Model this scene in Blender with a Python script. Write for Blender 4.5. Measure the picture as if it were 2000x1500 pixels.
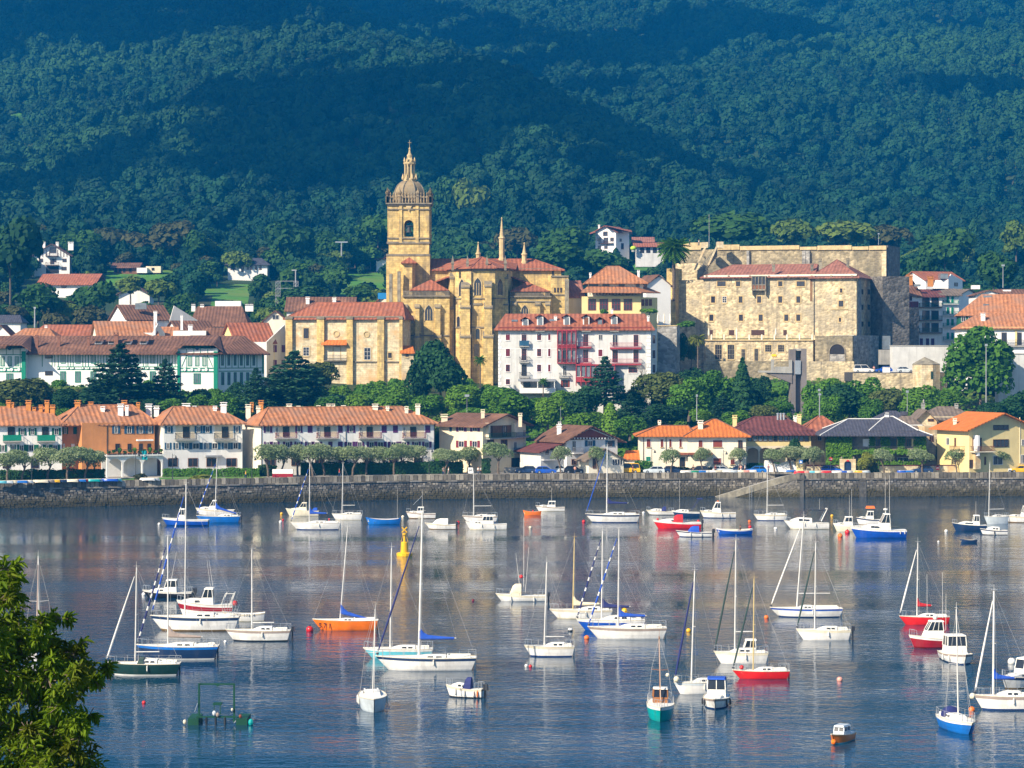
import bpy,bmesh,math,random
import numpy as np
from mathutils import Vector,Matrix
for _o in list(bpy.data.objects):
 bpy.data.objects.remove(_o)
SC = bpy.context.scene
COL = SC.collection
PI = math.pi
# view geometry: eye 29 m above the water; P = photo pixels (2000 x 1500), used with a real distance Y to find places
F,EH,CX,CY = 5000.0,29.0,1000.0,682.0
# ------------------------------------------------------------------ camera, sky, sun, exposure
cam = bpy.data.objects.new('camera',bpy.data.cameras.new('camera'))
COL.objects.link(cam)
cam.location = (0,0,EH)
cam.rotation_euler = (PI / 2,0,0)
cam.data.sensor_width = 36
cam.data.lens = 90
cam.data.shift_y = -(750 - CY) / 2000
cam.data.clip_start = 1
cam.data.clip_end = 20000
SC.camera = cam
SUN_EL,SUN_AZ = math.radians(35),math.radians(227)      # azimuth clockwise from +Y
wd = bpy.data.worlds.new('World')
SC.world = wd
wd.use_nodes = True
_nt = wd.node_tree
_nt.nodes.clear()
_sky = _nt.nodes.new('ShaderNodeTexSky')
_sky.sky_type = 'NISHITA'
_sky.sun_disc = False
_sky.sun_elevation = SUN_EL
_sky.sun_rotation = SUN_AZ
_sky.air_density = 1.0
_sky.dust_density = 0.4
_sky.ozone_density = 3.0
_bg = _nt.nodes.new('ShaderNodeBackground')
_bg.inputs[1].default_value = 0.09
_wo = _nt.nodes.new('ShaderNodeOutputWorld')
_nt.links.new(_sky.outputs[0],_bg.inputs[0])
_nt.links.new(_bg.outputs[0],_wo.inputs[0])
sun = bpy.data.objects.new('sun',bpy.data.lights.new('sun','SUN'))
COL.objects.link(sun)
sun.data.energy = 5.0
sun.data.angle = math.radians(0.55)
sun.data.color = (1.0,0.86,0.66)
_d = Vector((math.sin(SUN_AZ) * math.cos(SUN_EL),math.cos(SUN_AZ) * math.cos(SUN_EL),math.sin(SUN_EL)))
sun.rotation_euler = _d.to_track_quat('Z','Y').to_euler()
SC.view_settings.view_transform = 'Standard'
SC.view_settings.look = 'None'
SC.view_settings.gamma = 1
SC.view_settings.use_curve_mapping = False
SC.view_settings.exposure = 0.97
SC.cycles.use_denoising = True
SC.cycles.max_bounces = 6
SC.cycles.diffuse_bounces = 2
SC.cycles.glossy_bounces = 3
SC.cycles.transmission_bounces = 3
SC.cycles.volume_bounces = 0
SC.cycles.transparent_max_bounces = 6
HAZE_DENSITY,HAZE_COLOR = 0.000145,(0.01,0.36,1.0)
# ------------------------------------------------------------------ helpers
def wx(px,Y): return (px - CX) * Y / F
def wz(py,Y): return EH - (py - CY) * Y / F
def Yat(py,z=0.0): return F * (EH - z) / (py - CY)
def V2(px,Y): return Vector((wx(px,Y),Y))
def PT(px,py,Y): return Vector((wx(px,Y),Y,wz(py,Y)))
class MB:
 """collects shapes for ONE mesh"""
 def __init__(s): s.v = []; s.f = []; s.m = []; s.mi = 0
 def add(s,vs,fs):
  b = len(s.v); s.v += [tuple(p) for p in vs]
  for f in fs: s.f.append([b + i for i in f]); s.m.append(s.mi)
 def box(s,x0,x1,y0,y1,z0,z1,top=1.0,topy=None):
  cx,cy = (x0 + x1) / 2,(y0 + y1) / 2
  ty = top if topy is None else topy
  a = [(x0,y0,z0),(x1,y0,z0),(x1,y1,z0),(x0,y1,z0)]
  b = [(cx + (x - cx) * top,cy + (y - cy) * ty,z1) for x,y,z in a]
  s.add(a + b,[(3,2,1,0),(4,5,6,7),(0,1,5,4),(1,2,6,5),(2,3,7,6),(3,0,4,7)])
 def prism(s,poly,z0,z1,cap=True):
  n = len(poly)
  s.add([(p[0],p[1],z0) for p in poly] + [(p[0],p[1],z1) for p in poly],
              [(i,(i + 1) % n,n + (i + 1) % n,n + i) for i in range(n)] + ([tuple(range(n,2 * n)),tuple(reversed(range(n)))] if cap else []))
 def tube(s,p0,p1,r0,r1=None,n=6,cap=True):
  p0,p1 = Vector(p0),Vector(p1); r1 = r0 if r1 is None else r1
  d = (p1 - p0)
  if d.length < 1e-6: return
  d.normalize()
  u = d.orthogonal().normalized(); w = d.cross(u)
  vs = [p0 + (u * math.cos(2 * PI * i / n) + w * math.sin(2 * PI * i / n)) * r0 for i in range(n)]
  vs += [p1 + (u * math.cos(2 * PI * i / n) + w * math.sin(2 * PI * i / n)) * r1 for i in range(n)]
  s.add(vs,[(i,(i + 1) % n,n + (i + 1) % n,n + i) for i in range(n)] + ([tuple(reversed(range(n))),tuple(range(n,2 * n))] if cap else []))
 def path(s,pts,r,n=6):
  for a,b in zip(pts,pts[1:]): s.tube(a,b,r,r,n)
 def lathe(s,prof,n=12,c=(0,0,0),ph=0.0):
  vs = []
  for r,z in prof:
   for i in range(n):
    a = ph + 2 * PI * i / n
    vs.append((c[0] + r * math.cos(a),c[1] + r * math.sin(a),c[2] + z))
  fs = []
  for k in range(len(prof) - 1):
   for i in range(n):
    j = (i + 1) % n
    fs.append((k * n + i,k * n + j,(k + 1) * n + j,(k + 1) * n + i))
  fs.append(tuple(reversed(range(n)))); fs.append(tuple(range((len(prof) - 1) * n,len(prof) * n)))
  s.add(vs,fs)
 def ball(s,c,r,n=10,k=6,sz=1.0):
  s.lathe([(max(1e-3,r * math.sin(PI * i / k)),-r * sz * math.cos(PI * i / k)) for i in range(k + 1)],n,c)
 def loft(s,rings,close=False,ends=True):
  n = len(rings[0]); vs = [p for r in rings for p in r]; fs = []
  for k in range(len(rings) - 1):
   for i in range(n if close else n - 1):
    j = (i + 1) % n
    fs.append((k * n + i,k * n + j,(k + 1) * n + j,(k + 1) * n + i))
  if ends:
   fs.append(tuple(reversed(range(n)))); fs.append(tuple(range((len(rings) - 1) * n,len(rings) * n)))
  s.add(vs,fs)
 def mesh(s,name,mats,smooth=False):
  me = bpy.data.meshes.new(name)
  me.from_pydata(s.v,[],s.f)
  for m in (mats if isinstance(mats,(list,tuple)) else [mats]): me.materials.append(m)
  if any(s.m): me.polygons.foreach_set('material_index',s.m)
  if smooth: me.polygons.foreach_set('use_smooth',[True] * len(me.polygons))
  bm = bmesh.new(); bm.from_mesh(me); bmesh.ops.recalc_face_normals(bm,faces=bm.faces); bm.to_mesh(me); bm.free()
  me.update()
  return me
def np_mesh(name,v,f,mat):
 me = bpy.data.meshes.new(name)
 k = f.shape[1]
 me.vertices.add(len(v)); me.vertices.foreach_set('co',v.astype(np.float32).ravel())
 me.loops.add(f.size); me.loops.foreach_set('vertex_index',f.astype(np.int32).ravel())
 me.polygons.add(len(f)); me.polygons.foreach_set('loop_start',np.arange(0,f.size,k,dtype=np.int32))
 me.update(calc_edges=True)
 if mat: me.materials.append(mat)
 return me
def ob(name,me,parent=None,loc=(0,0,0),rz=0.0,sc=None):
 o = bpy.data.objects.new(name,me)
 COL.objects.link(o)
 if parent is not None: o.parent = parent
 o.location = loc
 if rz: o.rotation_euler = (0,0,rz)
 if sc: o.scale = sc
 return o
def tag(o,label=None,cat=None,group=None,kind=None):
 if label: o['label'] = label
 if cat: o['category'] = cat
 if group: o['group'] = group
 if kind: o['kind'] = kind
 return o
def thing(name,label,cat,loc=(0,0,0),rz=0.0,group=None):
 o = ob(name,None,None,loc,rz)
 o.empty_display_size = 0.5
 return tag(o,label,cat,group)
def struct(name,me): return tag(ob(name,me),kind='structure')
_ub = {}
def ubox(mat):
 if mat.name not in _ub:
  b = MB(); b.box(-.5,.5,-.5,.5,-.5,.5); _ub[mat.name] = b.mesh('box',mat)
 return _ub[mat.name]
def boxo(name,mat,parent,x0,x1,y0,y1,z0,z1):
 return ob(name,ubox(mat),parent,((x0 + x1) / 2,(y0 + y1) / 2,(z0 + z1) / 2),0,(abs(x1 - x0),abs(y1 - y0),abs(z1 - z0)))
def copy_tree(o,parent=None,depth=0):
 c = o.copy(); COL.objects.link(c)
 if parent is not None: c.parent = parent
 for ch in KIDS(o): copy_tree(ch,c,depth + 1)
 return c
def KIDS(o): return [c for c in o.children]
# ------------------------------------------------------------------ materials
MATS = {}
def mat(name,col,rough=0.85,var=0.2,sc=0.8,col2=None,mix=(0.45,0.65),sc2=0.25,streak=0.0,bump=0.0,bsc=4.0,spec=0.3,kind=None,metal=0.0,island=0.0,weed=False):
 """procedural paint/stone/plaster: fine mottling, larger patches of col2, vertical rain streaks, bump"""
 if name in MATS: return MATS[name]
 m = bpy.data.materials.new(name); m.use_nodes = True
 nt = m.node_tree; N = nt.nodes; L = nt.links
 p = N['Principled BSDF']
 p.inputs['Roughness'].default_value = rough
 p.inputs['Specular IOR Level'].default_value = spec
 p.inputs['Metallic'].default_value = metal
 geo = N.new('ShaderNodeNewGeometry')
 pos = geo.outputs['Position']
 c4 = (*col,1)
 def noise(scale,detail=3,vec=None,rg=0.6):
  n = N.new('ShaderNodeTexNoise'); n.inputs['Scale'].default_value = scale; n.inputs['Detail'].default_value = detail
  n.inputs['Roughness'].default_value = rg
  L.new(vec or pos,n.inputs['Vector']); return n.outputs['Fac']
 def ramp(fac,a,b):
  r = N.new('ShaderNodeMapRange'); r.inputs[1].default_value = a; r.inputs[2].default_value = b; r.clamp = True
  L.new(fac,r.inputs[0]); return r.outputs[0]
 def mixc(fac,a,b,bt='MIX'):
  x = N.new('ShaderNodeMix'); x.data_type = 'RGBA'; x.blend_type = bt
  if isinstance(fac,(int,float)): x.inputs[0].default_value = fac
  else: L.new(fac,x.inputs[0])
  for inp,val in ((x.inputs[6],a),(x.inputs[7],b)):
   if isinstance(val,tuple): inp.default_value = val
   else: L.new(val,inp)
  return x.outputs[2]
 c = c4
 n1 = noise(sc)
 if kind == 'rubble':       # uneven stones with recessed joints
  vo = N.new('ShaderNodeTexVoronoi'); vo.inputs['Scale'].default_value = bsc
  mp = N.new('ShaderNodeMapping'); mp.inputs['Scale'].default_value = (1,1,1.35); L.new(pos,mp.inputs[0]); L.new(mp.outputs[0],vo.inputs['Vector'])
  sep = N.new('ShaderNodeSeparateColor'); L.new(vo.outputs['Color'],sep.inputs[0])
  c = mixc(ramp(sep.outputs[0],0,1),tuple(x * 0.64 for x in col) + (1,),tuple(min(1,x * 1.28) for x in col) + (1,))
 if kind == 'ashlar':
  br = N.new('ShaderNodeTexBrick'); br.inputs['Scale'].default_value = 1.0
  br.inputs['Brick Width'].default_value = bsc * 1.9; br.inputs['Row Height'].default_value = bsc; br.inputs['Mortar Size'].default_value = 0.02
  br.inputs['Color1'].default_value = tuple(x * 0.85 for x in col) + (1,); br.inputs['Color2'].default_value = tuple(min(1,x * 1.12) for x in col) + (1,)
  br.inputs['Mortar'].default_value = tuple(x * 0.55 for x in col) + (1,)
  cx_ = N.new('ShaderNodeSeparateXYZ'); L.new(pos,cx_.inputs[0])
  ad = N.new('ShaderNodeMath'); L.new(cx_.outputs[0],ad.inputs[0]); L.new(cx_.outputs[1],ad.inputs[1])
  cb = N.new('ShaderNodeCombineXYZ'); L.new(ad.outputs[0],cb.inputs[0]); L.new(cx_.outputs[2],cb.inputs[1])
  L.new(cb.outputs[0],br.inputs['Vector']); c = br.outputs['Color']
 if kind == 'tile':         # rows of clay tiles running down the slope (uv in metres)
  uv = N.new('ShaderNodeUVMap')
  wv = N.new('ShaderNodeTexWave'); wv.wave_type = 'BANDS'; wv.bands_direction = 'X'; wv.inputs['Scale'].default_value = bsc
  wv.inputs['Distortion'].default_value = 1.2; wv.inputs['Detail'].default_value = 1; wv.inputs['Detail Scale'].default_value = 0.6
  L.new(uv.outputs[0],wv.inputs['Vector'])
  mp = N.new('ShaderNodeMapping'); mp.inputs['Scale'].default_value = (2.2,0.5,1); L.new(uv.outputs[0],mp.inputs[0])
  ns = noise(1.0,4,mp.outputs[0],0.75)
  c = mixc(ramp(wv.outputs['Fac'],0.0,0.9),tuple(x * 0.84 for x in col) + (1,),tuple(min(1,x * 1.08) for x in col) + (1,))
  c = mixc(ramp(ns,0.3,0.72),c,tuple(x * 0.55 for x in col) + (1,))
  hgt = wv.outputs['Fac']
 lo = tuple(1 - var for _ in range(3)) + (1,); hi = tuple(1 + var * 0.6 for _ in range(3)) + (1,)
 c = mixc(1.0,c,mixc(ramp(n1,0.3,0.7),lo,hi),'MULTIPLY')
 if col2 is not None:
  c = mixc(ramp(noise(sc2,4),mix[0],mix[1]),c,(*col2,1))
 if streak:
  mp = N.new('ShaderNodeMapping'); mp.inputs['Scale'].default_value = (1.1,1.1,0.07); L.new(pos,mp.inputs[0])
  st = noise(1.0,4,mp.outputs[0],0.7)
  s_ = ramp(st,0.5,0.78)
  k = N.new('ShaderNodeMath'); k.operation = 'MULTIPLY'; k.inputs[1].default_value = streak; L.new(s_,k.inputs[0])
  c = mixc(k.outputs[0],c,(0.10,0.09,0.075,1))
 if island:      # every stone its own shade
  oi = N.new('ShaderNodeObjectInfo'); ad = N.new('ShaderNodeMath'); L.new(geo.outputs['Random Per Island'],ad.inputs[0]); L.new(oi.outputs['Random'],ad.inputs[1])
  fr = N.new('ShaderNodeMath'); fr.operation = 'FRACT'; L.new(ad.outputs[0],fr.inputs[0])
  pw = N.new('ShaderNodeMath'); pw.operation = 'POWER'; pw.inputs[1].default_value = 2.2; L.new(fr.outputs[0],pw.inputs[0])
  c = mixc(1.0,c,mixc(pw.outputs[0],(1 - island * .6,) * 3 + (1,),(1 + island * 1.1,) * 3 + (1,)),'MULTIPLY')
 if weed:        # dark seaweed up to the tide line
  sp = N.new('ShaderNodeSeparateXYZ'); L.new(pos,sp.inputs[0]); md = N.new('ShaderNodeMath'); md.operation = 'MULTIPLY_ADD'; md.inputs[1].default_value = -3.3
  L.new(noise(0.35,5,None,0.7),md.inputs[0]); L.new(sp.outputs[2],md.inputs[2])
  c = mixc(ramp(md.outputs[0],-0.75,-0.15),(0.022,0.022,0.014,1),c)
  c = mixc(ramp(md.outputs[0],-0.1,0.9),mixc(0.55,c,(0.10,0.085,0.04,1)),c)
 if isinstance(c,tuple): p.inputs['Base Color'].default_value = c
 else: L.new(c,p.inputs['Base Color'])
 if bump:
  b = N.new('ShaderNodeBump'); b.inputs['Strength'].default_value = min(1,bump); b.inputs['Distance'].default_value = 0.15
  if kind == 'rubble': L.new(vo.outputs['Distance'],b.inputs['Height']); b.invert = True
  elif kind == 'tile': L.new(hgt,b.inputs['Height'])
  else: L.new(noise(bsc,5),b.inputs['Height'])
  L.new(b.outputs[0],p.inputs['Normal'])
 MATS[name] = m
 return m
def leafmat(name,a,b,c=None,big=0.03,rough=0.75,trans=0.25,tree=False):
 """foliage: each leaf its own tint between a and b, larger drifts of c"""
 m = bpy.data.materials.new(name); m.use_nodes = True
 nt = m.node_tree; N = nt.nodes; L = nt.links
 p = N['Principled BSDF']; out = N['Material Output']
 geo = N.new('ShaderNodeNewGeometry'); oi = N.new('ShaderNodeObjectInfo')
 def mixc(fac,x,y):
  q = N.new('ShaderNodeMix'); q.data_type = 'RGBA'
  L.new(fac,q.inputs[0])
  for inp,val in ((q.inputs[6],x),(q.inputs[7],y)):
   if isinstance(val,tuple): inp.default_value = val
   else: L.new(val,inp)
  return q.outputs[2]
 add = N.new('ShaderNodeMath'); add.operation = 'MULTIPLY_ADD'; add.inputs[1].default_value = 0.22 if tree else 0.5
 L.new(geo.outputs['Random Per Island'],add.inputs[0])
 h = N.new('ShaderNodeMath'); h.operation = 'MULTIPLY'; h.inputs[1].default_value = 0.78 if tree else 0.5; L.new(oi.outputs['Random'],h.inputs[0]); L.new(h.outputs[0],add.inputs[2])
 col = mixc(add.outputs[0],(*a,1),(*b,1))
 if c is not None:
  n = N.new('ShaderNodeTexNoise'); n.inputs['Scale'].default_value = big; n.inputs['Detail'].default_value = 3; L.new(geo.outputs['Position'],n.inputs['Vector'])
  r = N.new('ShaderNodeMapRange'); r.inputs[1].default_value = 0.5; r.inputs[2].default_value = 0.68; L.new(n.outputs['Fac'],r.inputs[0])
  col = mixc(r.outputs[0],col,(*c,1))
 L.new(col,p.inputs['Base Color'])
 p.inputs['Roughness'].default_value = rough; p.inputs['Specular IOR Level'].default_value = 0.2
 if trans:
  t = N.new('ShaderNodeBsdfTranslucent'); L.new(col,t.inputs[0])
  mx = N.new('ShaderNodeMixShader'); mx.inputs[0].default_value = trans
  L.new(p.outputs[0],mx.inputs[1]); L.new(t.outputs[0],mx.inputs[2]); L.new(mx.outputs[0],out.inputs['Surface'])
 MATS[name] = m
 return m
M = MATS
mat('plaster_white',(0.78,0.77,0.74),var=0.08,sc=0.6,streak=0.25,bump=0.1)
mat('plaster_grey_white',(0.62,0.62,0.60),var=0.12,sc=0.5,streak=0.35,bump=0.1)
mat('plaster_pure',(0.80,0.79,0.77),var=0.05,sc=0.5,streak=0.12)
mat('plaster_cream',(0.74,0.64,0.46),var=0.08,sc=0.5,streak=0.2,bump=0.1)
mat('plaster_ivory',(0.78,0.72,0.58),var=0.08,sc=0.5,streak=0.2,bump=0.1)
mat('plaster_yellow',(0.75,0.60,0.28),var=0.08,sc=0.4,streak=0.15,bump=0.1)
mat('plaster_orange',(0.60,0.25,0.085),var=0.15,sc=0.5,streak=0.15,bump=0.1)
mat('ashlar_gold',(0.66,0.475,0.18),var=0.4,sc=0.9,col2=(0.33,0.25,0.13),mix=(0.5,0.76),sc2=0.3,streak=0.85,bump=0.3,kind='ashlar',bsc=0.55)
mat('ashlar_pale',(0.66,0.56,0.37),var=0.35,sc=0.9,col2=(0.55,0.36,0.17),mix=(0.48,0.7),sc2=0.35,streak=0.4,bump=0.3,kind='ashlar',bsc=0.5)
mat('ashlar_grey',(0.30,0.27,0.20),var=0.3,sc=1.2,col2=(0.12,0.11,0.09),mix=(0.45,0.7),sc2=0.4,streak=0.7,bump=0.3,bsc=3)
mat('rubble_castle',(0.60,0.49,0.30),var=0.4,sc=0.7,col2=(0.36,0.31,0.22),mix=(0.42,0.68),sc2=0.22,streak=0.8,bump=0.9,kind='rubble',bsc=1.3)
mat('rubble_brown',(0.36,0.30,0.19),var=0.4,sc=0.5,col2=(0.14,0.125,0.085),mix=(0.42,0.66),sc2=0.16,streak=0.7,bump=0.9,kind='rubble',bsc=1.2)
mat('rubble_grey',(0.30,0.29,0.27),var=0.3,sc=0.5,streak=0.4,bump=0.9,kind='rubble',bsc=1.2)
mat('stone_trim',(0.52,0.40,0.21),var=0.25,sc=1.0,streak=0.25)
mat('stone_dark_trim',(0.22,0.19,0.14),var=0.35,sc=1.0,streak=0.5)
mat('quay_core',(0.10,0.095,0.085),var=0.4,sc=1.5,bump=0.5)
mat('quay_stone',(0.19,0.17,0.14),var=0.35,sc=0.9,col2=(0.15,0.145,0.14),mix=(0.45,0.62),sc2=0.35,bump=0.4,bsc=3,island=0.75,weed=True)
mat('quay_cap',(0.23,0.205,0.16),island=0.8,var=0.4,sc=0.9,col2=(0.22,0.20,0.17),mix=(0.45,0.7),sc2=0.7,bump=0.3)
mat('rubble_dark',(0.155,0.145,0.13),var=0.4,sc=0.5,streak=0.6,bump=0.9,kind='rubble',bsc=1.2)  # castle rubble with the right flank's shade put into its colour
mat('concrete',(0.36,0.35,0.32),var=0.2,sc=0.6,streak=0.35,bump=0.1)
mat('concrete_purple',(0.19,0.17,0.165),var=0.2,sc=0.4,streak=0.4)
mat('roof_orange',(0.52,0.215,0.095),var=0.35,sc=0.9,bump=0.6,kind='tile',bsc=0.33,col2=(0.30,0.16,0.10),mix=(0.44,0.7),sc2=0.3)
mat('roof_bright',(0.66,0.19,0.035),var=0.12,sc=0.7,bump=0.4,kind='tile',bsc=0.4)
mat('roof_red',(0.40,0.135,0.07),var=0.3,sc=0.7,bump=0.7,kind='tile',bsc=0.3,col2=(0.27,0.11,0.07),mix=(0.5,0.75),sc2=0.25)
mat('roof_pink',(0.36,0.155,0.11),var=0.3,sc=0.7,bump=0.6,kind='tile',bsc=0.33)
mat('roof_brown',(0.19,0.095,0.06),var=0.3,sc=0.6,bump=0.6,kind='tile',bsc=0.35,col2=(0.27,0.13,0.08),mix=(0.5,0.75),sc2=0.2)
mat('roof_maroon',(0.17,0.055,0.05),var=0.3,sc=0.6,bump=0.6,kind='tile',bsc=0.35)
mat('roof_slate',(0.085,0.085,0.11),var=0.25,sc=0.9,bump=0.3,kind='tile',bsc=0.5,rough=0.6)
mat('roof_greybrown',(0.22,0.17,0.13),var=0.3,sc=0.7,bump=0.5,kind='tile',bsc=0.35)
mat('chimney_orange',(0.55,0.22,0.05),var=0.2,sc=1.5)
mat('chimney_brown',(0.24,0.11,0.07),var=0.2,sc=1.5)
mat('glass',(0.025,0.03,0.045),rough=0.12,var=0.3,sc=0.5,spec=0.6)
mat('glass_pale',(0.16,0.19,0.22),rough=0.15,var=0.35,sc=0.6,spec=0.6)
mat('dark',(0.02,0.018,0.02),var=0.2)
mat('wood_dark',(0.07,0.035,0.025),var=0.3,sc=2)
mat('wood_brown',(0.20,0.09,0.045),var=0.3,sc=2)
mat('wood_white',(0.66,0.65,0.62),var=0.1)
mat('paint_green',(0.006,0.22,0.135),var=0.15,rough=0.6)
mat('paint_darkgreen',(0.01,0.10,0.055),var=0.15,rough=0.6)
mat('paint_blue',(0.018,0.085,0.16),var=0.2,rough=0.6)
mat('paint_purple',(0.10,0.022,0.11),var=0.2,rough=0.6)
mat('paint_maroon',(0.17,0.022,0.035),var=0.2,rough=0.6)
mat('paint_redwood',(0.34,0.035,0.045),var=0.2,rough=0.6)
mat('paint_rust',(0.22,0.05,0.03),var=0.2,rough=0.6)
mat('paint_brightblue',(0.02,0.20,0.50),var=0.1)
mat('iron',(0.035,0.04,0.045),rough=0.6,var=0.2)
mat('steel',(0.45,0.47,0.5),rough=0.35,var=0.1,metal=0.6)
mat('grey_metal',(0.30,0.31,0.33),rough=0.5,var=0.1)
mat('asphalt',(0.06,0.06,0.065),var=0.2)
mat('paving',(0.30,0.28,0.25),var=0.2,sc=0.5)
mat('grass',(0.07,0.21,0.02),var=0.35,sc=0.25,col2=(0.12,0.20,0.03),mix=(0.45,0.65),sc2=0.05)
mat('soil',(0.20,0.11,0.055),var=0.4,sc=0.3,col2=(0.09,0.10,0.03),mix=(0.5,0.65),sc2=0.15,bump=0.6,bsc=0.6)
mat('undergrowth',(0.022,0.052,0.012),var=0.4,sc=0.2,col2=(0.055,0.05,0.02),mix=(0.5,0.7),sc2=0.02)
mat('bark',(0.13,0.10,0.075),var=0.35,sc=3)
mat('bark_pale',(0.36,0.32,0.27),var=0.3,sc=2)
leafmat('leaf_mid',(0.024,0.095,0.008),(0.11,0.25,0.018))
leafmat('leaf_bright',(0.045,0.14,0.008),(0.15,0.28,0.02))
leafmat('leaf_dark',(0.008,0.042,0.014),(0.034,0.105,0.026))
leafmat('leaf_cedar',(0.016,0.062,0.030),(0.055,0.145,0.062))
leafmat('leaf_olive',(0.045,0.075,0.014),(0.12,0.15,0.035))
leafmat('leaf_tamarisk',(0.14,0.22,0.09),(0.38,0.44,0.24),trans=0.4)
leafmat('leaf_gold',(0.13,0.16,0.02),(0.24,0.26,0.04))
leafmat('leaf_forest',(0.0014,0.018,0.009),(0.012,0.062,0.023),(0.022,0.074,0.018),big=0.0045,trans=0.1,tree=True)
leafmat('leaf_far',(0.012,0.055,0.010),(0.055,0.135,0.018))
leafmat('leaf_fargold',(0.06,0.115,0.012),(0.14,0.20,0.03))
leafmat('leaf_brown',(0.04,0.055,0.016),(0.085,0.085,0.026))
leafmat('leaf_front',(0.028,0.085,0.004),(0.19,0.28,0.012),(0.11,0.12,0.01),big=1.3,trans=0.4)
# ------------------------------------------------------------------ land, water, quay
WALL = [(-1500,None),(0,466.0),(400,479.0),(800,494.0),(1100,499.5),(1300,502.5),(1400,504.0),(1555,505.5),(1556,501.5),(2000,506.0),(4000,None)]
WL = [V2(px,Y) for px,Y in WALL if Y]
WL = [WL[0] + (WL[0] - WL[1]).normalized() * 400] + WL + [WL[-1] + (WL[-1] - WL[-2]).normalized() * 500]
QZ = 4.42         # quay level
def wall_y(x):
 for a,b in zip(WL,WL[1:]):
  if a.x <= x <= b.x: return a.y + (b.y - a.y) * (x - a.x) / (b.x - a.x)
 return WL[-1].y if x > 0 else WL[0].y
from mathutils import noise as MN
PROF = [(0,QZ),(58,QZ + .1),(78,7),(100,13),(118,17.5),(150,21),(190,24),(260,27),(350,34),(450,43.5),(550,53.5),(700,75),(900,113),(1200,180),(1500,247),(1900,360),(2200,470),(2600,560),(3200,570)]
def prof(d):
 for (a,za),(b,zb) in zip(PROF,PROF[1:]):
  if d <= b: return za + (zb - za) * (d - a) / (b - a)
 return PROF[-1][1]
def ground(x,y):
 y0 = wall_y(x)
 d = y - y0 if y < 800 else y - (y0 * max(0,(1500 - y) / 700) + 500 * (1 - max(0,(1500 - y) / 700)))
 z = prof(max(0,d))
 if d > 640:
  k = min(1,(d - 640) / 400)
  z += k * (62 * MN.noise((x / 300 + y / 1100,y / 1100,1.3)) + 24 * MN.noise((x / 110 + y / 420,y / 330,7.1)))
 return z
# water
def water_mat():
 m = bpy.data.materials.new('river_water'); m.use_nodes = True
 nt = m.node_tree; N = nt.nodes; L = nt.links
 p = N['Principled BSDF']
 p.inputs['Base Color'].default_value = (0.005,0.036,0.078,1)
 p.inputs['Roughness'].default_value = 0.03; p.inputs['IOR'].default_value = 1.33
 geo = N.new('ShaderNodeNewGeometry')
 def noise(sx,sy,detail,rg=0.55):
  mp = N.new('ShaderNodeMapping'); mp.inputs['Scale'].default_value = (sx,sy,1); L.new(geo.outputs['Position'],mp.inputs[0])
  n = N.new('ShaderNodeTexNoise'); n.inputs['Scale'].default_value = 1; n.inputs['Detail'].default_value = detail; n.inputs['Roughness'].default_value = rg
  L.new(mp.outputs[0],n.inputs['Vector']); return n.outputs['Fac']
 def mth(op,a,b):
  q = N.new('ShaderNodeMath'); q.operation = op
  for i,v in enumerate((a,b)):
   if isinstance(v,(int,float)): q.inputs[i].default_value = v
   else: L.new(v,q.inputs[i])
  return q.outputs[0]
 lanes = N.new('ShaderNodeMapRange'); L.new(noise(0.005,0.05,4),lanes.inputs[0])
 lanes.inputs[1].default_value = 0.36; lanes.inputs[2].default_value = 0.64; lanes.inputs[3].default_value = 0.2; lanes.inputs[4].default_value = 1.0
 hgt = mth('ADD',mth('MULTIPLY',noise(0.35,0.55,2),0.7),mth('MULTIPLY',noise(1.3,1.9,3),0.42))
 b = N.new('ShaderNodeBump'); b.inputs['Distance'].default_value = 0.55
 L.new(mth('MULTIPLY',lanes.outputs[0],0.24),b.inputs['Strength'])
 L.new(hgt,b.inputs['Height']); L.new(b.outputs[0],p.inputs['Normal'])
 return m
b = MB(); b.add([(-900,60,0),(900,60,0),(1200,560,0),(-1200,560,0)],[(0,1,2,3)])
struct('river_water',b.mesh('river_water',water_mat()))
b = MB(); b.add([(-900,60,-3.5),(900,60,-3.5),(1200,560,-3.5),(-1200,560,-3.5)],[(0,1,2,3)])
struct('river_bed',b.mesh('river_bed',M['soil']))
# near bank under the camera
nv,nf = [],[]
NX,NY = 40,24
for j in range(NY + 1):
 y = -60 + 175 * j / NY
 for i in range(NX + 1):
  x = -500 + 1000 * i / NX
  z = 27.2 - (max(0,y + 5) * 0.36 if y < 40 else 16.2 + (y - 40) * 0.21)
  nv.append((x,y,max(-4.5,z + 0.6 * MN.noise((x / 9,y / 9,0)))))
for j in range(NY):
 for i in range(NX): nf.append((j * (NX + 1) + i,j * (NX + 1) + i + 1,(j + 1) * (NX + 1) + i + 1,(j + 1) * (NX + 1) + i))
struct('near_bank_ground',np_mesh('near_bank_ground',np.array(nv),np.array(nf),M['grass']))
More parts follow.
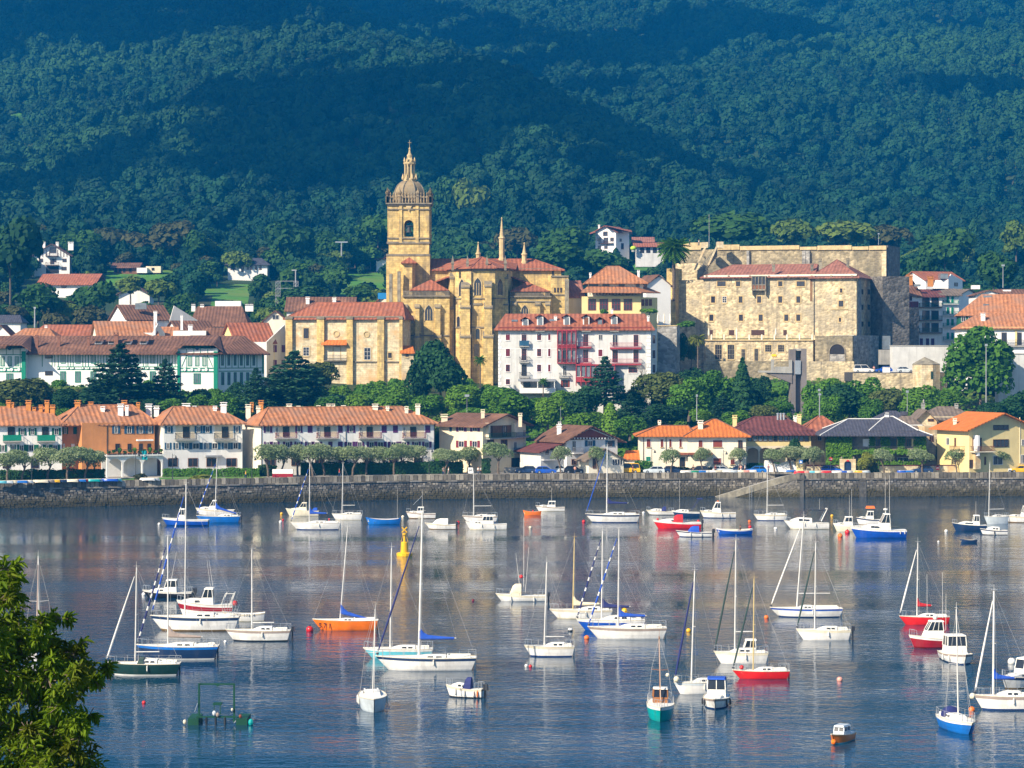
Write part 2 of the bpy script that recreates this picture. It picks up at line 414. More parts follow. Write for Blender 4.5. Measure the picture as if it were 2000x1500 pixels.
# land sheet from the quay to the hills
ds = list(np.linspace(0.45,60,12)) + list(np.linspace(66,270,30)) + list(np.linspace(280,720,56)) + list(np.linspace(740,3100,96))
us = np.linspace(-1.35,1.35,150)
gv = []
for d in ds:
 for u in us:
  x = u * (420 + d * 0.62)
  y = wall_y(x) + d
  gv.append((x,y,ground(x,y)))
nu = len(us)
gf = [(j * nu + i,j * nu + i + 1,(j + 1) * nu + i + 1,(j + 1) * nu + i) for j in range(len(ds) - 1) for i in range(nu - 1)]
land = np_mesh('hill_land',np.array(gv),np.array(gf),None)
for mm in ('paving','undergrowth','grass'): land.materials.append(M[mm])
MEADOWS = [(214,330,534,556),(392,505,564,592),(655,762,540,568),(1228,1295,490,525),(-20,62,232,262)]
mi = []
for f in land.polygons:
 c = f.center
 px,py = CX + c.x / c.y * F,CY - (c.z - EH) / c.y * F
 d = c.y - wall_y(c.x)
 mi.append(0 if d < 60 else (2 if (any(a - 12 < px < b2 + 12 and e - 8 < py < g + 8 for a,b2,e,g in MEADOWS) or 60 < d < 70) else 1))
land.polygons.foreach_set('material_index',mi)
land.polygons.foreach_set('use_smooth',[True] * len(mi))
struct('hill_land',land)
# quay wall: core, stone courses, parapet
def along(step):
 """walk the wall line left to right inside the view"""
 out = []
 a0 = WL[0] + (WL[1] - WL[0]) * 0.93
 pts = [a0] + WL[1:-1] + [WL[-2] + (WL[-1] - WL[-2]) * 0.06]
 for a,c in zip(pts,pts[1:]):
  d = (c - a); n = max(1,round(d.length / step)); u = d.normalized()
  for k in range(n): out.append((a + d * (k / n),u,d.length / n))
 return out
quay = thing('quay_wall','long grey stone quay wall with a parapet, dark and weedy at the waterline','wall',(0,0,0))
b = MB()
for a,c in zip(WL,WL[1:]):
 u = (c - a).normalized(); nrm = Vector((-u.y,u.x));
 for (o0,o1,z0,z1) in ((0.0,1.4,-3.4,3.4),(0.30,1.5,3.4,QZ),(0.30,0.75,QZ,4.6)):
  p = [a + nrm * o0,c + nrm * o0,c + nrm * o1,a + nrm * o1]
  b.prism(p,z0,z1)
ob('wall',b.mesh('quay_core',M['quay_core']),quay)
rs = random.Random(5)
b = MB()
z = -0.35
while z < 3.35:
 h = rs.uniform(0.30,0.44)
 for a,u,l in along(rs.uniform(0.5,0.8)):
  nrm = Vector((-u.y,u.x)); g = 0.035
  l2 = l * rs.uniform(.8,1); pr = rs.uniform(0.03,0.2)
  p = [a + u * g - nrm * pr,a + u * (l2 - g) - nrm * pr]
  q = [a + u * g + nrm * 0.05,a + u * (l2 - g) + nrm * 0.05]
  z0,z1 = z + 0.03,z + h - rs.uniform(0,0.04)
  b.add([(*p[0],z0),(*p[1],z0),(*p[1],z1),(*p[0],z1),(*q[0],z0),(*q[1],z0),(*q[1],z1),(*q[0],z1)],
              [(0,1,2,3),(3,2,6,7),(0,4,5,1),(0,3,7,4),(1,5,6,2)])
 z += h
tag(ob('stonework',b.mesh('stonework',M['quay_stone']),quay),kind='stuff')
b = MB()       # string course
for a,u,l in along(2.3):
 nrm = Vector((-u.y,u.x))
 b.prism([a + u * .02 - nrm * .28,a + u * (l - .02) - nrm * .28,a + u * (l - .02) + nrm * .4,a + u * .02 + nrm * .4],3.38,3.62)
tag(ob('string_course',b.mesh('string_course',M['quay_stone']),quay),kind='stuff')
_st = []
for k in range(6):
 b = MB(); b.box(-.5,.5,-.5,.5,-.5,.5,rs.uniform(.93,1),rs.uniform(.85,.95)); _st.append(b.mesh('stone',M['quay_cap']))
cells = [c for c in along(0.82) if wx(-20,c[0].y) < c[0].x < wx(2020,c[0].y)]
vis = sorted(cells,key=lambda c: c[0].y)[:298]
lo = []
for i,(a,u,l) in enumerate(cells):
 nrm = Vector((-u.y,u.x)); c = a + u * l / 2 + nrm * 0.45
 if (a,u,l) in vis:
  ob('stone',_st[i % 6],quay,(c.x,c.y,4.2 + rs.uniform(-.06,.03)),math.atan2(u.y,u.x),(l * rs.uniform(.84,.95),0.72 + rs.uniform(-.05,.05),1.1))
mat('quay_cap2',(0.33,0.30,0.25),var=0.3,sc=1.2)
b = MB()
for a,u,l in cells:
 if (a,u,l) not in vis:
  nrm = Vector((-u.y,u.x)); o = .09 + rs.uniform(0,.05)
  b.prism([a + u * .03 + nrm * o,a + u * (l - .03) + nrm * o,a + u * (l - .03) + nrm * .8,a + u * .03 + nrm * .8],3.65,4.74 + rs.uniform(-.03,.03))
if b.v: tag(ob('parapet_stonework',b.mesh('parapet_stonework',M['quay_cap2']),quay),kind='stuff')
# slipway ramp down to the water in front of the quay
mat('quay_rubble',(0.21,0.19,0.16),var=0.3,sc=0.5,bump=0.9,kind='rubble',bsc=2.2,weed=True)
rmp = thing('slipway_ramp','sloping grey stone slipway running down the quay wall to the water','ramp',(0,0,0))
yr = 501.42
pts = [(1398,971),(1418,965),(1470,949.5),(1528,932.5),(1562,924.5)]
b = MB()
rings = []
for px,py in pts:
 yb = wall_y(wx(min(px,1553),505)) - .3
 x,zt = wx(px,yr),max(-.2,wz(py,yr)); zt = min(zt,4.75)
 rings.append([(x,yr,-1.5),(x,yr,zt),(x,yb,zt + .02),(x,yb,-1.5)])
b.loft(rings,close=True)
ob('ramp_body',b.mesh('ramp',M['quay_rubble']),rmp)
b = MB(); rings = []
for px,py in pts:
 x,zt = wx(px,yr),min(4.75,max(-.2,wz(py,yr)))
 rings.append([(x,yr - .07,zt - 1.15),(x,yr - .07,zt + .12),(x,yr + .35,zt + .12),(x,yr + .35,zt - 1.15)])
b.loft(rings,close=True)
ob('kerb',b.mesh('kerb',M['ashlar_grey']),rmp)
b = MB(); rings = []
for px,py in pts:
 yb = wall_y(wx(min(px,1553),505)) - .3
 x,zt = wx(px,yr),max(-.2,wz(py,yr)); zt = min(zt,4.75)
 rings.append([(x,yr + .36,zt + .02),(x,yb,zt + .03),(x,yb,zt - .3),(x,yr + .36,zt - .3)])
b.loft(rings,close=True)
ob('ramp_paving',b.mesh('ramp_paving',M['concrete']),rmp)
# little rails of the ladder
ld = thing('quay_ladder','pale metal ladder rails hanging on the slipway wall','ladder',(wx(1466,yr - .4),yr - .4,0))
for dx in (-.18,.18):
 b = MB(); b.tube((dx * 1.3,0,-.3),(dx * 1.3,0,2.2),.035); ob('rail',b.mesh('rail',M['steel']),ld)
for k in range(7): b = MB(); b.tube((-.23,0,-.1 + k * .32),(.23,0,-.1 + k * .32),.02); ob('rung',b.mesh('rung',M['steel']),ld)
a = WL[-2]; q0,q1 = wall_y(wx(1678,503)),wall_y(wx(1692,503))
b = MB(); b.prism([(wx(1678,q0),q0 - .22),(wx(1692,q1),q1 - .22),(wx(1692,q1),q1 + .2),(wx(1678,q0),q0 + .2)],-.5,3.3); ob('drain_panel',b.mesh('drain_panel',M['quay_core']),quay)  # plain dark panel standing on the quay face right of the slip
# ------------------------------------------------------------------ trees
def leaf_quads(cen,nrm,size,rg,asp=1.0):
 """one folded leaf clump (quad) per row"""
 n = len(cen)
 a = rg.normal(size=(n,3)); u = np.cross(nrm,a); u /= np.linalg.norm(u,axis=1)[:,None] + 1e-9
 w = np.cross(nrm,u); s = (size * rg.uniform(.6,1.4,n))[:,None]
 u = u * s; w = w * s * asp
 v = np.stack([cen - u - w * .55,cen + u * .2 - w,cen + u + w * .45,cen - u * .25 + w],1).reshape(-1,3)
 return v,np.arange(4 * n).reshape(n,4)
def crown(seed,R,Hh,n,size,nb=9,br=0.42,matn='leaf_mid',z0=0.0,flat=1.0,asp=0.8,jit=.55):
 """uneven crown: leaf clumps on the shells of many blobs; R radius, Hh height, base at z0"""
 rg = np.random.default_rng(seed)
 bl = []
 for k in range(nb):
  while True:
   q = rg.uniform(-1,1,3)
   if (q ** 2).sum() < 1: break
  q = q / max(.35,np.linalg.norm(q)) * rg.uniform(.35,.72)
  bl.append((q[0] * R,q[1] * R,z0 + Hh * (.5 + .5 * q[2]),br * R * rg.uniform(.5,1.5)))
 bl.append((0,0,z0 + Hh * .5,R * .62))
 bl = np.array(bl)
 idx = rg.choice(len(bl),n,p=bl[:,3] ** 2 / (bl[:,3] ** 2).sum())
 d = rg.normal(size=(n,3)); d /= np.linalg.norm(d,axis=1)[:,None]
 d[:,2] = np.where(d[:,2] < -.35,-d[:,2],d[:,2])
 rr = bl[idx,3] * rg.uniform(.80,1.06,n)
 c = bl[idx,:3] + d * rr[:,None] * np.array([1,1,flat * min(1.3,Hh / (2 * R) * 1.15)])
 nr = d + rg.normal(size=(n,3)) * jit; nr /= np.linalg.norm(nr,axis=1)[:,None]
 v,f = leaf_quads(c,nr,size,rg,asp)
 return np_mesh('crown',v,f,M[matn])
def trunk_mesh(seed,h,r,lean=(0,0),nb=5,spread=1.5,top=None,matn='bark'):
 rs_ = random.Random(seed); b = MB()
 t = Vector((lean[0],lean[1],h)); m = Vector((lean[0] * .35 + rs_.uniform(-.1,.1),lean[1] * .35,h * .5))
 b.tube((0,0,-1.0),m,r,r * .8,7); b.tube(m,t,r * .8,r * .6,7)
 for k in range(nb):
  a = 2 * PI * k / nb + rs_.uniform(-.4,.4); q = t + Vector((math.cos(a) * spread,math.sin(a) * spread,spread * rs_.uniform(.7,1.5)))
  b.tube(m.lerp(t,rs_.uniform(.5,1)),q,r * .45,r * .12,5)
 b.tube(t,t + Vector((0,0,spread * 1.6)),r * .6,r * .15,5)
 return b.mesh('trunk',M[matn])
def cedar_crown(seed,R,Hh,matn='leaf_cedar',z0=1.5):
 """level tiers of foliage plates"""
 rg = np.random.default_rng(seed); C = []; Nn = []
 for k in range(13):
  t = k / 12; z = z0 + (Hh - z0) * t
  rad = R * (1 - t) ** .75 * (.92 if k % 2 else 1.05) + .5
  for j in range(7 if t < .7 else 4):
   a = 2 * PI * (j + rg.uniform(-.3,.3)) / (7 if t < .7 else 4) + k
   ln = rad * rg.uniform(.6,1.1)
   n = int(26 + 60 * ln / R)
   q = rg.uniform(.15,1,n) ** .7 * ln
   wdt = (.16 + .30 * np.sin(q / ln * PI * .85)) * ln * .75
   s = rg.uniform(-1,1,n) * wdt
   C.append(np.stack([np.cos(a) * q - np.sin(a) * s,np.sin(a) * q + np.cos(a) * s,z + .10 * q - .05 * q ** 2 / R - np.abs(s) * .12 + rg.normal(size=n) * .16],1))
   Nn.append(np.stack([rg.normal(size=n) * .45,rg.normal(size=n) * .45,np.ones(n)],1))
 C = np.concatenate(C); Nn = np.concatenate(Nn); Nn /= np.linalg.norm(Nn,axis=1)[:,None]
 v,f = leaf_quads(C,Nn,.38,rg,.55)
 return np_mesh('crown',v,f,M[matn])
def cone_crown(seed,R,Hh,n,size,matn,z0=.3,pw=.8):
 rg = np.random.default_rng(seed)
 t = rg.uniform(0,1,n) ** 1.25; a = rg.uniform(0,2 * PI,n)
 r = R * ((1 - t) ** pw) * (1 + .22 * np.sin(a * 5 + t * 31) + .15 * np.sin(t * 60)) * rg.uniform(.72,1.05,n)
 C = np.stack([r * np.cos(a),r * np.sin(a),z0 + (Hh - z0) * t],1)
 Nn = np.stack([np.cos(a),np.sin(a),np.full(n,.5)],1) + rg.normal(size=(n,3)) * .4
 Nn /= np.linalg.norm(Nn,axis=1)[:,None]
 v,f = leaf_quads(C,Nn,size,rg,.7)
 return np_mesh('crown',v,f,M[matn])
def frond_mesh(L,droop,matn='leaf_olive'):
 """one palm frond along +x: a rib with two rows of leaflets"""
 vs,fs = [],[]
 n = 11
 pts = [Vector((L * t,0,L * (.55 * t - droop * t * t))) for t in [i / n for i in range(n + 1)]]
 for i in range(1,n):
  p = pts[i]; w = L * .24 * math.sin(PI * (.12 + .8 * i / n))
  for sgn in (-1,1):
   k = len(vs)
   vs += [(p.x - .05 * L,p.y,p.z),(p.x + .05 * L,p.y,p.z),(p.x + .10 * L,sgn * w,p.z - w * .5),(p.x + .05 * L,sgn * w * .9,p.z - w * .5)]
   fs.append((k,k + 1,k + 2,k + 3))
 k = len(vs)
 for p in pts: vs += [(p.x,-.03 * L,p.z - .005),(p.x,.03 * L,p.z - .005)]
 for i in range(n): fs.append((k + 2 * i,k + 2 * i + 2,k + 2 * i + 3,k + 2 * i + 1))
 return np_mesh('frond',np.array(vs),np.array(fs),M[matn])
TREES = {}
def kit(kind):
 """shared meshes of a kind: (crowns, trunks, crown radius, full height)"""
 if kind in TREES: return TREES[kind]
 if kind in ('mid','dark','bright','olive','gold','brown'):
  mn = {'mid': 'leaf_mid','dark': 'leaf_dark','bright': 'leaf_bright','olive': 'leaf_olive','gold': 'leaf_gold','brown': 'leaf_brown'}[kind]
  k = ([crown(10 * i + len(kind) + ord(kind[0]),4,8.6,4600,.25,13,.40,mn,.2) for i in range(3)],[trunk_mesh(i,3.2,.28,(.3,.1),6,1.7) for i in range(2)],3.75,9.0)
 elif kind == 'bush':
  k = ([crown(70 + i,2,2.4,950,.25,9,.42,'leaf_mid',-.5) for i in range(3)],[trunk_mesh(9,.8,.12,(0,0),5,.6)],2.2,2.5)
 elif kind == 'brightbush':
  k = ([crown(80 + i,2,2.4,950,.25,9,.42,'leaf_bright',-.5) for i in range(3)],[trunk_mesh(9,.8,.12,(0,0),5,.6)],2.2,2.5)
 elif kind == 'tamarisk':
  k = ([crown(90 + i,2.1,2.9,2300,.16,8,.46,'leaf_tamarisk',1.9,asp=.4,jit=.9) for i in range(4)],[trunk_mesh(30 + i,2.2,.2,(.55 * (i - 1),.1),5,1.0) for i in range(3)],2.35,4.9)
 elif kind == 'cedar':
  k = ([cedar_crown(50 + i,5.5,11) for i in range(3)],[trunk_mesh(40,8.5,.42,(.1,0),0,.8)],5.6,11.0)
 elif kind == 'cone':
  k = ([cone_crown(60 + i,2.2,9,2400,.28,'leaf_dark') for i in range(2)],[trunk_mesh(41,6,.25,(0,0),0,.5)],2.3,9.0)
 elif kind == 'column':
  k = ([cone_crown(65 + i,1.6,6,1700,.24,'leaf_bright',.2,.38) for i in range(2)],[trunk_mesh(42,3,.2,(0,0),0,.5)],1.7,6.0)
 elif kind == 'far':      # broadleaf trees seen a kilometre off
  k = ([crown(100 + i,4.6,8.2,640,.72,9,.42,'leaf_forest',1.6,jit=.3) for i in range(4)],[trunk_mesh(31,4,.3,(.2,0),4,1.5)],5.0,10.2)
 elif kind in ('farmid','fargold','farbrown','fardark'):
  mn = {'farmid': 'leaf_far','fargold': 'leaf_fargold','farbrown': 'leaf_brown','fardark': 'leaf_dark'}[kind]
  k = ([crown(110 + i + len(kind),4.6,8.2,1100,.55,12,.38,mn,1.5,jit=.4) for i in range(3)],[trunk_mesh(31,4,.3,(.2,0),4,1.5)],4.4,10.2)
 TREES[kind] = k
 return k
_tn = {'cedar': 'cedar_tree','cone': 'conifer_tree','column': 'columnar_tree','tamarisk': 'tamarisk_tree','bush': 'bush','brightbush': 'bush'}
TR = random.Random(3)
def tree(px,py_top,py_base,wpx,Y,kind,label,group=None,z=None):
 """a tree standing at distance Y, its crown wpx wide, from py_top down to py_base"""
 cr,tr,R,Hh = kit(kind)
 s = Y / F
 zb = wz(py_base,Y) if z is None else z
 h = wz(py_top,Y) - zb
 bush = kind in ('bush','brightbush')
 nm = _tn.get(kind,'tree')
 t = thing(nm,label,'bush' if bush else 'tree',(wx(px,Y),Y,zb),TR.uniform(0,6.28) if kind != 'tamarisk' else TR.uniform(-.5,.5),group)
 sx = wpx * s / 2 / R; sz = h / Hh
 ob('crown' if not bush else 'foliage',TR.choice(cr),t,(0,0,0),0,(sx,sx * TR.uniform(.9,1.1),sz))
 ob('trunk' if not bush else 'stems',TR.choice(tr),t,(0,0,0),0,(min(1.3,sx),min(1.3,sx),sz))
 return t
# ------------------------------------------------------------------ buildings
def roof_mesh(top,faces,th,m):
 """roof skin with thickness; uv in metres: v runs down the slope"""
 v = [tuple(p) for p in top]; n = len(v)
 v += [(p[0],p[1],p[2] - th) for p in v]
 fs = [tuple(f) for f in faces] + [tuple(n + i for i in reversed(f)) for f in faces]
 ed = {}
 for f in faces:
  for a,b in zip(f,tuple(f[1:]) + (f[0],)): ed[(a,b)] = 1
 for a,b in ed:
  if (b,a) not in ed: fs.append((b,a,n + a,n + b))
 me = bpy.data.meshes.new('roof'); me.from_pydata(v,[],fs); me.materials.append(m)
 uv = me.uv_layers.new(name='UVMap')
 for p in me.polygons:
  nr = p.normal; u = Vector((-nr.y,nr.x,0))
  u = u.normalized() if u.length > 1e-4 else Vector((1,0,0))
  w = nr.cross(u)
  for li in p.loop_indices:
   co = me.vertices[me.loops[li].vertex_index].co
   uv.data[li].uv = (co.dot(u),co.dot(w))
 return me
_win = {}
class Style:
 def __init__(s,frame='wood_white',pane='glass',cols=2,rows=1,fw=.09,sur=None,sw=.16,sill=None,depth=.1): s.__dict__.update(locals())
def win_meshes(st,w,h):
 key = (id(st),round(w,1),round(h,1))
 if key in _win: return _win[key]
 b = MB(); f = st.fw; d = st.depth
 b.box(-w / 2,-w / 2 + f,-d,0,0,h); b.box(w / 2 - f,w / 2,-d,0,0,h)
 b.box(-w / 2 + f,w / 2 - f,-d,0,0,f); b.box(-w / 2 + f,w / 2 - f,-d,0,h - f,h)
 for i in range(1,st.cols):
  x = -w / 2 + w * i / st.cols; b.box(x - f * .4,x + f * .4,-d * .8,0,f,h - f)
 for i in range(1,st.rows):
  z = h * i / st.rows; b.box(-w / 2 + f,w / 2 - f,-d * .7,0,z - f * .35,z + f * .35)
 fr = b.mesh('window',M[st.frame])
 b = MB(); b.box(-w / 2 + f * .5,w / 2 - f * .5,-d * .35,.05,f * .5,h - f * .5)
 pn = b.mesh('pane',M[st.pane])
 su = None
 if st.sur:
  b = MB(); q = st.sw
  b.box(-w / 2 - q,-w / 2 - .01,-d * .6,.02,-q,h + q); b.box(w / 2 + .01,w / 2 + q,-d * .6,.02,-q,h + q)
  b.box(-w / 2 - .005,w / 2 + .005,-d * .6,.02,h + .01,h + q); b.box(-w / 2 - .005,w / 2 + .005,-d * 1.4,.02,-q,-.01)
  su = b.mesh('surround',M[st.sur])
 _win[key] = (fr,pn,su,None)
 return _win[key]
class Bld:
 def __init__(s,name,label,cat,px,py,Y,group=None):
  s.o = Vector((wx(px,Y),Y,wz(py,Y)))
  s.t = thing(name,label,cat,tuple(s.o),0,group)
  s.segs = []
 def L(s,p): return (p[0] - s.o.x,p[1] - s.o.y,p[2] - s.o.z)
 def block(s,fp,z0,z1,m,name='wall',gable=None):
  """fp: world (x, y) corners, front ones left to right first; gable: {seg: (zpeak, fraction)}"""
  base = len(s.segs); n = len(fp)
  b = MB()
  pl = [s.L((p[0],p[1],z0)) for p in fp]; zt = z1 - s.o.z
  b.prism([(p[0],p[1]) for p in pl],z0 - s.o.z,zt)
  for i in range(n): s.segs.append((Vector(fp[i]),Vector(fp[(i + 1) % n])))
  for sg,(zp,fr) in (gable or {}).items():
   a,c = Vector(fp[sg]),Vector(fp[(sg + 1) % n]); u = (c - a).normalized(); nin = Vector((-u.y,u.x)) * .3
   mid = a.lerp(c,fr)
   v = [s.L((*a,z1)),s.L((*c,z1)),s.L((*mid,zp))] + [s.L((*(a + nin),z1)),s.L((*(c + nin),z1)),s.L((*(mid + nin),zp))]
   b.add(v,[(0,1,2),(5,4,3),(0,2,5,3),(1,4,5,2)])
  o = ob(name,b.mesh(name,M[m]),s.t)
  return base
 def hit(s,sg,px,py=None):
  A,Bq = s.segs[sg]; u = (Bq - A).normalized(); nrm = Vector((u.y,-u.x))
  d = Vector(((px - CX) / F,1.0)); t = A.dot(nrm) / d.dot(nrm)
  p = d * t
  return p,u,nrm,(EH - (py - CY) / F * t if py is not None else None),t
 def slab(s,sg,x0,x1,y0,y1,name,m,th=.1,off=0.0,me=None,parent=None):
  """a piece lying on wall sg over that pixel rectangle, standing th proud of it"""
  p0,u,nrm,_,t0 = s.hit(sg,x0); p1,_,_,_,t1 = s.hit(sg,x1)
  t = (t0 + t1) / 2; z0,z1 = EH - (y1 - CY) / F * t,EH - (y0 - CY) / F * t
  c = (p0 + p1) / 2 + nrm * (off + th / 2 - .03)
  return ob(name,me or ubox(M[m]),parent or s.t,s.L((c.x,c.y,(z0 + z1) / 2)),math.atan2(u.y,u.x),((p1 - p0).length,th + .06,z1 - z0))
 def win(s,sg,x0,x1,y0,y1,st,name='window',label=None):
  p0,u,nrm,_,t0 = s.hit(sg,x0); p1,_,_,_,t1 = s.hit(sg,x1)
  t = (t0 + t1) / 2; z0,z1 = EH - (y1 - CY) / F * t,EH - (y0 - CY) / F * t
  w,h = (p1 - p0).length,z1 - z0
  fr,pn,su,_ = win_meshes(st,w,h); c = (p0 + p1) / 2
  o = ob(name,fr,s.t,s.L((c.x,c.y,z0)),math.atan2(u.y,u.x))
  ob('pane',pn,o)
  if su: ob('surround',su,o)
  if st.sill: boxo('sill',M[st.sill],o,-w / 2 - .12,w / 2 + .12,-.22,.03,-.14,-.012)
  return o
 def shutters(s,sg,x0,x1,y0,y1,m,sw=None):
  sw = sw or (x1 - x0) * .5
  s.slab(sg,x0 - sw,x0 - .3,y0,y1,'shutter',m,.05,.03)
  s.slab(sg,x1 + .3,x1 + sw,y0,y1,'shutter',m,.05,.03)
 def balcony(s,sg,x0,x1,yfl,yrail,m_rail='iron',m_slab='concrete',deep=1.0,solid=None,bars=8,slabh=None):
  """floor slab at pixel row yfl with a barred railing up to yrail"""
  p0,u,nrm,z0,t0 = s.hit(sg,x0,yfl); p1,_,_,_,t1 = s.hit(sg,x1,yfl)
  t = (t0 + t1) / 2; z0 = EH - (yfl - CY) / F * t; zr = EH - (yrail - CY) / F * t
  w = (p1 - p0).length; c = (p0 + p1) / 2; h = zr - z0
  sl = slabh or .2
  b = MB(); b.box(-w / 2,w / 2,-deep,.02,-sl,0)
  o = ob('balcony',b.mesh('balcony',M[m_slab]),s.t,s.L((c.x,c.y,z0)),math.atan2(u.y,u.x))
  b = MB(); r = .035; d = deep - .06; hw = w / 2 - .05
  for zz in (h - .05,.08):
   b.box(-hw,hw,-d - r,-d + r,zz - r,zz + r); b.box(-hw - r,-hw + r,-d + r,0,zz - r,zz + r); b.box(hw - r,hw + r,-d + r,0,zz - r,zz + r)
  nb = max(bars,int(w / .22)) if not solid else 2
  for i in range(nb + 1):
   x = -hw + 2 * hw * i / nb; b.box(x - .022,x + .022,-d - .02,-d + .02,.1,h - .07)
  for i in range(1,4):
   for x in (-hw,hw): b.box(x - .02,x + .02,-d * i / 4 - .02,-d * i / 4 + .02,.1,h - .07)
  ob('railing',b.mesh('railing',M[m_rail]),o)
  if solid: boxo('screen',M[solid],o,-hw + .03,hw - .03,-d - .06,-d - .03,.12,h - .08)
  return o
 def roof_pts(s,P,faces,m,th=.22,name='roof'):
  return ob(name,roof_mesh([s.L(p) for p in P],faces,th,M[m]),s.t)
 def hip(s,fp,ze,zr,inset,m,over=.7,axis=0,th=.22,name='roof',caps=None):
  """4-corner roof; axis 0: ridge runs along fp[0]->fp[1]; inset: ridge end distance from the end walls (0 or less = gable)"""
  P = [Vector(p) for p in fp]
  if axis: P = P[1:] + P[:1]
  c = sum(P,Vector((0,0))) / 4
  u = (P[1] - P[0]).normalized(); w = (P[3] - P[0]).normalized()
  E = [P[0] - u * over - w * over,P[1] + u * over - w * over,P[2] + u * over + w * over,P[3] - u * over + w * over]
  half = (P[3] - P[0]).length / 2
  zlow = ze - over * (zr - ze) / max(.5,half)
  ins = (inset,inset) if not isinstance(inset,tuple) else inset
  a = (P[0] + P[3]) / 2 + u * (ins[0] if ins[0] > 0 else -over); b2 = (P[1] + P[2]) / 2 - u * (ins[1] if ins[1] > 0 else -over)
  top = [(*e,zlow) for e in E] + [(*a,zr),(*b2,zr)]
  faces = [(0,1,5,4),(2,3,4,5),(1,2,5),(3,0,4)]
  faces = [f for f,k in zip(faces,(1,1,ins[1] > 0,ins[0] > 0)) if k]
  o = s.roof_pts(top,faces,m,th,name)
  if caps:
   b = MB(); T = [Vector(s.L(p)) for p in top]; r = .13
   if (T[4] - T[5]).length > .3: b.tube(T[4],T[5],r,r,5)
   if ins[0] > 0: b.tube(T[0],T[4],r,r,5); b.tube(T[3],T[4],r,r,5)
   if ins[1] > 0: b.tube(T[1],T[5],r,r,5); b.tube(T[2],T[5],r,r,5)
   ob('ridge_tiles',b.mesh('ridge_tiles',M[caps]),o)
  return o
 def chimney(s,px,py0,py1,wpx,Y,m,cap=None,pots=0,name='chimney'):
  """stack from pixel row py0 (top) to py1"""
  sc = Y / F; w = wpx * sc * .86; x = wx(px,Y); z0,z1 = wz(py1,Y) - .6,wz(py0,Y)
  b = MB(); b.box(-w / 2,w / 2,-w * .4,w * .4,0,z1 - z0)
  o = ob(name,b.mesh(name,M[m]),s.t,s.L((x,Y,z0)))
  b = MB(); h = z1 - z0
  b.box(-w * .64,w * .64,-w * .54,w * .54,h - .30,h - .14)
  for k in (-1,1): b.box(k * w * .42 - .09,k * w * .42 + .09,-w * .3,w * .3,h - .13,h + .22)
  b.box(-w * .62,w * .62,-w * .5,w * .5,h + .23,h + .34)
  ob('cap',b.mesh('cap',M[cap or m]),o)
  return o
 def box(s,name,m,px0,px1,py0,py1,Y0,Y1,parent=None):
  """axis-aligned block whose front face (at Y0) fills that pixel rectangle"""
  x0,x1,z0,z1 = wx(px0,Y0),wx(px1,Y0),wz(py1,Y0),wz(py0,Y0)
  return boxo(name,M[m],parent or s.t,x0 - s.o.x,x1 - s.o.x,Y0 - s.o.y,Y1 - s.o.y,z0 - s.o.z,z1 - s.o.z)
def rect(px0,Y0,px1,Y1,depth):
 """footprint: front edge from (px0, Y0) to (px1, Y1), depth metres deep"""
 a,b = V2(px0,Y0),V2(px1,Y1); u = (b - a).normalized(); n = Vector((-u.y,u.x))
 return [a,b,b + n * depth,a + n * depth]
ST_W = Style('wood_white','glass',2,1,.08)
ST_STONE = Style('wood_dark','glass',2,1,.08,sur='stone_trim',sw=.32,sill=None)
ST_STONEW = Style('wood_white','glass',2,3,.08,sur='stone_trim',sw=.3)
ST_DARK = Style('wood_dark','glass',2,1,.08)
ST_RED = Style('paint_maroon','glass',2,2,.11,sur='plaster_pure',sw=.2)
ST_REDC = Style('paint_maroon','paint_maroon',2,1,.10,sur='plaster_pure',sw=.2)
ST_RUST = Style('paint_rust','paint_rust',2,1,.08,sur='plaster_pure',sw=.12,sill='stone_trim')
ST_GREEN = Style('paint_green','wood_white',3,1,.13)
ST_GREENG = Style('paint_green','glass_pale',3,1,.16)
ST_PURPLE = Style('paint_purple','paint_purple',2,1,.08)
ST_BLIND = Style('wood_white','plaster_pure',1,1,.08)
ST_BROWN = Style('wood_brown','glass',2,1,.09)
STC = Style('ashlar_grey','dark',3,3,.1,sur='stone_trim',sw=.25)
STG = Style('wood_dark','glass_pale',1,1,.1)
STW = Style('paint_green','glass_pale',1,1,.12)
STM = Style('paint_maroon','glass',3,2,.14)
# ------------------------------------------------------------------ houses along the quay
def row(B,sg,items,y0,y1,sh,st=ST_W,swf=.58,closed=None):
 """windows of one storey; items: (x0, x1) or (x0, x1, 'c') closed shutter or 'n' none"""
 for it in items:
  x0,x1 = it[0],it[1]; k = it[2] if len(it) > 2 else 's'
  if k == 'c':
   B.slab(sg,x0,x1,y0,y1,'shutter',closed or sh,.05,.0)
  else:
   B.win(sg,x0,x1,y0 + .6,y1 - .6,st)
   if k == 's': B.shutters(sg,x0,x1,y0,y1,sh,(x1 - x0) * swf)
   if k == 'l': B.slab(sg,x0 - (x1 - x0) * .55,x0 - .3,y0,y1,'shutter',sh,.05,.03)
   if k == 'r': B.slab(sg,x1 + .3,x1 + (x1 - x0) * .55,y0,y1,'shutter',sh,.05,.03)
ZB = 3.5
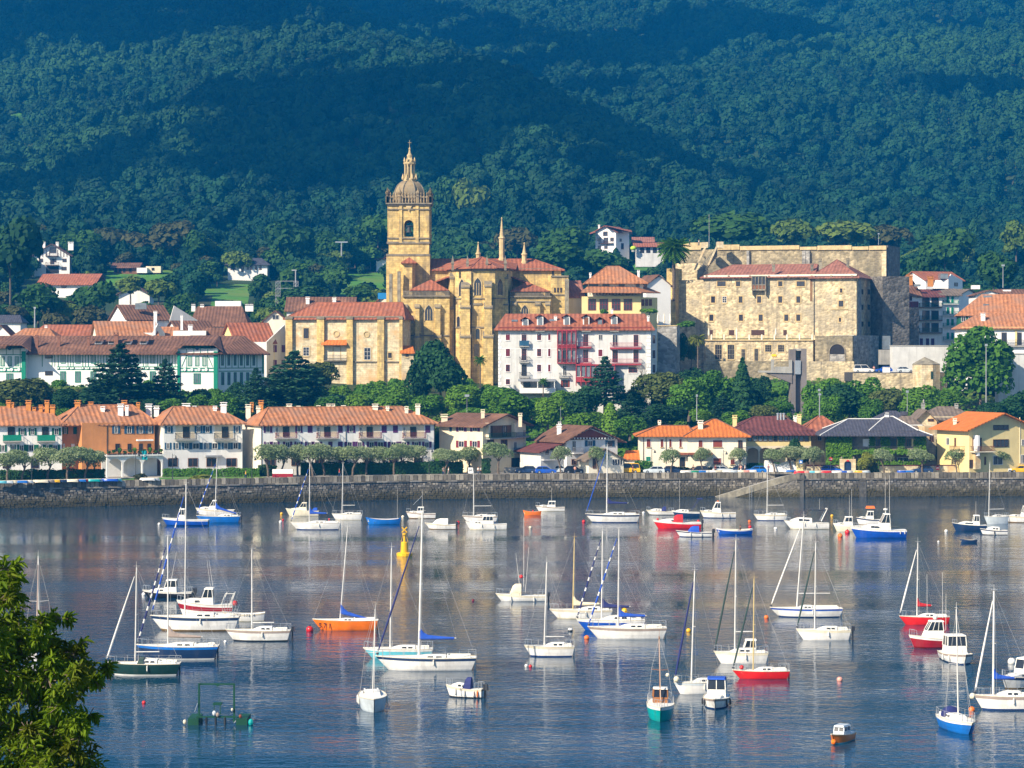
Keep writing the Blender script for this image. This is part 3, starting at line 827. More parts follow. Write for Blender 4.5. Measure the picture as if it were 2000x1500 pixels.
# Q1
B = Bld('row_house','white row house with green shutters and green balconies at the left end of the quay','house',30,926,488)
fp = rect(-62,486,121,491,12); s0 = B.block(fp,ZB,14.9,'plaster_white')
B.hip(fp,14.95,17.9,(4,3),'roof_orange',.75,caps='roof_orange')
row(B,s0,[(-30,-20),(40,47),(60,67),(106,114)],836,850,'paint_darkgreen')
row(B,s0,[(-20,-10),(2,9),(23,28),(38,46),(56,66),(76,83),(90,95),(103,112)],868.5,882,'paint_darkgreen')
for a,c in ((5,41),(72,107)):
 B.win(s0,a + 10,c - 12,834,858,ST_DARK,'door')
 B.balcony(s0,a,c,861,849,'paint_green','concrete',1.3,solid='paint_green')
row(B,s0,[(5,20,'n'),(60,76,'n')],898,915,None,ST_DARK)
for px,a,c,w in ((17,785,811,9),(25,789,808,5),(56,785,801,11),(67,799,809,7),(80,794,809,8),(92,785,806,9),(103,794,812,10)):
 B.chimney(px,a,c,w,494,'chimney_orange')
# Q2
B = Bld('row_house','orange row house with a planted terrace above white arches','house',220,926,496)
fp2 = rect(119,493.5,163,494.5,9); s1 = B.block(fp2,ZB,14.6,'plaster_orange','recessed_wall')
fp = rect(160,491.5,302,498,11); s0 = B.block(fp,ZB,14.8,'plaster_orange')
B.hip(rect(124,491,303,498,12),14.85,18.1,(4.5,3),'roof_orange',.7,caps='roof_orange')
row(B,s1,[(125,130),(143,150,'c')],834,848,'paint_darkgreen')
row(B,s1,[(123,127,'n'),(139,146,'n')],866,879,None,ST_BLIND)
row(B,s0,[(223,230),(248,257),(271,279),(289,296)],832,847,'paint_blue')
row(B,s0,[(225,234,'n'),(249,257,'n'),(271,279,'n'),(288,295,'n')],866,882,None,ST_DARK)
B.slab(s0,266,297,858,861,'awning','plaster_pure',.9)
B.slab(s0,208.5,210,829,888,'downpipe','iron',.08)
# arcade in front
fpa = rect(209,489,318,494,5)
u = (fpa[1] - fpa[0]).normalized(); nn = Vector((-u.y,u.x)); wl = (fpa[1] - fpa[0]).length
ang = math.atan2(u.y,u.x); zt = wz(891,491)
arc = ob('arcade',None,B.t,B.L((*fpa[0],ZB)),ang)
def arch_front(w,h,x0,xs,rise,th,m,name,parent,loc=(0,0,0),rz=0,pier=.28):
 """a wall of arched bays: piers at xs, openings between them"""
 b = MB()
 for a,c in zip(xs,xs[1:]):
  a2,c2 = a + pier / 2,c - pier / 2; n = 10; sp = h - rise - .35
  b.box(a - pier / 2,a + pier / 2,0,th,0,h)
  pts = [((a2 + c2) / 2 - (c2 - a2) / 2 * math.cos(PI * i / n),sp + rise * math.sin(PI * i / n)) for i in range(n + 1)]
  for (xa,za),(xb,zb) in zip(pts,pts[1:]):
   b.add([(xa,0,za),(xb,0,zb),(xb,0,h),(xa,0,h),(xa,th,za),(xb,th,zb),(xb,th,h),(xa,th,h)],[(0,1,2,3),(7,6,5,4),(0,4,5,1)])
 b.box(xs[-1] - pier / 2,xs[-1] + pier / 2,0,th,0,h)
 return ob(name,b.mesh(name,M[m]),parent,loc,rz)
zz = zt - ZB
arch_front(wl,zz,0,[.1,wl * .28,wl * .63,wl - .1],1.3,.35,'plaster_white','arches',arc)
b = MB(); b.box(-.2,wl + .2,-.3,5,zz,zz + .28); ob('terrace_slab',b.mesh('terrace_slab',M['plaster_white']),arc)
b = MB(); b.box(0,wl,3.4,3.6,0,zz - .01); ob('back_wall',b.mesh('back_wall',M['plaster_white']),arc)
b = MB()
for k in range(int(wl / .2)): b.box(.1 + k * .2,.14 + k * .2,-.15,-.11,zz + .28,zz + 1.25)
b.box(0,wl,-.17,-.09,zz + 1.22,zz + 1.3)
ob('railing',b.mesh('railing',M['iron']),arc)
bn = thing('banner','teal banner with a white mark hanging over the terrace railing','banner',tuple(fpa[0] + u * wl * .66 - nn * .24) + (zt + .85,),ang)
b = MB(); n = 6
for i in range(n):
 for j in range(8):
  pass
vv = [(-.55 + 1.1 * i / n,-.05 - .06 * math.sin(i * 1.7 + j * .5),-1.75 * j / 8 + .15) for j in range(9) for i in range(n + 1)]
b.add(vv,[(j * (n + 1) + i,j * (n + 1) + i + 1,(j + 1) * (n + 1) + i + 1,(j + 1) * (n + 1) + i) for j in range(8) for i in range(n)])
mat('banner_teal',(0.01,0.32,0.36),var=.08)
ob('cloth',b.mesh('cloth',M['banner_teal']),bn)
b = MB(); b.tube((-.2,-.125,-.75),(.2,-.125,-.6),.07,.03,5); b.tube((-.25,-.125,-1.0),(.25,-.125,-.9),.04,.04,5)
ob('mark',b.mesh('mark',M['plaster_pure']),bn)
rs = random.Random(8)
for k in range(11):
 q = fpa[0] + u * (wl * (k + .5) / 11) + nn * .15
 t = thing('flower_trough','planted trough on the terrace above the white arches','planter',(q.x,q.y,zt + .28),ang,'planted troughs along the terrace railing')
 b = MB(); b.box(-.42,.42,-.15,.15,0,.3); ob('trough',b.mesh('trough',M['chimney_brown']),t)
 ob('foliage',kit('bush')[0][k % 3],t,(0,0,.35),k,(.24,.2,.26 + .12 * (k % 3)))
for px,a,c,w,m in ((152,785,811,12,'chimney_orange'),(178,788,800,10,'chimney_orange'),(201,797,815,9,'plaster_pure'),(236,792,812,12,'plaster_pure'),(243,785,797,11,'chimney_orange'),(248,795,806,7,'plaster_pure'),(270,789,800,7,'chimney_orange')):
 B.chimney(px,a,c,w,498 if c > 803 else 503,m)
# Q3
B = Bld('row_house','white row house with blue shutters and a cream end wall, low hedge in front','house',396,927,503)
fp = rect(319,496.5,473,502.5,12); s0 = B.block(fp,ZB,14.75,'plaster_white')
B.slab(s0 + 3,302,318.5,829,925,'end_wall','plaster_ivory',.06)
B.hip(fp,14.8,17.7,(3.5,4),'roof_orange',.7,caps='roof_orange')
row(B,s0,[(326,333),(384,391),(401,409),(460,466)],832,846,'paint_blue')
row(B,s0,[(325,331),(342,349),(360,369),(376,389),(402,408),(414,425),(437,445),(455,465)],864.5,877.5,'paint_blue',swf=.52)
for a,c in ((341,382),(417,457)):
 B.slab(s0,a + 2,c - 2,830,856,'recess','plaster_cream',.02); B.win(s0,a + 16,a + 29,833,855,ST_DARK,'door')
 B.balcony(s0,a,c,858,845,'iron','concrete',1.2)
row(B,s0,[(328,347,'n'),(367,386,'n'),(403,423,'n'),(442,462,'n')],894,912,None,ST_BROWN)
B.slab(s0,400,432,889,892,'awning','grey_metal',.9)
B.slab(s0,472,473.2,829,922,'downpipe','wood_white',.08)
for px,a,c,w in ((291,792,810,13),(306,796,808,11),(364,791,808,16),(380,796,804,8),(420,796,807,8),(437,789,812,13)):
 B.chimney(px,a,c,w,505,'plaster_pure')
# Q4
B = Bld('row_house','long white row house with purple shutters behind the row of tamarisks','house',680,927,508)
fp = rect(510,498.5,848,511,11.5); s0 = B.block(fp,ZB,14.55,'plaster_white')
B.slab(s0 + 3,474,509.5,829,924,'end_wall','plaster_ivory',.06)
B.hip(fp,14.6,17.5,(3,5),'roof_orange',.7,caps='roof_orange')
X = lambda v: 440 + v / 4.348
row(B,s0,[(X(345),X(378)),(X(610),X(638)),(X(1052),X(1084)),(X(700),X(740),'c'),(X(958),X(996),'c'),(X(1328),X(1370),'c'),(X(1424),X(1465),'c'),(X(1698),X(1740),'c')],831,845,'paint_purple')
row(B,s0,[(X(345),X(375)),(X(405),X(440)),(X(510),X(548)),(X(605),X(638)),(X(695),X(728)),(X(758),X(800)),(X(875),X(910),'c'),(X(957),X(996),'c'),(X(1035),X(1078)),(X(1125),X(1160)),(X(1222),X(1262)),(X(1292),X(1342)),(X(1405),X(1450)),(X(1497),X(1540)),(X(1605),X(1640)),(X(1692),X(1730))],862.5,874.5,'paint_purple',swf=.55)
for a,c in ((420,600),(770,952),(1130,1318),(1500,1692)):
 B.slab(s0,X(a) + 1,X(c) - 1,830,853,'recess','plaster_cream',.02); B.win(s0,X(a + 68),X(a + 122),833,853,ST_DARK,'door')
 B.win(s0,X(a + 8),X(a + 30),834,850,ST_W)
 B.balcony(s0,X(a),X(c),855.5,844.5,'paint_maroon','concrete',1.2)
row(B,s0,[(X(v),X(v + 75),'n') for v in (350,560,760,960,1180,1390,1600)],894,910,None,ST_BROWN)
for v in (305,1022,1772): B.slab(s0,X(v),X(v) + 1.2,829,924,'downpipe','iron',.08)
for px,a,c,w,m in ((485,793,818,11,'plaster_ivory'),(505,796,808,9,'plaster_ivory'),(510,785,800,10,'chimney_orange'),(492,789,799,7,'chimney_orange'),(565,792,807,11,'plaster_ivory'),(583,796,804,8,'plaster_ivory'),(622,795,806,8,'plaster_ivory'),(642,792,806,9,'plaster_ivory'),(651,792,806,7,'plaster_ivory'),(671,795,806,9,'plaster_ivory'),(733,792,807,12,'plaster_ivory'),(757,796,804,7,'plaster_ivory'),(794,797,807,8,'plaster_ivory'),(816,792,812,10,'plaster_ivory')):
 B.chimney(px,a,c,w,509 + (px - 500) * .012,m)
# Q5
B = Bld('corner_house','cream house with a brown roof, green balconies and a gabled loggia','house',943,926,510)
A0 = V2(943,508); lw = Vector((-8.86,8.0)); gw = Vector((8.58,9.5))
fp = [A0 + lw,A0,A0 + gw,A0 + gw + lw]; s0 = B.block(fp,ZB,14.0,'plaster_cream',gable={1: (15.9,.5)})
B.hip([A0,A0 + gw,A0 + gw + lw,A0 + lw],14.05,16.1,0,'roof_brown',1.2,axis=1)
X = lambda v: 840 + v / 4.348
row(B,s0,[(X(245),X(288)),(X(362),X(402))],831,843,'paint_purple',swf=.52); row(B,s0,[(X(245),X(290)),(X(360),X(402))],860.5,874,'paint_maroon',swf=.52)
B.slab(s0,X(165),X(185),831,843,'shutter','paint_blue',.05)
B.slab(s0 + 1,X(475),X(695),831,854,'loggia_recess','wood_brown',.02)
for v in (492,612): B.win(s0 + 1,X(v),X(v + 36),832,853,ST_DARK,'door')
B.balcony(s0 + 1,X(470),X(698),855,845,'paint_darkgreen','concrete',1.2); B.balcony(s0 + 1,X(702),X(808),852.5,844,'paint_blue','concrete',1.1); B.balcony(s0 + 1,X(702),X(808),883,874,'paint_blue','concrete',1.1)
for v in (705,470,690): B.slab(s0 + 1,X(v),X(v + 14),826,854,'post','plaster_cream',.9)
B.win(s0 + 1,X(706),X(735),833,851,ST_W,'door'); B.win(s0 + 1,X(710),X(735),863,882,ST_W,'door')
row(B,s0 + 1,[(X(485),X(540),'n'),(X(600),X(655),'n')],858,873,None,ST_BROWN); B.win(s0 + 1,X(690),X(785),894,912,ST_DARK,'arched_door')
B.slab(s0 + 1,X(792),X(812),840,912,'stone_quoin','ashlar_pale',.08)
B.chimney(943,803,812,8,513,'plaster_cream'); B.chimney(1016,810,828,8,512,'plaster_cream'); B.chimney(868,812,822,14,517,'plaster_cream',name='chimney')
# Q6
B = Bld('gabled_house','white house with a wide brown gable roof, maroon gable top and a stone porch','house',1156,925,511)
fp = rect(1107,508,1206,514,11); s0 = B.block(fp,ZB,11.0,'plaster_white',gable={0: (13.35,.45)})
# gable roof over the main block, uneven sides
u = (fp[1] - fp[0]).normalized(); n_ = Vector((-u.y,u.x)); o_ = 1.0
g0 = fp[0] - n_ * o_ - u * 1.2; g1 = fp[1] - n_ * o_ + u * 1.6; pk = fp[0].lerp(fp[1],.45) - n_ * o_; dp = n_ * 13
B.roof_pts([(*g0,10.6),(*pk,13.75),(*g1,10.4),(*(g1 + dp),10.4),(*(pk + dp),13.75),(*(g0 + dp),10.6)],[(0,1,4,5),(1,2,3,4)],'roof_brown')
b = MB()
pa,pb,pc = (fp[0].lerp(fp[1],.1),fp[0].lerp(fp[1],.9),fp[0].lerp(fp[1],.45))
b.add([B.L((*(q - n_ * d),z)) for d in (.12,-.05) for q,z in ((pa,11.25),(pb,11.1),(pc,13.1))],[(0,1,2),(5,4,3),(0,2,5,3),(1,4,5,2),(0,3,4,1)])
ob('gable_panel',b.mesh('gable_panel',M['paint_rust']),B.t)
X = lambda v: 840 + v / 4.348
B.slab(s0,X(1185),X(1585),855.5,858,'beam','wood_dark',.25)
for v in range(1190,1590,26): B.slab(s0,X(v),X(v + 9),854.5,857.5,'bracket','plaster_pure',.4)
row(B,s0,[(X(1338),X(1378))],860,872,'paint_blue',swf=.6); row(B,s0,[(X(1510),X(1545))],860,872,'paint_blue',ST_DARK,swf=.6)
B.win(s0,X(1205),X(1238),861,882,ST_W,'door'); B.balcony(s0,X(1200),X(1282),884,873,'steel','wood_white',1.0)
row(B,s0,[(X(1200),X(1240),'n'),(X(1310),X(1350),'n')],896,908,None,ST_BROWN)
fl = rect(1056,506.5,1110,509.8,8); s1 = B.block(fl,ZB,8.9,'plaster_grey_white','side_wall')
B.win(s1,X(978),X(1008),877,888,ST_BROWN); B.win(s1,X(1042),X(1056),874,890,ST_BROWN); B.balcony(s1,X(946),X(1050),897,885,'steel','wood_white',.9)
u2 = (fl[1] - fl[0]).normalized(); n2 = Vector((-u2.y,u2.x))
q0,q1 = fl[0] - n2 * .9 - u2 * .8,fl[1] - n2 * .9 + u2 * .4
B.roof_pts([(*q0,8.7),(*q1,10.9),(*(q1 + n2 * 10),10.9),(*(q0 + n2 * 10),8.7)],[(0,1,2,3)],'roof_maroon',name='side_roof')
fpq = rect(1150,503.5,1218,506,5); s2 = B.block(fpq,ZB,7.4,'plaster_ivory','porch_wall',gable={0: (9.2,.45)})
u3 = (fpq[1] - fpq[0]).normalized(); n3 = Vector((-u3.y,u3.x))
g0 = fpq[0] - n3 * .7 - u3 * 1.0; g1 = fpq[1] - n3 * .7 + u3 * .9; pk = fpq[0].lerp(fpq[1],.45) - n3 * .7; dp = n3 * 6
B.roof_pts([(*g0,7.05),(*pk,9.5),(*g1,6.9),(*(g1 + dp),6.9),(*(pk + dp),9.5),(*(g0 + dp),7.05)],[(0,1,4,5),(1,2,3,4)],'roof_greybrown',name='porch_roof')
B.win(s2,X(1545),X(1635),896,909,Style('wood_white','glass',4,1,.1)); B.win(s2,X(1380),X(1410),895,915,ST_BROWN,'door')
B.chimney(1092,832,845,10,514,'plaster_pure'); B.chimney(1093,827,832,6,519,'plaster_grey_white')
b = MB(); b.tube((0,0,0),(0,0,4.0),.03); b.tube((-.5,0,3.4),(.5,0,3.4),.02); ob('aerial',b.mesh('aerial',M['steel']),B.t,B.L((wx(1095,519),519,wz(832,519))))
# Q7
B = Bld('villa','cream villa with a bright orange hipped roof and rust red blinds','house',1358,925,513)
fp = rect(1251,511.5,1346,511.5,10); s1 = B.block(fp,ZB,12.0,'plaster_ivory','wing_wall')
B.hip(rect(1251,511.5,1352,511.5,10),12.05,13.6,(4,.5),'roof_bright',1.0,name='wing_roof',caps='roof_brown')
fp = rect(1344,510.6,1457,510.6,13); s0 = B.block(fp,ZB,12.05,'plaster_ivory')
B.hip(fp,12.1,14.9,5.4,'roof_bright',1.0,caps='roof_brown')
X = lambda v: 1220 + v / 4.762
for a,c in ((205,240),(335,358),(415,435),(510,530)): B.win(s1,X(a),X(c),858,873,ST_RUST)
for a,c in ((688,723),(823,906)): B.win(s0,X(a),X(c),860,873,ST_RUST)
B.win(s0,X(1055),X(1095),860,882,ST_BROWN,'door'); B.balcony(s0,X(1020),X(1132),883,873,'iron','concrete',.9)
for a,c in ((825,895),(985,1022)): B.win(s0,X(a),X(c),895,907,ST_RUST)
B.win(s1,X(510),X(560),893,911,ST_DARK,'door'); B.win(s1,X(200),X(238),892,900,ST_GREENG)
p = B.slab(s1,X(470),X(585),884,888,'awning_roof','roof_red',1.3); B.slab(s0,X(592),X(815),884,888,'awning_roof','roof_red',1.3)
for v,q in ((175,s1),(385,s1),(590,s1)): B.slab(q,X(v) - .6,X(v) + .6,850,905,'downpipe','wood_dark',.1)
B.chimney(1288,824,834,6,517,'plaster_ivory'); B.chimney(1368,824,836,11,513,'plaster_ivory')
s = thing('garage','low cream garage with an orange tiled roof left of the cream villa','garage',(wx(1238,514),514,ZB))
b = MB(); b.box(-1.8,1.7,0,5,0,3.6); ob('wall',b.mesh('wall',M['plaster_ivory']),s)
ob('roof',roof_mesh([(-2.2,-.5,3.5),(2.1,-.5,3.5),(1.5,3,5.1),(-1.5,3,5.1)],[(0,1,2,3)],.2,M['roof_bright']),s)
# Q8
B = Bld('gallery_house','yellowish house with a maroon roof and a glazed first floor gallery','house',1510,922,520)
fp = rect(1440,522,1572,522,11); s0 = B.block(fp,ZB,13.0,'plaster_cream')
B.hip(fp,13.0,15.1,(4,4),'roof_maroon',1.3,caps='roof_maroon')
fg = rect(1457,517,1584,519,4); s1 = B.block(fg,wz(871,518),wz(848,518),'plaster_yellow','gallery_wall')
X = lambda v: 1220 + v / 4.762
B.roof_pts([(*(fg[0] + Vector((-1,-.8))),wz(848.5,517)),(*(fg[1] + Vector((1.4,-.8))),wz(848.5,519)),(*(fg[2] + Vector((1.4,0))),wz(838,521)),(*(fg[3] + Vector((-1,0))),wz(838,521))],[(0,1,2,3)],'roof_maroon',name='gallery_roof')
for k in range(12):
 a = 1142 + k * 48
 if 5 == k: B.win(s1,X(a),X(a + 40),849.5,862,ST_DARK,'gallery_window')
 else: B.win(s1,X(a),X(a + 42),849.5,862,Style('wood_dark','glass_pale',1,1,.1) if k == 0 else STG,'gallery_window') if k else None
 if k == 0: STG = Style('wood_dark','glass_pale',1,1,.1); B.win(s1,X(a),X(a + 42),849.5,862,STG,'gallery_window')
arc = ob('arcade',None,B.t,B.L((*fg[0],ZB)),math.atan2((fg[1] - fg[0]).y,(fg[1] - fg[0]).x))
wl = (fg[1] - fg[0]).length; arch_front(wl,wz(871,518) - ZB,0,[.1,wl * .2,wl * .4,wl * .62,wl * .85,wl - .1],.8,.35,'plaster_cream','arches',arc)
B.chimney(1435,814,829,9,527,'plaster_yellow'); B.chimney(1553,815,829,7,527,'plaster_white'); B.chimney(1561,812,831,8,526,'plaster_yellow')
for k in range(3):
 b = MB(); b.tube((0,0,0),(0,0,1.3),.22,.22,10); b.lathe([(.3,1.3),(.3,1.42),(.05,1.55)],10)
 ob('vent_pipe',b.mesh('vent_pipe',M['steel']),B.t,B.L((wx(1519 + k * 6,526),526,wz(821,526))))
# Q9
B = Bld('stone_house','stone house with a brown red pyramid roof between the gallery house and the ivy house','house',1600,922,524)
fp = rect(1572,523,1645,523,10); s0 = B.block(fp,ZB,12.6,'ashlar_pale')
B.hip(fp,12.6,15.2,3.4,'roof_red',1.0,caps='roof_red')
B.win(s0,1597,1605,848,861,ST_W); B.win(s0,1580,1586,850,861,ST_W)
b = MB(); b.tube((0,0,0),(0,0,4.6),.06); b.box(-.3,.3,-.15,.15,4.5,4.9); ob('mast',b.mesh('mast',M['steel']),B.t,B.L((wx(1601,526),526,wz(815,526))))
# Q10
B = Bld('ivy_house','ivy covered house under a broad dark slate roof','house',1710,922,514)
fp = rect(1617,513,1806,512,12); s0 = B.block(fp,ZB,12.3,'stone_dark_trim')
fl = rect(1615,511.6,1662,511.6,3); s1 = B.block(fl,ZB,12.2,'undergrowth','ivy_wing')
B.hip(rect(1612,511,1808,511,14),12.3,14.9,(5.5,6.5),'roof_slate',1.2,caps='wood_white')
fr = rect(1700,512,1790,512,12)
B.hip(fr,12.9,15.4,3.8,'roof_slate',.3,name='front_roof',caps='wood_white')
X = lambda v: 1580 + v / 4.762
for a,c,st in ((500,568,ST_BLIND),(610,660,ST_BROWN),(750,812,ST_DARK),(905,950,ST_BROWN)): B.win(s0,X(a),X(c),857,873,st,'door' if a == 610 else 'window')
B.balcony(s0,X(410),X(1040),881,871,'iron','wood_dark',1.4)
for a,c in ((600,618),(818,832),(955,970)): B.slab(s0,X(a),X(c),857,873,'shutter','plaster_yellow',.08)
for a,c in ((500,560),(820,930)): B.win(s0,X(a),X(c),893,910,ST_W)
rg = np.random.default_rng(77); C = []
def ivy_patch(sg,x0,x1,y0,y1,n,off=.2):
 for _ in range(n):
  px,py = rg.uniform(x0,x1),rg.uniform(y0,y1)
  p_,u_,nr_,z_,t_ = B.hit(sg,px,py); q = p_ + nr_ * (off + rg.uniform(0,.3)); C.append(B.L((q.x,q.y,z_)))
ivy_patch(s1,1614,1663,846,922,1500); ivy_patch(s0,1662,1806,878,887,500,1.5); ivy_patch(s0,1698,1708,848,880,160); ivy_patch(s0,1720,1737,850,880,300); ivy_patch(s0,1753,1766,852,880,240); ivy_patch(s0,1785,1808,848,905,600); ivy_patch(s0,1662,1800,900,920,700)
C = np.array(C); Nn = np.tile(np.array([0,-1.,.3]),(len(C),1)) + rg.normal(size=(len(C),3)) * .5; Nn /= np.linalg.norm(Nn,axis=1)[:,None]
v,f = leaf_quads(C,Nn,.2,rg)
ob('ivy',np_mesh('ivy',v,f,M['leaf_bright']),B.t)
B.chimney(1732,806,822,9,518,'plaster_pure','roof_slate')
# houses behind
B = Bld('slate_roof_house','house with a blue grey slate roof behind the ivy house','house',1760,880,545)
fp = rect(1700,540,1800,540,12); B.block(fp,6,14.0,'plaster_grey_white'); B.hip(fp,13.2,15.9,4.5,'roof_slate',1.0)
B.box('roof_hatch','roof_slate',1762,1773,804,811,543,546)
B = Bld('stone_farmhouse','stone house with a grey brown gable roof beside the yellow corner house','house',1820,905,535)
fp = rect(1812,533,1905,533,12); s0 = B.block(fp,4,15.0,'ashlar_pale')
B.hip(fp,14.8,17.0,(3,3.5),'roof_greybrown',1.1)
fg = rect(1786,531,1830,531,9); s1 = B.block(fg,4,14.2,'ashlar_pale','gable_wall',gable={0: (16.3,.5)})
B.hip(fg,14.2,16.5,0,'roof_greybrown',.9,axis=1,name='gable_roof')
fh = rect(1748,526,1802,526,8); s2 = B.block(fh,4,13.5,'plaster_grey_white','lower_wall'); B.hip(fh,13.3,15.2,(2,2),'roof_greybrown',.9,name='lower_roof')
fw = rect(1806,522,1848,523,8); s3 = B.block(fw,4,13.3,'ashlar_pale','annex_wall')
for a,c,y0,y1 in ((1812,1824,818,823),(1815,1823,850,862)): B.win(s3 if y0 > 830 else s1,a,c,y0,y1,ST_BROWN)
B.balcony(s1,1790,1828,845,836,'wood_brown','wood_brown',1.2); B.win(s3,1829,1842,887,902,ST_DARK,'door'); B.win(s3,1812,1822,888,902,ST_W)
B.chimney(1868,791,803,7,538,'concrete'); B.chimney(1803,790,801,7,538,'concrete')
b = MB(); b.lathe([(.02,0),(.22,.1),(.16,.5),(.2,.8),(.05,1.1)],8); ob('finial_figure',b.mesh('finial_figure',M['concrete']),B.t,B.L((wx(1804,538),538,wz(790,538))))
# Q12
B = Bld('corner_house','yellow corner house with an orange gable roof at the right end of the quay','house',1893,922,505)
A0 = V2(1893,505); lw = Vector((-4.6,10.5)); gw = Vector((14,6.1))
fp = [A0 + lw,A0,A0 + gw,A0 + gw + lw]; s0 = B.block(fp,ZB,13.4,'plaster_yellow',gable={1: (16.1,.5)})
B.hip([A0,A0 + gw,A0 + gw + lw,A0 + lw],13.5,16.4,0,'roof_bright',1.2,axis=1)
X = lambda v: 1580 + v / 4.762
B.win(s0 + 1,X(1712),X(1855),830,840,Style('wood_dark','glass',3,1,.1)); B.win(s0 + 1,X(1712),X(1855),858,873,Style('wood_dark','glass',4,1,.1))
B.win(s0 + 1,X(1520),X(1605),855,880,ST_BROWN,'door'); B.slab(s0 + 1,X(1530),X(1548),850,890,'column','plaster_pure',1.5)
B.balcony(s0 + 1,X(1500),X(1690),881,871,'wood_brown','plaster_cream',1.6); B.balcony(s0,X(1352),X(1452),881,871,'wood_brown','plaster_cream',1.2)
B.win(s0,X(1280),X(1308),855,869,ST_W); B.win(s0,X(1355),X(1370),855,872,ST_BROWN,'door')
B.win(s0 + 1,X(1710),X(1800),890,908,ST_W,'door'); B.win(s0 + 1,X(1490),X(1525),898,914,ST_DARK,'door'); B.win(s0 + 1,X(1630),X(1646),892,908,ST_BROWN,'door'); B.win(s0 + 1,X(1975),X(2005),858,870,ST_W); B.win(s0 + 1,X(1970),X(2005),888,905,ST_W)
B.slab(s0 + 1,X(1524),X(1575),886,916,'pillar','ashlar_pale',.9); B.slab(s0 + 1,X(1958),X(1963),815,905,'downpipe','plaster_cream',.1)
B.chimney(1865,820,826,7,512,'plaster_ivory')
# ------------------------------------------------------------------ old town on its terrace
# T1 long timbered building
B = Bld('timbered_building','long white building with green timbering, brown roof and green corner posts','building',240,776,600)
fp = [V2(-60,603),V2(425,597),V2(516,606),V2(516,622),V2(-60,622)]
b = None
fm = rect(-70,604,348,600,14); s0 = B.block(fm,14,28.2,'plaster_pure')
fr = rect(424,598.4,516,607,14); s2 = B.block(fr,14,28.1,'plaster_pure','wing_wall')
fb = rect(347,598.0,425,597.6,16); s1 = B.block(fb,14,29.2,'plaster_pure','bay_wall')
fc = rect(-10,600.6,50,600.4,16); s3 = B.block(fc,14,29.2,'plaster_pure','bay_wall')
xl,xr = wx(-80,604),wx(516,607)
ze,zr = 28.0,32.2
R = [(xl,602.4,ze),(wx(424,598),596.8,ze),(xr + 1.6,605.4,ze - .1),(wx(512,620),623,ze),(xl,623,ze),(xl,611.5,zr),(wx(478,612),611.5,zr)]
B.roof_pts(R,[(0,1,6,5),(1,2,6),(2,3,6),(3,4,5,6)],'roof_brown',.3)
for (a,c,pk,sg) in ((347,425,386,s1),(-10,50,20,s3)):      # bays rise through the eaves under small hipped gables
 A_,C_ = wx(a,597),wx(c,597); y0 = 596.6
 zt = 30.1
 B.roof_pts([(A_ - 1.3,y0,28.6),(A_ + .8,y0 - .2,zt),(C_ - .8,y0 - .2,zt),(C_ + 1.3,y0,28.6),(C_ - 1.2,611,32.3),(A_ + 1.2,611,32.3)],[(0,1,5),(1,2,4,5),(2,3,4)],'roof_brown',.25,'bay_roof')
def beams(sg,items,m='paint_green',th=.08):
 for x0,x1,y0,y1 in items: B.slab(sg,x0,x1,y0,y1,'beam',m,th)
def disc(sg,px,py,r,m):
 p_,u,nr,z,t = B.hit(sg,px,py); b = MB(); rr = r * t / F
 b.lathe([(rr * 1.35,0),(rr * 1.35,.16),(rr * 1.05,.2)],14); b.v = [(x,-z_,y) for x,y,z_ in b.v]
 return ob('roundel',b.mesh('roundel',M[m]),B.t,B.L((p_.x,p_.y,z)),math.atan2(u.y,u.x))
x = 86.0; xs = []
for cx in (92,123,152,182,212,240,270,298,327):
 hid = cx < 100
 if hid:
  B.win(s0,cx - 4,cx + 11,692,700,ST_DARK); B.win(s0,cx - 4,cx + 11,725,733,ST_DARK)
 else:
  B.win(s0,cx - 4.5,cx + 5,692.5,710,ST_GREEN); B.win(s0,cx - 5.5,cx + 6,725,747,ST_GREENG)
 beams(s0,[(cx - 10,cx - 8.8,691,716),(cx + 9,cx + 10.2,691,716),(cx + 14.5,cx + 15.5,691,716)])
 if not hid:
  for q in (cx - 9,cx + 10): disc(s0,q,719,2.1,'paint_green'); disc(s0,q,719,1.35,'plaster_pure').location.y -= .06
beams(s0,[(112,347,715.6,717),(112,347,721,722.4),(84,347,689.5,691)])
for sg,a,c in ((s1,347,425),(s3,-10,50)):
 beams(sg,[(a - .5,a + 4.5,686,765),(c - 7.5,c + .4,686,778)],th=.3)
 beams(sg,[(a + 5,c - 8,692,693.5),(a + 5,c - 8,681,682.2),(a + 8,c - 14,677,678.2),(a + 5,c - 8,718,720),(a + 5,c - 8,724.5,727)])
 mid = (a + c) / 2 - 1
 for k in (-1,0,1):
  B.win(sg,mid + k * 14 - 4,mid + k * 14 + 4,696,715,ST_GREEN)
 beams(sg,[(mid - 21,mid - 20,682,718),(mid + 20,mid + 21,682,718),(mid - 7,mid - 6,678,693),(mid + 6,mid + 7,678,693)])
 for k in (-24,-10,4,18): disc(sg,mid + k,722,3.0,'paint_green'); disc(sg,mid + k,722,2.3,'plaster_pure').location.y -= .06
 B.win(sg,mid - 7,mid + 7,729,750,ST_GREENG)
 disc(sg,mid,680.5,2.6,'paint_blue')
 # raking braces of the bay
 for sx in (-1,1):
  p0 = B.hit(sg,mid + sx * 30,716); p1 = B.hit(sg,mid + sx * 22,697)
  b = MB(); b.tube(B.L((p0[0].x,p0[0].y - .03,p0[3])),B.L((p1[0].x,p1[0].y - .03,p1[3])),.09,.09,4); ob('brace',b.mesh('brace',M['paint_green']),B.t)
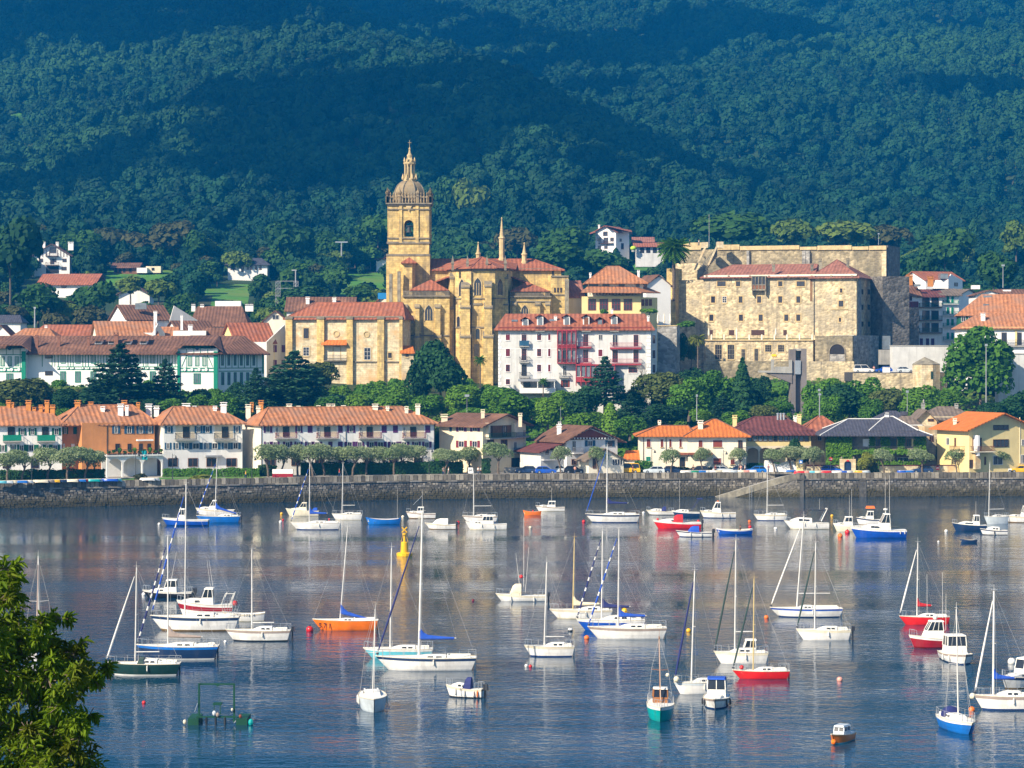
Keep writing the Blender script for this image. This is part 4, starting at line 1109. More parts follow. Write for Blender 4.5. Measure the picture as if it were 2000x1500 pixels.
for k in range(7):
 cx = 432 + k * 12.2
 if k < 6: B.win(s2,cx,cx + 5,693,714,Style('paint_green','glass_pale',1,1,.12) if k == 0 else STW);
 if k == 0: STW = Style('paint_green','glass_pale',1,1,.12)
 if k < 6: B.win(s2,cx,cx + 5.5,727,752,STW);
 if k < 5: B.win(s2,cx + 1,cx + 5.5,766,776,ST_DARK)
 beams(s2,[(cx - 4,cx - 3,692,718)])
beams(s2,[(427,515,718,719.5),(427,515,724,725.5),(427,515,691,692.5),(512,515.5,691,730)])
B.win(s0,120,128,762,778,ST_GREENG,'door')
for px in (72,115,173): B.chimney(px,657 if px != 173 else 658,681,6,604.5,'chimney_brown')
B.chimney(227,652,684,9,603.5,'chimney_brown')
for px in (192,218,249,280):
 o = ob('dormer',None,B.t,B.L((wx(px,605),605,wz(672,605))))
 b = MB(); b.box(-.8,.8,-.2,3,0,.95); ob('cheeks',b.mesh('cheeks',M['plaster_pure']),o)
 b = MB(); b.box(-.62,.62,-.26,-.18,.2,.8); ob('pane',b.mesh('pane',M['glass']),o)
 ob('dormer_roof',roof_mesh([(-1.3,-.8,.8),(1.3,-.8,.8),(1.1,3.2,2.0),(-1.1,3.2,2.0)],[(0,1,2,3)],.14,M['roof_brown']),o)
# T2 convent wing with red roof
B = Bld('parish_house','yellow stone building with pilasters and a red tiled roof left of the church','building',672,760,630)
fp = rect(560,632,786,629,14); s0 = B.block(fp,12,36.8,'ashlar_pale')
B.hip(fp,36.9,40.6,(6,1),'roof_red',.8,caps='roof_red')
for a,c in ((559,572),(620,634),(678,690),(738,751),(781,787)):
 B.slab(s0,a,c,621,762,'pilaster','ashlar_gold',.9); B.slab(s0,a - 1,c + 1,619,623,'pilaster_cap','stone_dark_trim',1.1)
B.slab(s0,560,786,617.5,620,'cornice','stone_dark_trim',.35); B.slab(s0,634,786,705.5,707.5,'ledge','stone_dark_trim',.3)
B.win(s0,593,603,641,661,ST_STONE); B.win(s0,592,604,678,695,ST_STONEW); B.win(s0,652,664,678,703,ST_STONEW,'door'); B.win(s0,711,724,679,703,ST_STONEW,'door')
B.balcony(s0,633,679,704,693,'iron','stone_dark_trim',1.0)
B.slab(s0,630,679,672,705,'porch_wall','plaster_cream',.04)
p_,u,nr,z,t = B.hit(s0,654.5,673)
ob('canopy',roof_mesh([(-3.2,-1.8,0),(3.2,-1.8,0),(3.1,0,1.15),(-3.1,0,1.15)],[(0,1,2,3)],.15,M['roof_bright']),B.t,B.L((p_.x,p_.y,z)),math.atan2(u.y,u.x))
for px,py in ((657,652),(716,653)):
 p_,u,nr,z,t = B.hit(s0,px,py); b = MB(); b.lathe([(.85,0),(.85,.12),(.62,.16),(.6,.02)],16); b.v = [(x,-zz_,y) for x,y,zz_ in b.v]
 ob('round_window',b.mesh('round_window',M['stone_trim']),B.t,B.L((p_.x,p_.y,z)),math.atan2(u.y,u.x))
B.win(s0,758,765,689,699,ST_STONE)
fl = rect(784,627,810,627,4); s1 = B.block(fl,12,wz(688,627),'ashlar_pale','lean_to_wall')
B.roof_pts([(wx(781,627),626.4,wz(689,627)),(wx(810,627),626.4,wz(689,627)),(wx(806,630),631,wz(675,630)),(wx(785,630),631,wz(675,630))],[(0,1,2,3)],'roof_bright',name='lean_to_roof')
B.win(s1,792,798,691,697,ST_STONE)
# T3 white apartment building with red galleries
B = Bld('apartment_building','white apartment building with red windows, balconies and a red glazed bay','building',1125,768,600)
fp = rect(973,600,1271,599,13); s0 = B.block(fp,12,34.0,'plaster_grey_white')
B.hip(fp,34.1,37.4,(1.5,1.2),'roof_red',1.0)
X = lambda v: 940 + v / 3.75
Y_ = lambda v: 380 + v / 3.75
for k in range(17):
 B.slab(s0,973,979.5 if k % 2 else 977,642 + k * 7,647 + k * 7,'quoin','plaster_pure',.06); B.slab(s0,1262 if k % 2 else 1264,1271,642 + k * 7,647 + k * 7,'quoin','plaster_pure',.06)
B.slab(s0,980,1262,652.2,653.6,'string_course','plaster_pure',.05); B.slab(s0,980,1088,681,682.4,'string_course','plaster_pure',.05)
B.slab(s0,973,1271,638.5,641.5,'eave_board','paint_rust',.5)
rows_ = ((1018,1066),(1130,1184),(1246,1296),(1352,1390))
for i,(a,c) in enumerate(rows_):
 B.win(s0,X(180),X(209),Y_(a),Y_(c),ST_REDC if i < 2 else ST_RED)
 if i < 3:
  B.win(s0,X(409),X(438),Y_(a),Y_(c),ST_RED); B.win(s0,X(490),X(506),Y_(a),Y_(c),ST_REDC)
  B.win(s0,X(295),X(331),Y_(a),Y_(c) + 8,ST_RED if i < 2 else ST_DARK,'door')
  B.balcony(s0,X(278),X(352),Y_(c) + 11.5,Y_(c) + 1,'paint_blue' if i == 0 else 'iron','concrete',.9,solid='paint_blue' if i == 0 else None)
for i,(a,c) in enumerate(rows_[:2]):
 B.win(s0,X(747),X(784),Y_(a + 6),Y_(c) + 12,ST_RED,'door'); B.win(s0,X(858),X(886),Y_(a + 6),Y_(c),ST_REDC if i else ST_W)
 B.win(s0,X(960),X(1000),Y_(a + 8),Y_(c) + 12,ST_W if not i else ST_RED,'door'); B.win(s0,X(1114),X(1152),Y_(a + 8),Y_(c) + 12,ST_RED,'door')
 B.balcony(s0,X(700),X(806),Y_(c) + 13.5,Y_(c) + 4,'paint_redwood','paint_redwood',.9,bars=12,slabh=.3); B.balcony(s0,X(942),X(1172),Y_(c) + 15,Y_(c) + 5,'paint_redwood','paint_redwood',1.0,bars=26,slabh=.3)
B.win(s0,X(1078),X(1144),Y_(1264),Y_(1305),ST_RED); B.slab(s0,X(1078),X(1146),Y_(1254),Y_(1264),'blind','plaster_yellow',.1)
B.win(s0,X(597),X(622),Y_(1250),Y_(1325),ST_W,'door'); B.balcony(s0,X(570),X(645),Y_(1338),Y_(1305),'iron','concrete',.9)
B.win(s0,X(582),X(648),Y_(1360),Y_(1412),ST_RED); B.shutters(s0,X(598),X(634),Y_(1360),Y_(1412),'paint_rust',3)
# red glazed bay, two storeys
p0,u,nr,z0,t = B.hit(s0,X(556),Y_(1238)); p1 = B.hit(s0,X(696),Y_(1238))[0]; zt = EH - (Y_(990) - CY) / F * t
w = (p1 - p0).length; h = zt - z0; D = 1.7
gal = ob('glazed_bay',None,B.t,B.L((*((p0 + p1) / 2),z0)),math.atan2(u.y,u.x))
b = MB()
for zz_ in (0,h * .47,h * .53,h - .3):
 b.box(-w / 2,w / 2,-D,0,zz_,zz_ + .28)
for i in range(5):
 xq = -w / 2 + .1 + (w - .2) * i / 4; b.box(xq - .1,xq + .1,-D - .02,-D + .16,0,h)
for xq in (-w / 2 + .08,w / 2 - .08): b.box(xq - .1,xq + .1,-.12,0,0,h); b.box(xq - .06,xq + .06,-D * .55,-D * .5,0,h)
for k in range(16):
 xq = -w / 2 + w * (k + .5) / 16; b.box(xq - .03,xq + .03,-D - .03,-D + .03,h * .40,h * .47); b.box(xq - .03,xq + .03,-D - .03,-D + .03,h * .89,h)
ob('bay_frame',b.mesh('bay_frame',M['paint_redwood']),gal)
b = MB()
for q in (0,h * .53):
 b.box(-w / 2,w / 2,-D - .06,-D - .02,q + 1.05,q + 1.12)
 for k in range(24): xq = -w / 2 + w * (k + .5) / 24; b.box(xq - .025,xq + .025,-D - .06,-D - .02,q + .2,q + 1.05)
ob('railing',b.mesh('railing',M['paint_maroon']),gal)
for q in (0,h * .53):
 for i in range(4):
  xq = -w / 2 + w * (i + .5) / 4; boxo('pane',M['glass' if i == 1 else 'glass_pale'],gal,xq - w / 8 + .14,xq + w / 8 - .14,-D + .3,-D + .34,q + .35,q + h * .38)
# lower red gallery
p0,u,nr,z0,t = B.hit(s0,X(692),Y_(1400)); p1 = B.hit(s0,X(980),Y_(1400))[0]; zt = EH - (Y_(1245) - CY) / F * t; w = (p1 - p0).length; h = zt - z0
g2 = ob('lower_gallery',None,B.t,B.L((*((p0 + p1) / 2),z0)),math.atan2(u.y,u.x))
b = MB(); b.box(-w / 2,w / 2,-2.0,0,h * .18,h * .42); b.box(-w / 2,w / 2,-2.2,0,h - .25,h + .1)
for i in range(9): xq = -w / 2 + .1 + (w - .2) * i / 8; b.box(xq - .1,xq + .1,-2.05,-1.9,0,h)
ob('gallery_frame',b.mesh('gallery_frame',M['paint_redwood']),g2)
for i in range(8): xq = -w / 2 + w * (i + .5) / 8; boxo('pane',M['glass_pale'],g2,xq - w / 16 + .12,xq + w / 16 - .12,-1.85,-1.8,h * .44,h - .28)
# dormers
for px,bal in ((1026,0),(1055,1),(1107,1),(1145,1),(1172,0),(1200,1)):
 o = ob('dormer',None,B.t,B.L((wx(px,600),600.8,wz(636,600))))
 hh = 2.1 if bal else 1.5
 b = MB(); b.box(-.75,.75,0,4,0,hh); ob('cheeks',b.mesh('cheeks',M['paint_rust' if px == 1172 else 'plaster_pure']),o)
 b = MB(); b.box(-.5,.5,-.05,.02,.1,hh - .15); ob('pane',b.mesh('pane',M['glass_pale' if px != 1145 else 'wood_brown']),o)
 ob('dormer_roof',roof_mesh([(-1.2,-.5,hh - .05),(0,-.5,hh + .65),(1.2,-.5,hh - .05),(1.2,4.5,hh - .05),(0,4.5,hh + .65),(-1.2,4.5,hh - .05)],[(0,1,4,5),(1,2,3,4)],.12,M['roof_red']),o)
 if bal: B.balcony(s0,px - 9,px + 9,646,637,'iron','concrete',.9)
B.chimney(1085,620,631,6,603,'plaster_pure'); B.chimney(1266,619,633,5,602,'plaster_pure'); B.chimney(1195,606,614,5,607,'plaster_pure')
for px,py in ((1005,627),(1079,626),(1238,629)):
 ob('roof_window',ubox(M['glass_pale']),B.t,B.L((wx(px,603),602.9,wz(py,603))),0,(1.4,.9,.3)).rotation_euler = (.45,0,0)
fs_ = rect(1271.6,599.2,1283,606,6); s1 = B.block(fs_,12,33.9,'plaster_grey_white','side_wall')
for a in (655,684,712): B.win(s1,1274,1279,a,a + 16,ST_RED)
# ground floor terrace
B.box('terrace_slab','plaster_white',1015,1085,758,768,594,599.5); B.box('terrace_roof','grey_metal',1012,1085,740.5,745,594.5,599.5)
for px in (1016,1050,1083): B.box('terrace_post','plaster_white',px - .7,px + .7,745,758,594.6,594.8)
for a in (1022,1060): B.box('window','glass',a,a + 14,747,757,599.2,599.8)
# T4 mansion behind
B = Bld('mansion','yellow mansion with double orange tiled roof and dark red windows','house',1212,608,640)
fp = rect(1136,641,1252,640,12); s0 = B.block(fp,26,42.2,'plaster_yellow')
X = lambda v: 940 + v / 3.75
Y_ = lambda v: 380 + v / 3.75
B.roof_pts([(wx(1134,639),638.6,wz(570,639)),(wx(1252,639),637.6,wz(571,638)),(wx(1291,645),646,wz(571.5,646)),(wx(1262,648),648,wz(560,647)),(wx(1240,644),643,wz(560,643)),(wx(1148,644),643,wz(559,643))],[(0,1,4,5),(1,2,3,4)],'roof_orange',name='lower_roof')
fs_ = rect(1252,640.2,1284,646.5,8); s1 = B.block(fs_,26,42.0,'plaster_yellow','side_wall')
fu = rect(1150,643.5,1256,643.5,11); s2 = B.block(fu,40,46.3,'plaster_ivory','attic_wall')
B.hip(rect(1148,643,1258,643,12),46.2,50.0,(5,6),'roof_orange',.9,caps='roof_orange',name='upper_roof')
STM = Style('paint_maroon','glass',3,2,.14)
for a,c in ((782,840),(866,928),(955,1018),(1043,1104)): B.win(s0,X(a),X(c),Y_(764),Y_(848),STM,'gallery_window')
for a in (1172,1200,1228): B.win(s1,X(a),X(a + 20),Y_(766),Y_(815),STM)
for a,c in ((790,855),(888,940),(1006,1050),(1132,1160),(1190,1215)): B.win(s2,X(a),X(c),Y_(648),Y_(676),ST_BROWN)
for k in range(16): B.slab(s0,X(770 + k * 24),X(776 + k * 24),Y_(722),Y_(733),'bracket','wood_dark',.6)
B.chimney(1247,530,546,5,645,'plaster_pure'); B.chimney(1153,535,543,4,650,'plaster_pure')
B = Bld('white_gable_house','small white house with brown roof between mansion and castle buttress','house',1280,570,665)
fp = rect(1262,664,1310,666,10); B.block(fp,30,wz(556,665),'plaster_pure',gable={0: (wz(538,665),.6)}); B.hip(fp,wz(556,665),wz(536,665),0,'roof_brown',.5,axis=1)
B = Bld('red_roof_house','narrow house with a red tiled roof behind the church and mansion','house',1122,590,655)
fp = rect(1106,654,1140,655,9); B.block(fp,30,wz(578,655),'plaster_cream'); B.hip(fp,wz(578,655),wz(547,655),0,'roof_pink',.4)
# cluster of roofs left of the church
def cottage(label,x0,x1,pye,pyr,Y,dep,rm,wm='plaster_pure',py1=None,inset=0,axis=0,dY=0,name='house',extra=None):
 B = Bld(name,label,'house',(x0 + x1) / 2,(py1 or pye + 30),Y)
 fp = rect(x0,Y,x1,Y + dY,dep); zr = wz(pyr,Y + dep / 2 if not axis else Y)
 sg = B.block(fp,wz((py1 or pye + 60),Y),wz(pye,Y),wm,gable=({0: (zr - .2,.5)} if axis and inset == 0 else ({1: (zr - .2,.5),3: (zr - .2,.5)} if inset == 0 else None)))
 B.hip(fp,wz(pye,Y) + .03,zr,inset,rm,.6,axis=axis)
 return B,sg
B,sg = cottage('white house with a brown roof and skylights, highest of the old town roofs',248,332,622,595,668,12,'roof_brown',dY=6)
B.win(sg,262,300,626,640,ST_BROWN,'balcony_window'); B.box('skylight','glass_pale',264,286,592,604,671,672); B.chimney(305,610,628,4,664,'plaster_pure')
fp = rect(332,673,386,677,8); B.block(fp,15,wz(625,674),'plaster_grey_white','gable_wall',gable={0: (wz(597,674),.15)})
B,sg = cottage('house with wide brown tiled roof and white chimneys behind the parish house',372,482,634,598,690,14,'roof_brown','plaster_white',inset=(1,2))
for px in (378,395,483,491): B.chimney(px,594,604,9,697,'plaster_pure','iron')
B.box('roof_box','plaster_pure',420,470,588,599,698,701)
B,sg = cottage('house with an orange tiled roof and white gable above the timbered building',192,306,653,627,640,12,'roof_orange','plaster_ivory',dY=4)
for a in (210,240,270): B.win(sg,a,a + 9,654,657,ST_DARK)
fp = rect(300,643,322,650,5); B.block(fp,15,wz(650,645),'plaster_grey_white','gable_wall',gable={0: (wz(632,645),.4)})
B.chimney(302,610,650,4,641,'plaster_pure')
cottage('low house with a rusty red roof at left above the timbered building',62,192,655,634,655,12,'roof_red','plaster_ivory',inset=(2,2))[0].chimney(90,638,654,5,652,'plaster_white')
cottage('low house with a long orange red roof behind the timbered building',25,105,656,641,645,10,'roof_orange','plaster_white',inset=2)
B,sg = cottage('white rendered house with brown roof beside the parish house',462,536,667,630,640,13,'roof_red','plaster_yellow',py1=730,dY=4)
fp = rect(521,639.5,560,652,6); sg = B.block(fp,12,wz(668,642),'plaster_grey_white','gable_wall',gable={0: (wz(634,645),.9)})
for y in (674,703): B.win(sg,534,540,y,y + 14,ST_PURPLE); B.win(sg,550,556,y,y + 14,ST_PURPLE)
B,sg = cottage('grey house with brown roof and skylight left of the red roofed house',352,420,650,626,655,10,'roof_brown','plaster_grey_white',dY=5)
B.box('extension','plaster_white',338,402,646,660,648,652); B.chimney(372,637,650,9,650,'plaster_pure'); B.chimney(355,618,640,5,650,'plaster_pure')
cottage('small dormered house with a brown roof above the parish house',515,560,625,606,660,9,'roof_brown','plaster_ivory',axis=1)[0].win(0,532,545,615,624,ST_W)
B,sg = cottage('dark roofed house with two white chimneys behind the parish house',560,690,605,580,690,12,'roof_brown','plaster_grey_white')
B.chimney(601,582,597,8,693,'plaster_pure'); B.chimney(653,583,598,8,693,'plaster_pure')
B,sg = cottage('house with a red roof and blue skylight left of the church tower',715,790,606,572,680,12,'roof_red','plaster_ivory',axis=1)
B.box('skylight','paint_brightblue',738,757,572,584,676,678)
cottage('white cottage at the left edge behind the timbered building',-20,22,655,634,650,8,'roof_brown','plaster_pure',axis=1)
cottage('cottage with a blue grey roof at left edge below the dark trees',-15,40,628,615,700,9,'roof_slate','plaster_white',inset=1)
cottage('house with a low brown roof between the orange roof and the red gable',395,470,660,640,648,9,'roof_brown','plaster_white',inset=0)
cottage('house with a small brown roof behind the timbered building',300,352,656,638,652,8,'roof_orange','plaster_white',inset=1)
# right-hand town houses
def townhouse(label,x0,x1,Y,pytop,pybase,wm,rm,pyr,dY=0,dep=10,inset=0):
 B = Bld('town_house',label,'house',(x0 + x1) / 2,pybase,Y); fp = rect(x0,Y,x1,Y + dY,dep)
 sg = B.block(fp,wz(pybase + 8,Y),wz(pytop,Y),wm); B.hip(fp,wz(pytop,Y) + .03,wz(pyr,Y + dep / 2),inset,rm,.8); return B,sg
X = lambda v: 1700 + v / 3.947
Y_ = lambda v: 400 + v / 3.947
B,sg = townhouse('maroon and white town house with orange chimneys beside the castle',1757,1795,716,Y_(685),Y_(1090),'plaster_pure','roof_brown',Y_(580),2)
for k,y in enumerate((705,815,915)):
 for a in (238,280): B.win(sg,X(a),X(a + 40),Y_(y),Y_(y + (35 if k == 0 else 65)),ST_PURPLE if k else ST_RED);
B.slab(sg,1757,1793,Y_(745),Y_(790),'panel','paint_maroon',.3); B.balcony(sg,1758,1793,Y_(885),Y_(855),'paint_maroon','paint_maroon',.8); B.balcony(sg,1758,1793,Y_(990),Y_(960),'paint_maroon','paint_maroon',.8)
B.slab(sg,X(228),X(262),Y_(1010),Y_(1080),'blue_panel','paint_brightblue',.1); B.win(sg,X(272),X(300),Y_(1015),Y_(1085),ST_PURPLE,'door'); B.slab(sg,X(308),X(332),Y_(1012),Y_(1080),'blue_panel','paint_brightblue',.1)
B.chimney(X(305),Y_(545),Y_(605),11,721,'chimney_orange'); B.chimney(X(463),Y_(560),Y_(615),12,722,'chimney_orange'); B.box('skylight','glass_pale',X(338),X(388),Y_(612),Y_(630),718,719)
B,sg = townhouse('white town house with green glazed balconies under a maroon eave',1794.5,1840,718,Y_(700),Y_(1090),'plaster_white','roof_maroon',Y_(650),1)
for y in (715,815,910):
 for a in (400,470): B.win(sg,X(a),X(a + 56),Y_(y),Y_(y + 70),ST_DARK)
 B.balcony(sg,1794.5,1839,Y_(y + 75),Y_(y + 40),'paint_darkgreen','wood_brown',.9)
for a in (380,428,468): B.win(sg,X(a),X(a + 24),Y_(1030),Y_(1085),ST_PURPLE,'door')
B,sg = townhouse('slim white town house with bright green shutters and open balconies',1840,1873,720,Y_(690),Y_(1090),'plaster_white','roof_greybrown',Y_(645),1)
for y in (705,790,880,985):
 for a in (585,620): B.win(sg,X(a),X(a + 24),Y_(y),Y_(y + 50),ST_W); B.slab(sg,X(a + 2),X(a + 20),Y_(y),Y_(y + 50),'shutter','paint_green',.12)
 B.balcony(sg,1841,1871,Y_(y + 58),Y_(y + 30),'paint_green','wood_white',.7)
B,sg = cottage('white gabled house high behind the maroon town house',1808,1880,Y_(575),Y_(512),740,12,'roof_red','plaster_pure',dY=6)
B.box('attic_box','glass_pale',X(540),X(600),Y_(530),Y_(570),738,742);
fp = rect(1852,738,1880,744,5); sg = B.block(fp,25,wz(Y_(580),740),'plaster_pure','gable_wall',gable={0: (wz(Y_(535),740),.2)}); B.win(sg,X(645),X(672),Y_(600),Y_(628),ST_DARK)
B,sg = cottage('white house with grey brown roof right of the green shuttered house',1873,1910,Y_(690),Y_(645),722,10,'roof_greybrown','plaster_pure',axis=1,dY=8)
B.win(sg,X(775),X(790),Y_(708),Y_(740),ST_DARK)
cottage('white house behind with a brown roof and white roof boxes',1905,1960,Y_(690),Y_(655),690,10,'roof_brown','plaster_pure',axis=1)
B,sg = cottage('white house with brown roof at far right of the old town',1945,2030,Y_(700),Y_(650),690,12,'roof_brown','plaster_pure',inset=1)
for v in (815,1055): B.box('roof_box','plaster_pure',X(v - 30),X(v + 30),Y_(620 if v < 900 else 655),Y_(650 if v < 900 else 690),694,696)
B,sg = cottage('big house with a wide orange tiled roof and dark green eaves',1872,2040,Y_(840),Y_(690),640,17,'roof_orange','paint_darkgreen',inset=(6,3),dY=-3)
for a in (700,755,815): B.win(sg,X(a),X(a + 35),Y_(860),Y_(900),ST_W)
B.box('skylight','glass_pale',X(872),X(935),Y_(700),Y_(722),646,647); B.box('skylight','glass_pale',X(870),X(915),Y_(765),Y_(790),642.5,643.5)
B,sg = townhouse('white house with an orange roof and yellow cornice behind the big round tree',1878,2030,625,Y_(940),Y_(1400),'plaster_pure','roof_orange',Y_(835),-1,14,(5,1))
B.slab(sg,1878,2030,Y_(942),Y_(968),'cornice','plaster_yellow',.4)
for a in (1010,1125): B.win(sg,X(a),X(a + 40),Y_(985),Y_(1080),ST_DARK,'window')
B.slab(sg,X(1115),X(1130),Y_(970),Y_(1085),'pilaster','plaster_yellow',.15); B.balcony(sg,X(1040),X(1184),Y_(1088),Y_(1040),'iron','concrete',.8)
B.chimney(X(868),Y_(845),Y_(925),9,628,'plaster_pure')
# villas on the foothill
def villa(label,x0,x1,pye,pyr,pyb,Y,dep,rm,wm='plaster_pure',axis=0,inset=0,dY=0,name='villa'):
 B = Bld(name,label,'house',(x0 + x1) / 2,pyb,Y); fp = rect(x0,Y,x1,Y + dY,dep)
 zr = wz(pyr,Y if axis else Y + dep / 2)
 sg = B.block(fp,wz(pyb + 25,Y),wz(pye,Y),wm,gable=({0: (zr - .3,.5)} if axis and not inset else None)); B.hip(fp,wz(pye,Y) + .05,zr,inset,rm,1.3,axis=axis); return B,sg
B,sg = villa('half timbered white villa with two front balconies on the left hillside',67,136,497,476,533,1040,16,'roof_brown','plaster_white',axis=1)
for a in (76,102,122): B.win(sg,a,a + 8,505,512,ST_BROWN)
B.win(sg,97,110,483,494,ST_DARK); B.win(sg,120,130,521,528,ST_BROWN); B.win(sg,98,106,505,516,ST_DARK,'door')
B.balcony(sg,90,115,500,495,'wood_dark','wood_dark',1.6); B.balcony(sg,90,115,518,512,'wood_dark','wood_dark',1.6)
for px in (70,76,83,90,96,112,118,124,130): B.slab(sg,px,px + 1,488,502,'beam','wood_dark',.15)
B.slab(sg,90,115,520,534,'porch','dark',.1)
for px in (86,112,136,141): B.chimney(px,474,486,6,1046,'plaster_pure')
B,sg = villa('white chalet with a long red roof below the half timbered villa',78,182,553,535,566,950,14,'roof_red','plaster_white',dY=-3)
B.win(sg,88,96,555,562,ST_BROWN); B.win(sg,120,130,556,563,ST_BROWN)
B,sg = villa('open brown roofed barn beside a small white shed on the meadow',222,268,521,513,532,1060,12,'roof_brown','wood_brown',name='barn')
for a in (224,232,240,252): B.slab(sg,a,a + 5,522,532,'opening','dark',.1)
B.box('shed','plaster_pure',267,287,523,533,1058,1064); B.box('shed_wall','plaster_cream',285,314,520,533,1062,1068); B.box('window','dark',296,301,523,528,1061.8,1062.2)
B,sg = villa('white bungalow with a grey hipped roof on the meadow',445,522,515,504,533,1050,14,'roof_slate','plaster_white',inset=3)
for a,c in ((450,460),(482,486),(488,493),(498,502),(506,511)): B.win(sg,a,c,518,527,ST_BROWN)
B.win(sg,471,476,518,531,ST_DARK,'door'); B.chimney(480,498,506,6,1056,'plaster_pure')
B,sg = villa('white cottage gable half hidden by trees below the meadow',232,292,573,558,590,900,10,'roof_brown','plaster_white',axis=1)
B,sg = villa('tiny white house with a red roof left of the church belfry',735,768,503,492,512,1100,10,'roof_red','plaster_pure',inset=1)
B.chimney(745,488,498,6,1102,'plaster_pure')
B,sg = villa('tall white farmhouse with a red roof on the hill behind the church',1163,1203,452,441,486,1080,14,'roof_red','plaster_pure',axis=1,dY=-4)
fp = rect(1203,1077.5,1229,1082,8); s1 = B.block(fp,60,wz(452,1080),'plaster_pure','side_wall')
B.roof_pts([(wx(1131,1076),1074,wz(464,1076)),(wx(1163,1076),1074,wz(453,1076)),(wx(1163,1088),1090,wz(450,1088)),(wx(1140,1088),1090,wz(460,1088))],[(0,1,2,3)],'roof_red',name='lean_to_roof')
B.roof_pts([(wx(1182,1076),1074,wz(440.5,1076)),(wx(1234,1076),1074,wz(453,1076)),(wx(1234,1088),1091,wz(449,1088)),(wx(1186,1088),1091,wz(440,1088))],[(0,1,2,3)],'roof_red',name='right_roof')
for a,c,y0,y1 in ((1178,1187,452,461),(1167,1174,464,471),(1179,1188,464,475),(1192,1199,464,471),(1168,1174,480,486),(1180,1187,480,486)): B.win(sg,a,c,y0,y1,ST_BROWN)
B.balcony(sg,1171,1198,475.5,471.5,'wood_dark','wood_dark',1.2); B.win(s1,1210,1214,466,472,ST_BROWN); B.win(s1,1213,1218,475,487,ST_DARK,'door'); B.chimney(1170,440,447,4,1082,'plaster_pure')
B,sg = villa('long low farm shed with a red roof right of the tall white farmhouse',1243,1298,480,474,496,1075,9,'roof_red','plaster_grey_white',name='farm_shed')
for a in (1250,1262,1275,1286): B.slab(sg,a,a + 8,482,494,'opening','dark',.1)
B,sg = villa('small shed with a faded red roof above the farm shed',1240,1273,470,463,478,1095,7,'roof_pink','wood_brown',name='farm_shed')
t = thing('green_tank','bright lime green round tank beside the farm shed','tank',(wx(1237,1073),1073,wz(489,1073)))
mat('lime',(0.42,0.62,0.04),var=.05); b = MB(); b.ball((0,0,.9),1.3,12,8,.75); ob('shell',b.mesh('shell',M['lime'],True),t); b = MB(); b.tube((0,0,-.6),(0,0,.3),.8,.8,10); ob('base',b.mesh('base',M['concrete']),t)
# ------------------------------------------------------------------ church
B = Bld('church','tall golden stone church with a domed bell tower and red tiled roofs','church',905,720,648)
def gothic(sg,x0,x1,y0,y1,round_=False,mull=2):
 p0,u,nr,_,t0 = B.hit(sg,x0); p1,_,_,_,t1 = B.hit(sg,x1); t = (t0 + t1) / 2
 z0,z1 = EH - (y1 - CY) / F * t,EH - (y0 - CY) / F * t; w,h = (p1 - p0).length,z1 - z0; c = (p0 + p1) / 2
 pr = []
 n = 6; sp = h - w * (.5 if round_ else .9)
 for k in range(n + 1):
  a = PI / 2 * k / n; f = k / n
  pr.append((-w / 2 * (math.cos(a) if round_ else 1 - f ** 1.6),sp + (h - sp) * (math.sin(a) if round_ else f ** .75)))
 out = [(-w / 2,0)] + pr + [(-x,z) for x,z in reversed(pr[:-1])] + [(w / 2,0)]
 b = MB(); m_ = len(out); q = .28
 big = [(x * (1 + 2 * q / w),(z - h / 2) * (1 + 2 * q / h) + h / 2) for x,z in out]
 b.loft([[(x,-.16,z) for x,z in big],[(x,-.16,z) for x,z in out],[(x,.02,z) for x,z in out]],ends=False)
 b.loft([[(x,.02,z) for x,z in big],[(x,-.16,z) for x,z in big]],ends=False)
 for i in range(1,mull + 1):
  x = -w / 2 + w * i / (mull + 1); b.box(x - .06,x + .06,-.1,.02,0,h * .72)
 o = ob('window',b.mesh('window',M['stone_trim']),B.t,B.L((c.x,c.y,z0)),math.atan2(u.y,u.x))
 b = MB(); b.add([(x,-.035,z) for x,z in out] + [(x,.3,z) for x,z in out],[tuple(range(m_)),tuple(range(2 * m_ - 1,m_ - 1,-1))] + [(i,i + 1,m_ + i + 1,m_ + i) for i in range(m_ - 1)])
 ob('pane',b.mesh('pane',M['glass']),o)
 return o
def wall_arch(w,h,ow,sill,oh,th):
 """square wall with one round-headed opening"""
 b = MB(); b.box(-w / 2,-ow / 2,0,th,0,h); b.box(ow / 2,w / 2,0,th,0,h); b.box(-ow / 2,ow / 2,0,th,0,sill)
 n = 10; sp = sill + oh - ow / 2
 pts = [(-ow / 2 * math.cos(PI * i / n),sp + ow / 2 * math.sin(PI * i / n)) for i in range(n + 1)]
 for (xa,za),(xb,zb) in zip(pts,pts[1:]):
  b.add([(xa,0,za),(xb,0,zb),(xb,0,h),(xa,0,h),(xa,th,za),(xb,th,zb),(xb,th,h),(xa,th,h)],[(0,1,2,3),(7,6,5,4),(0,4,5,1)])
 return b
mat('dome_stone',(0.30,0.225,0.125),var=0.35,sc=0.8,col2=(0.20,0.17,0.12),mix=(0.45,0.7),sc2=0.4,streak=0.6)
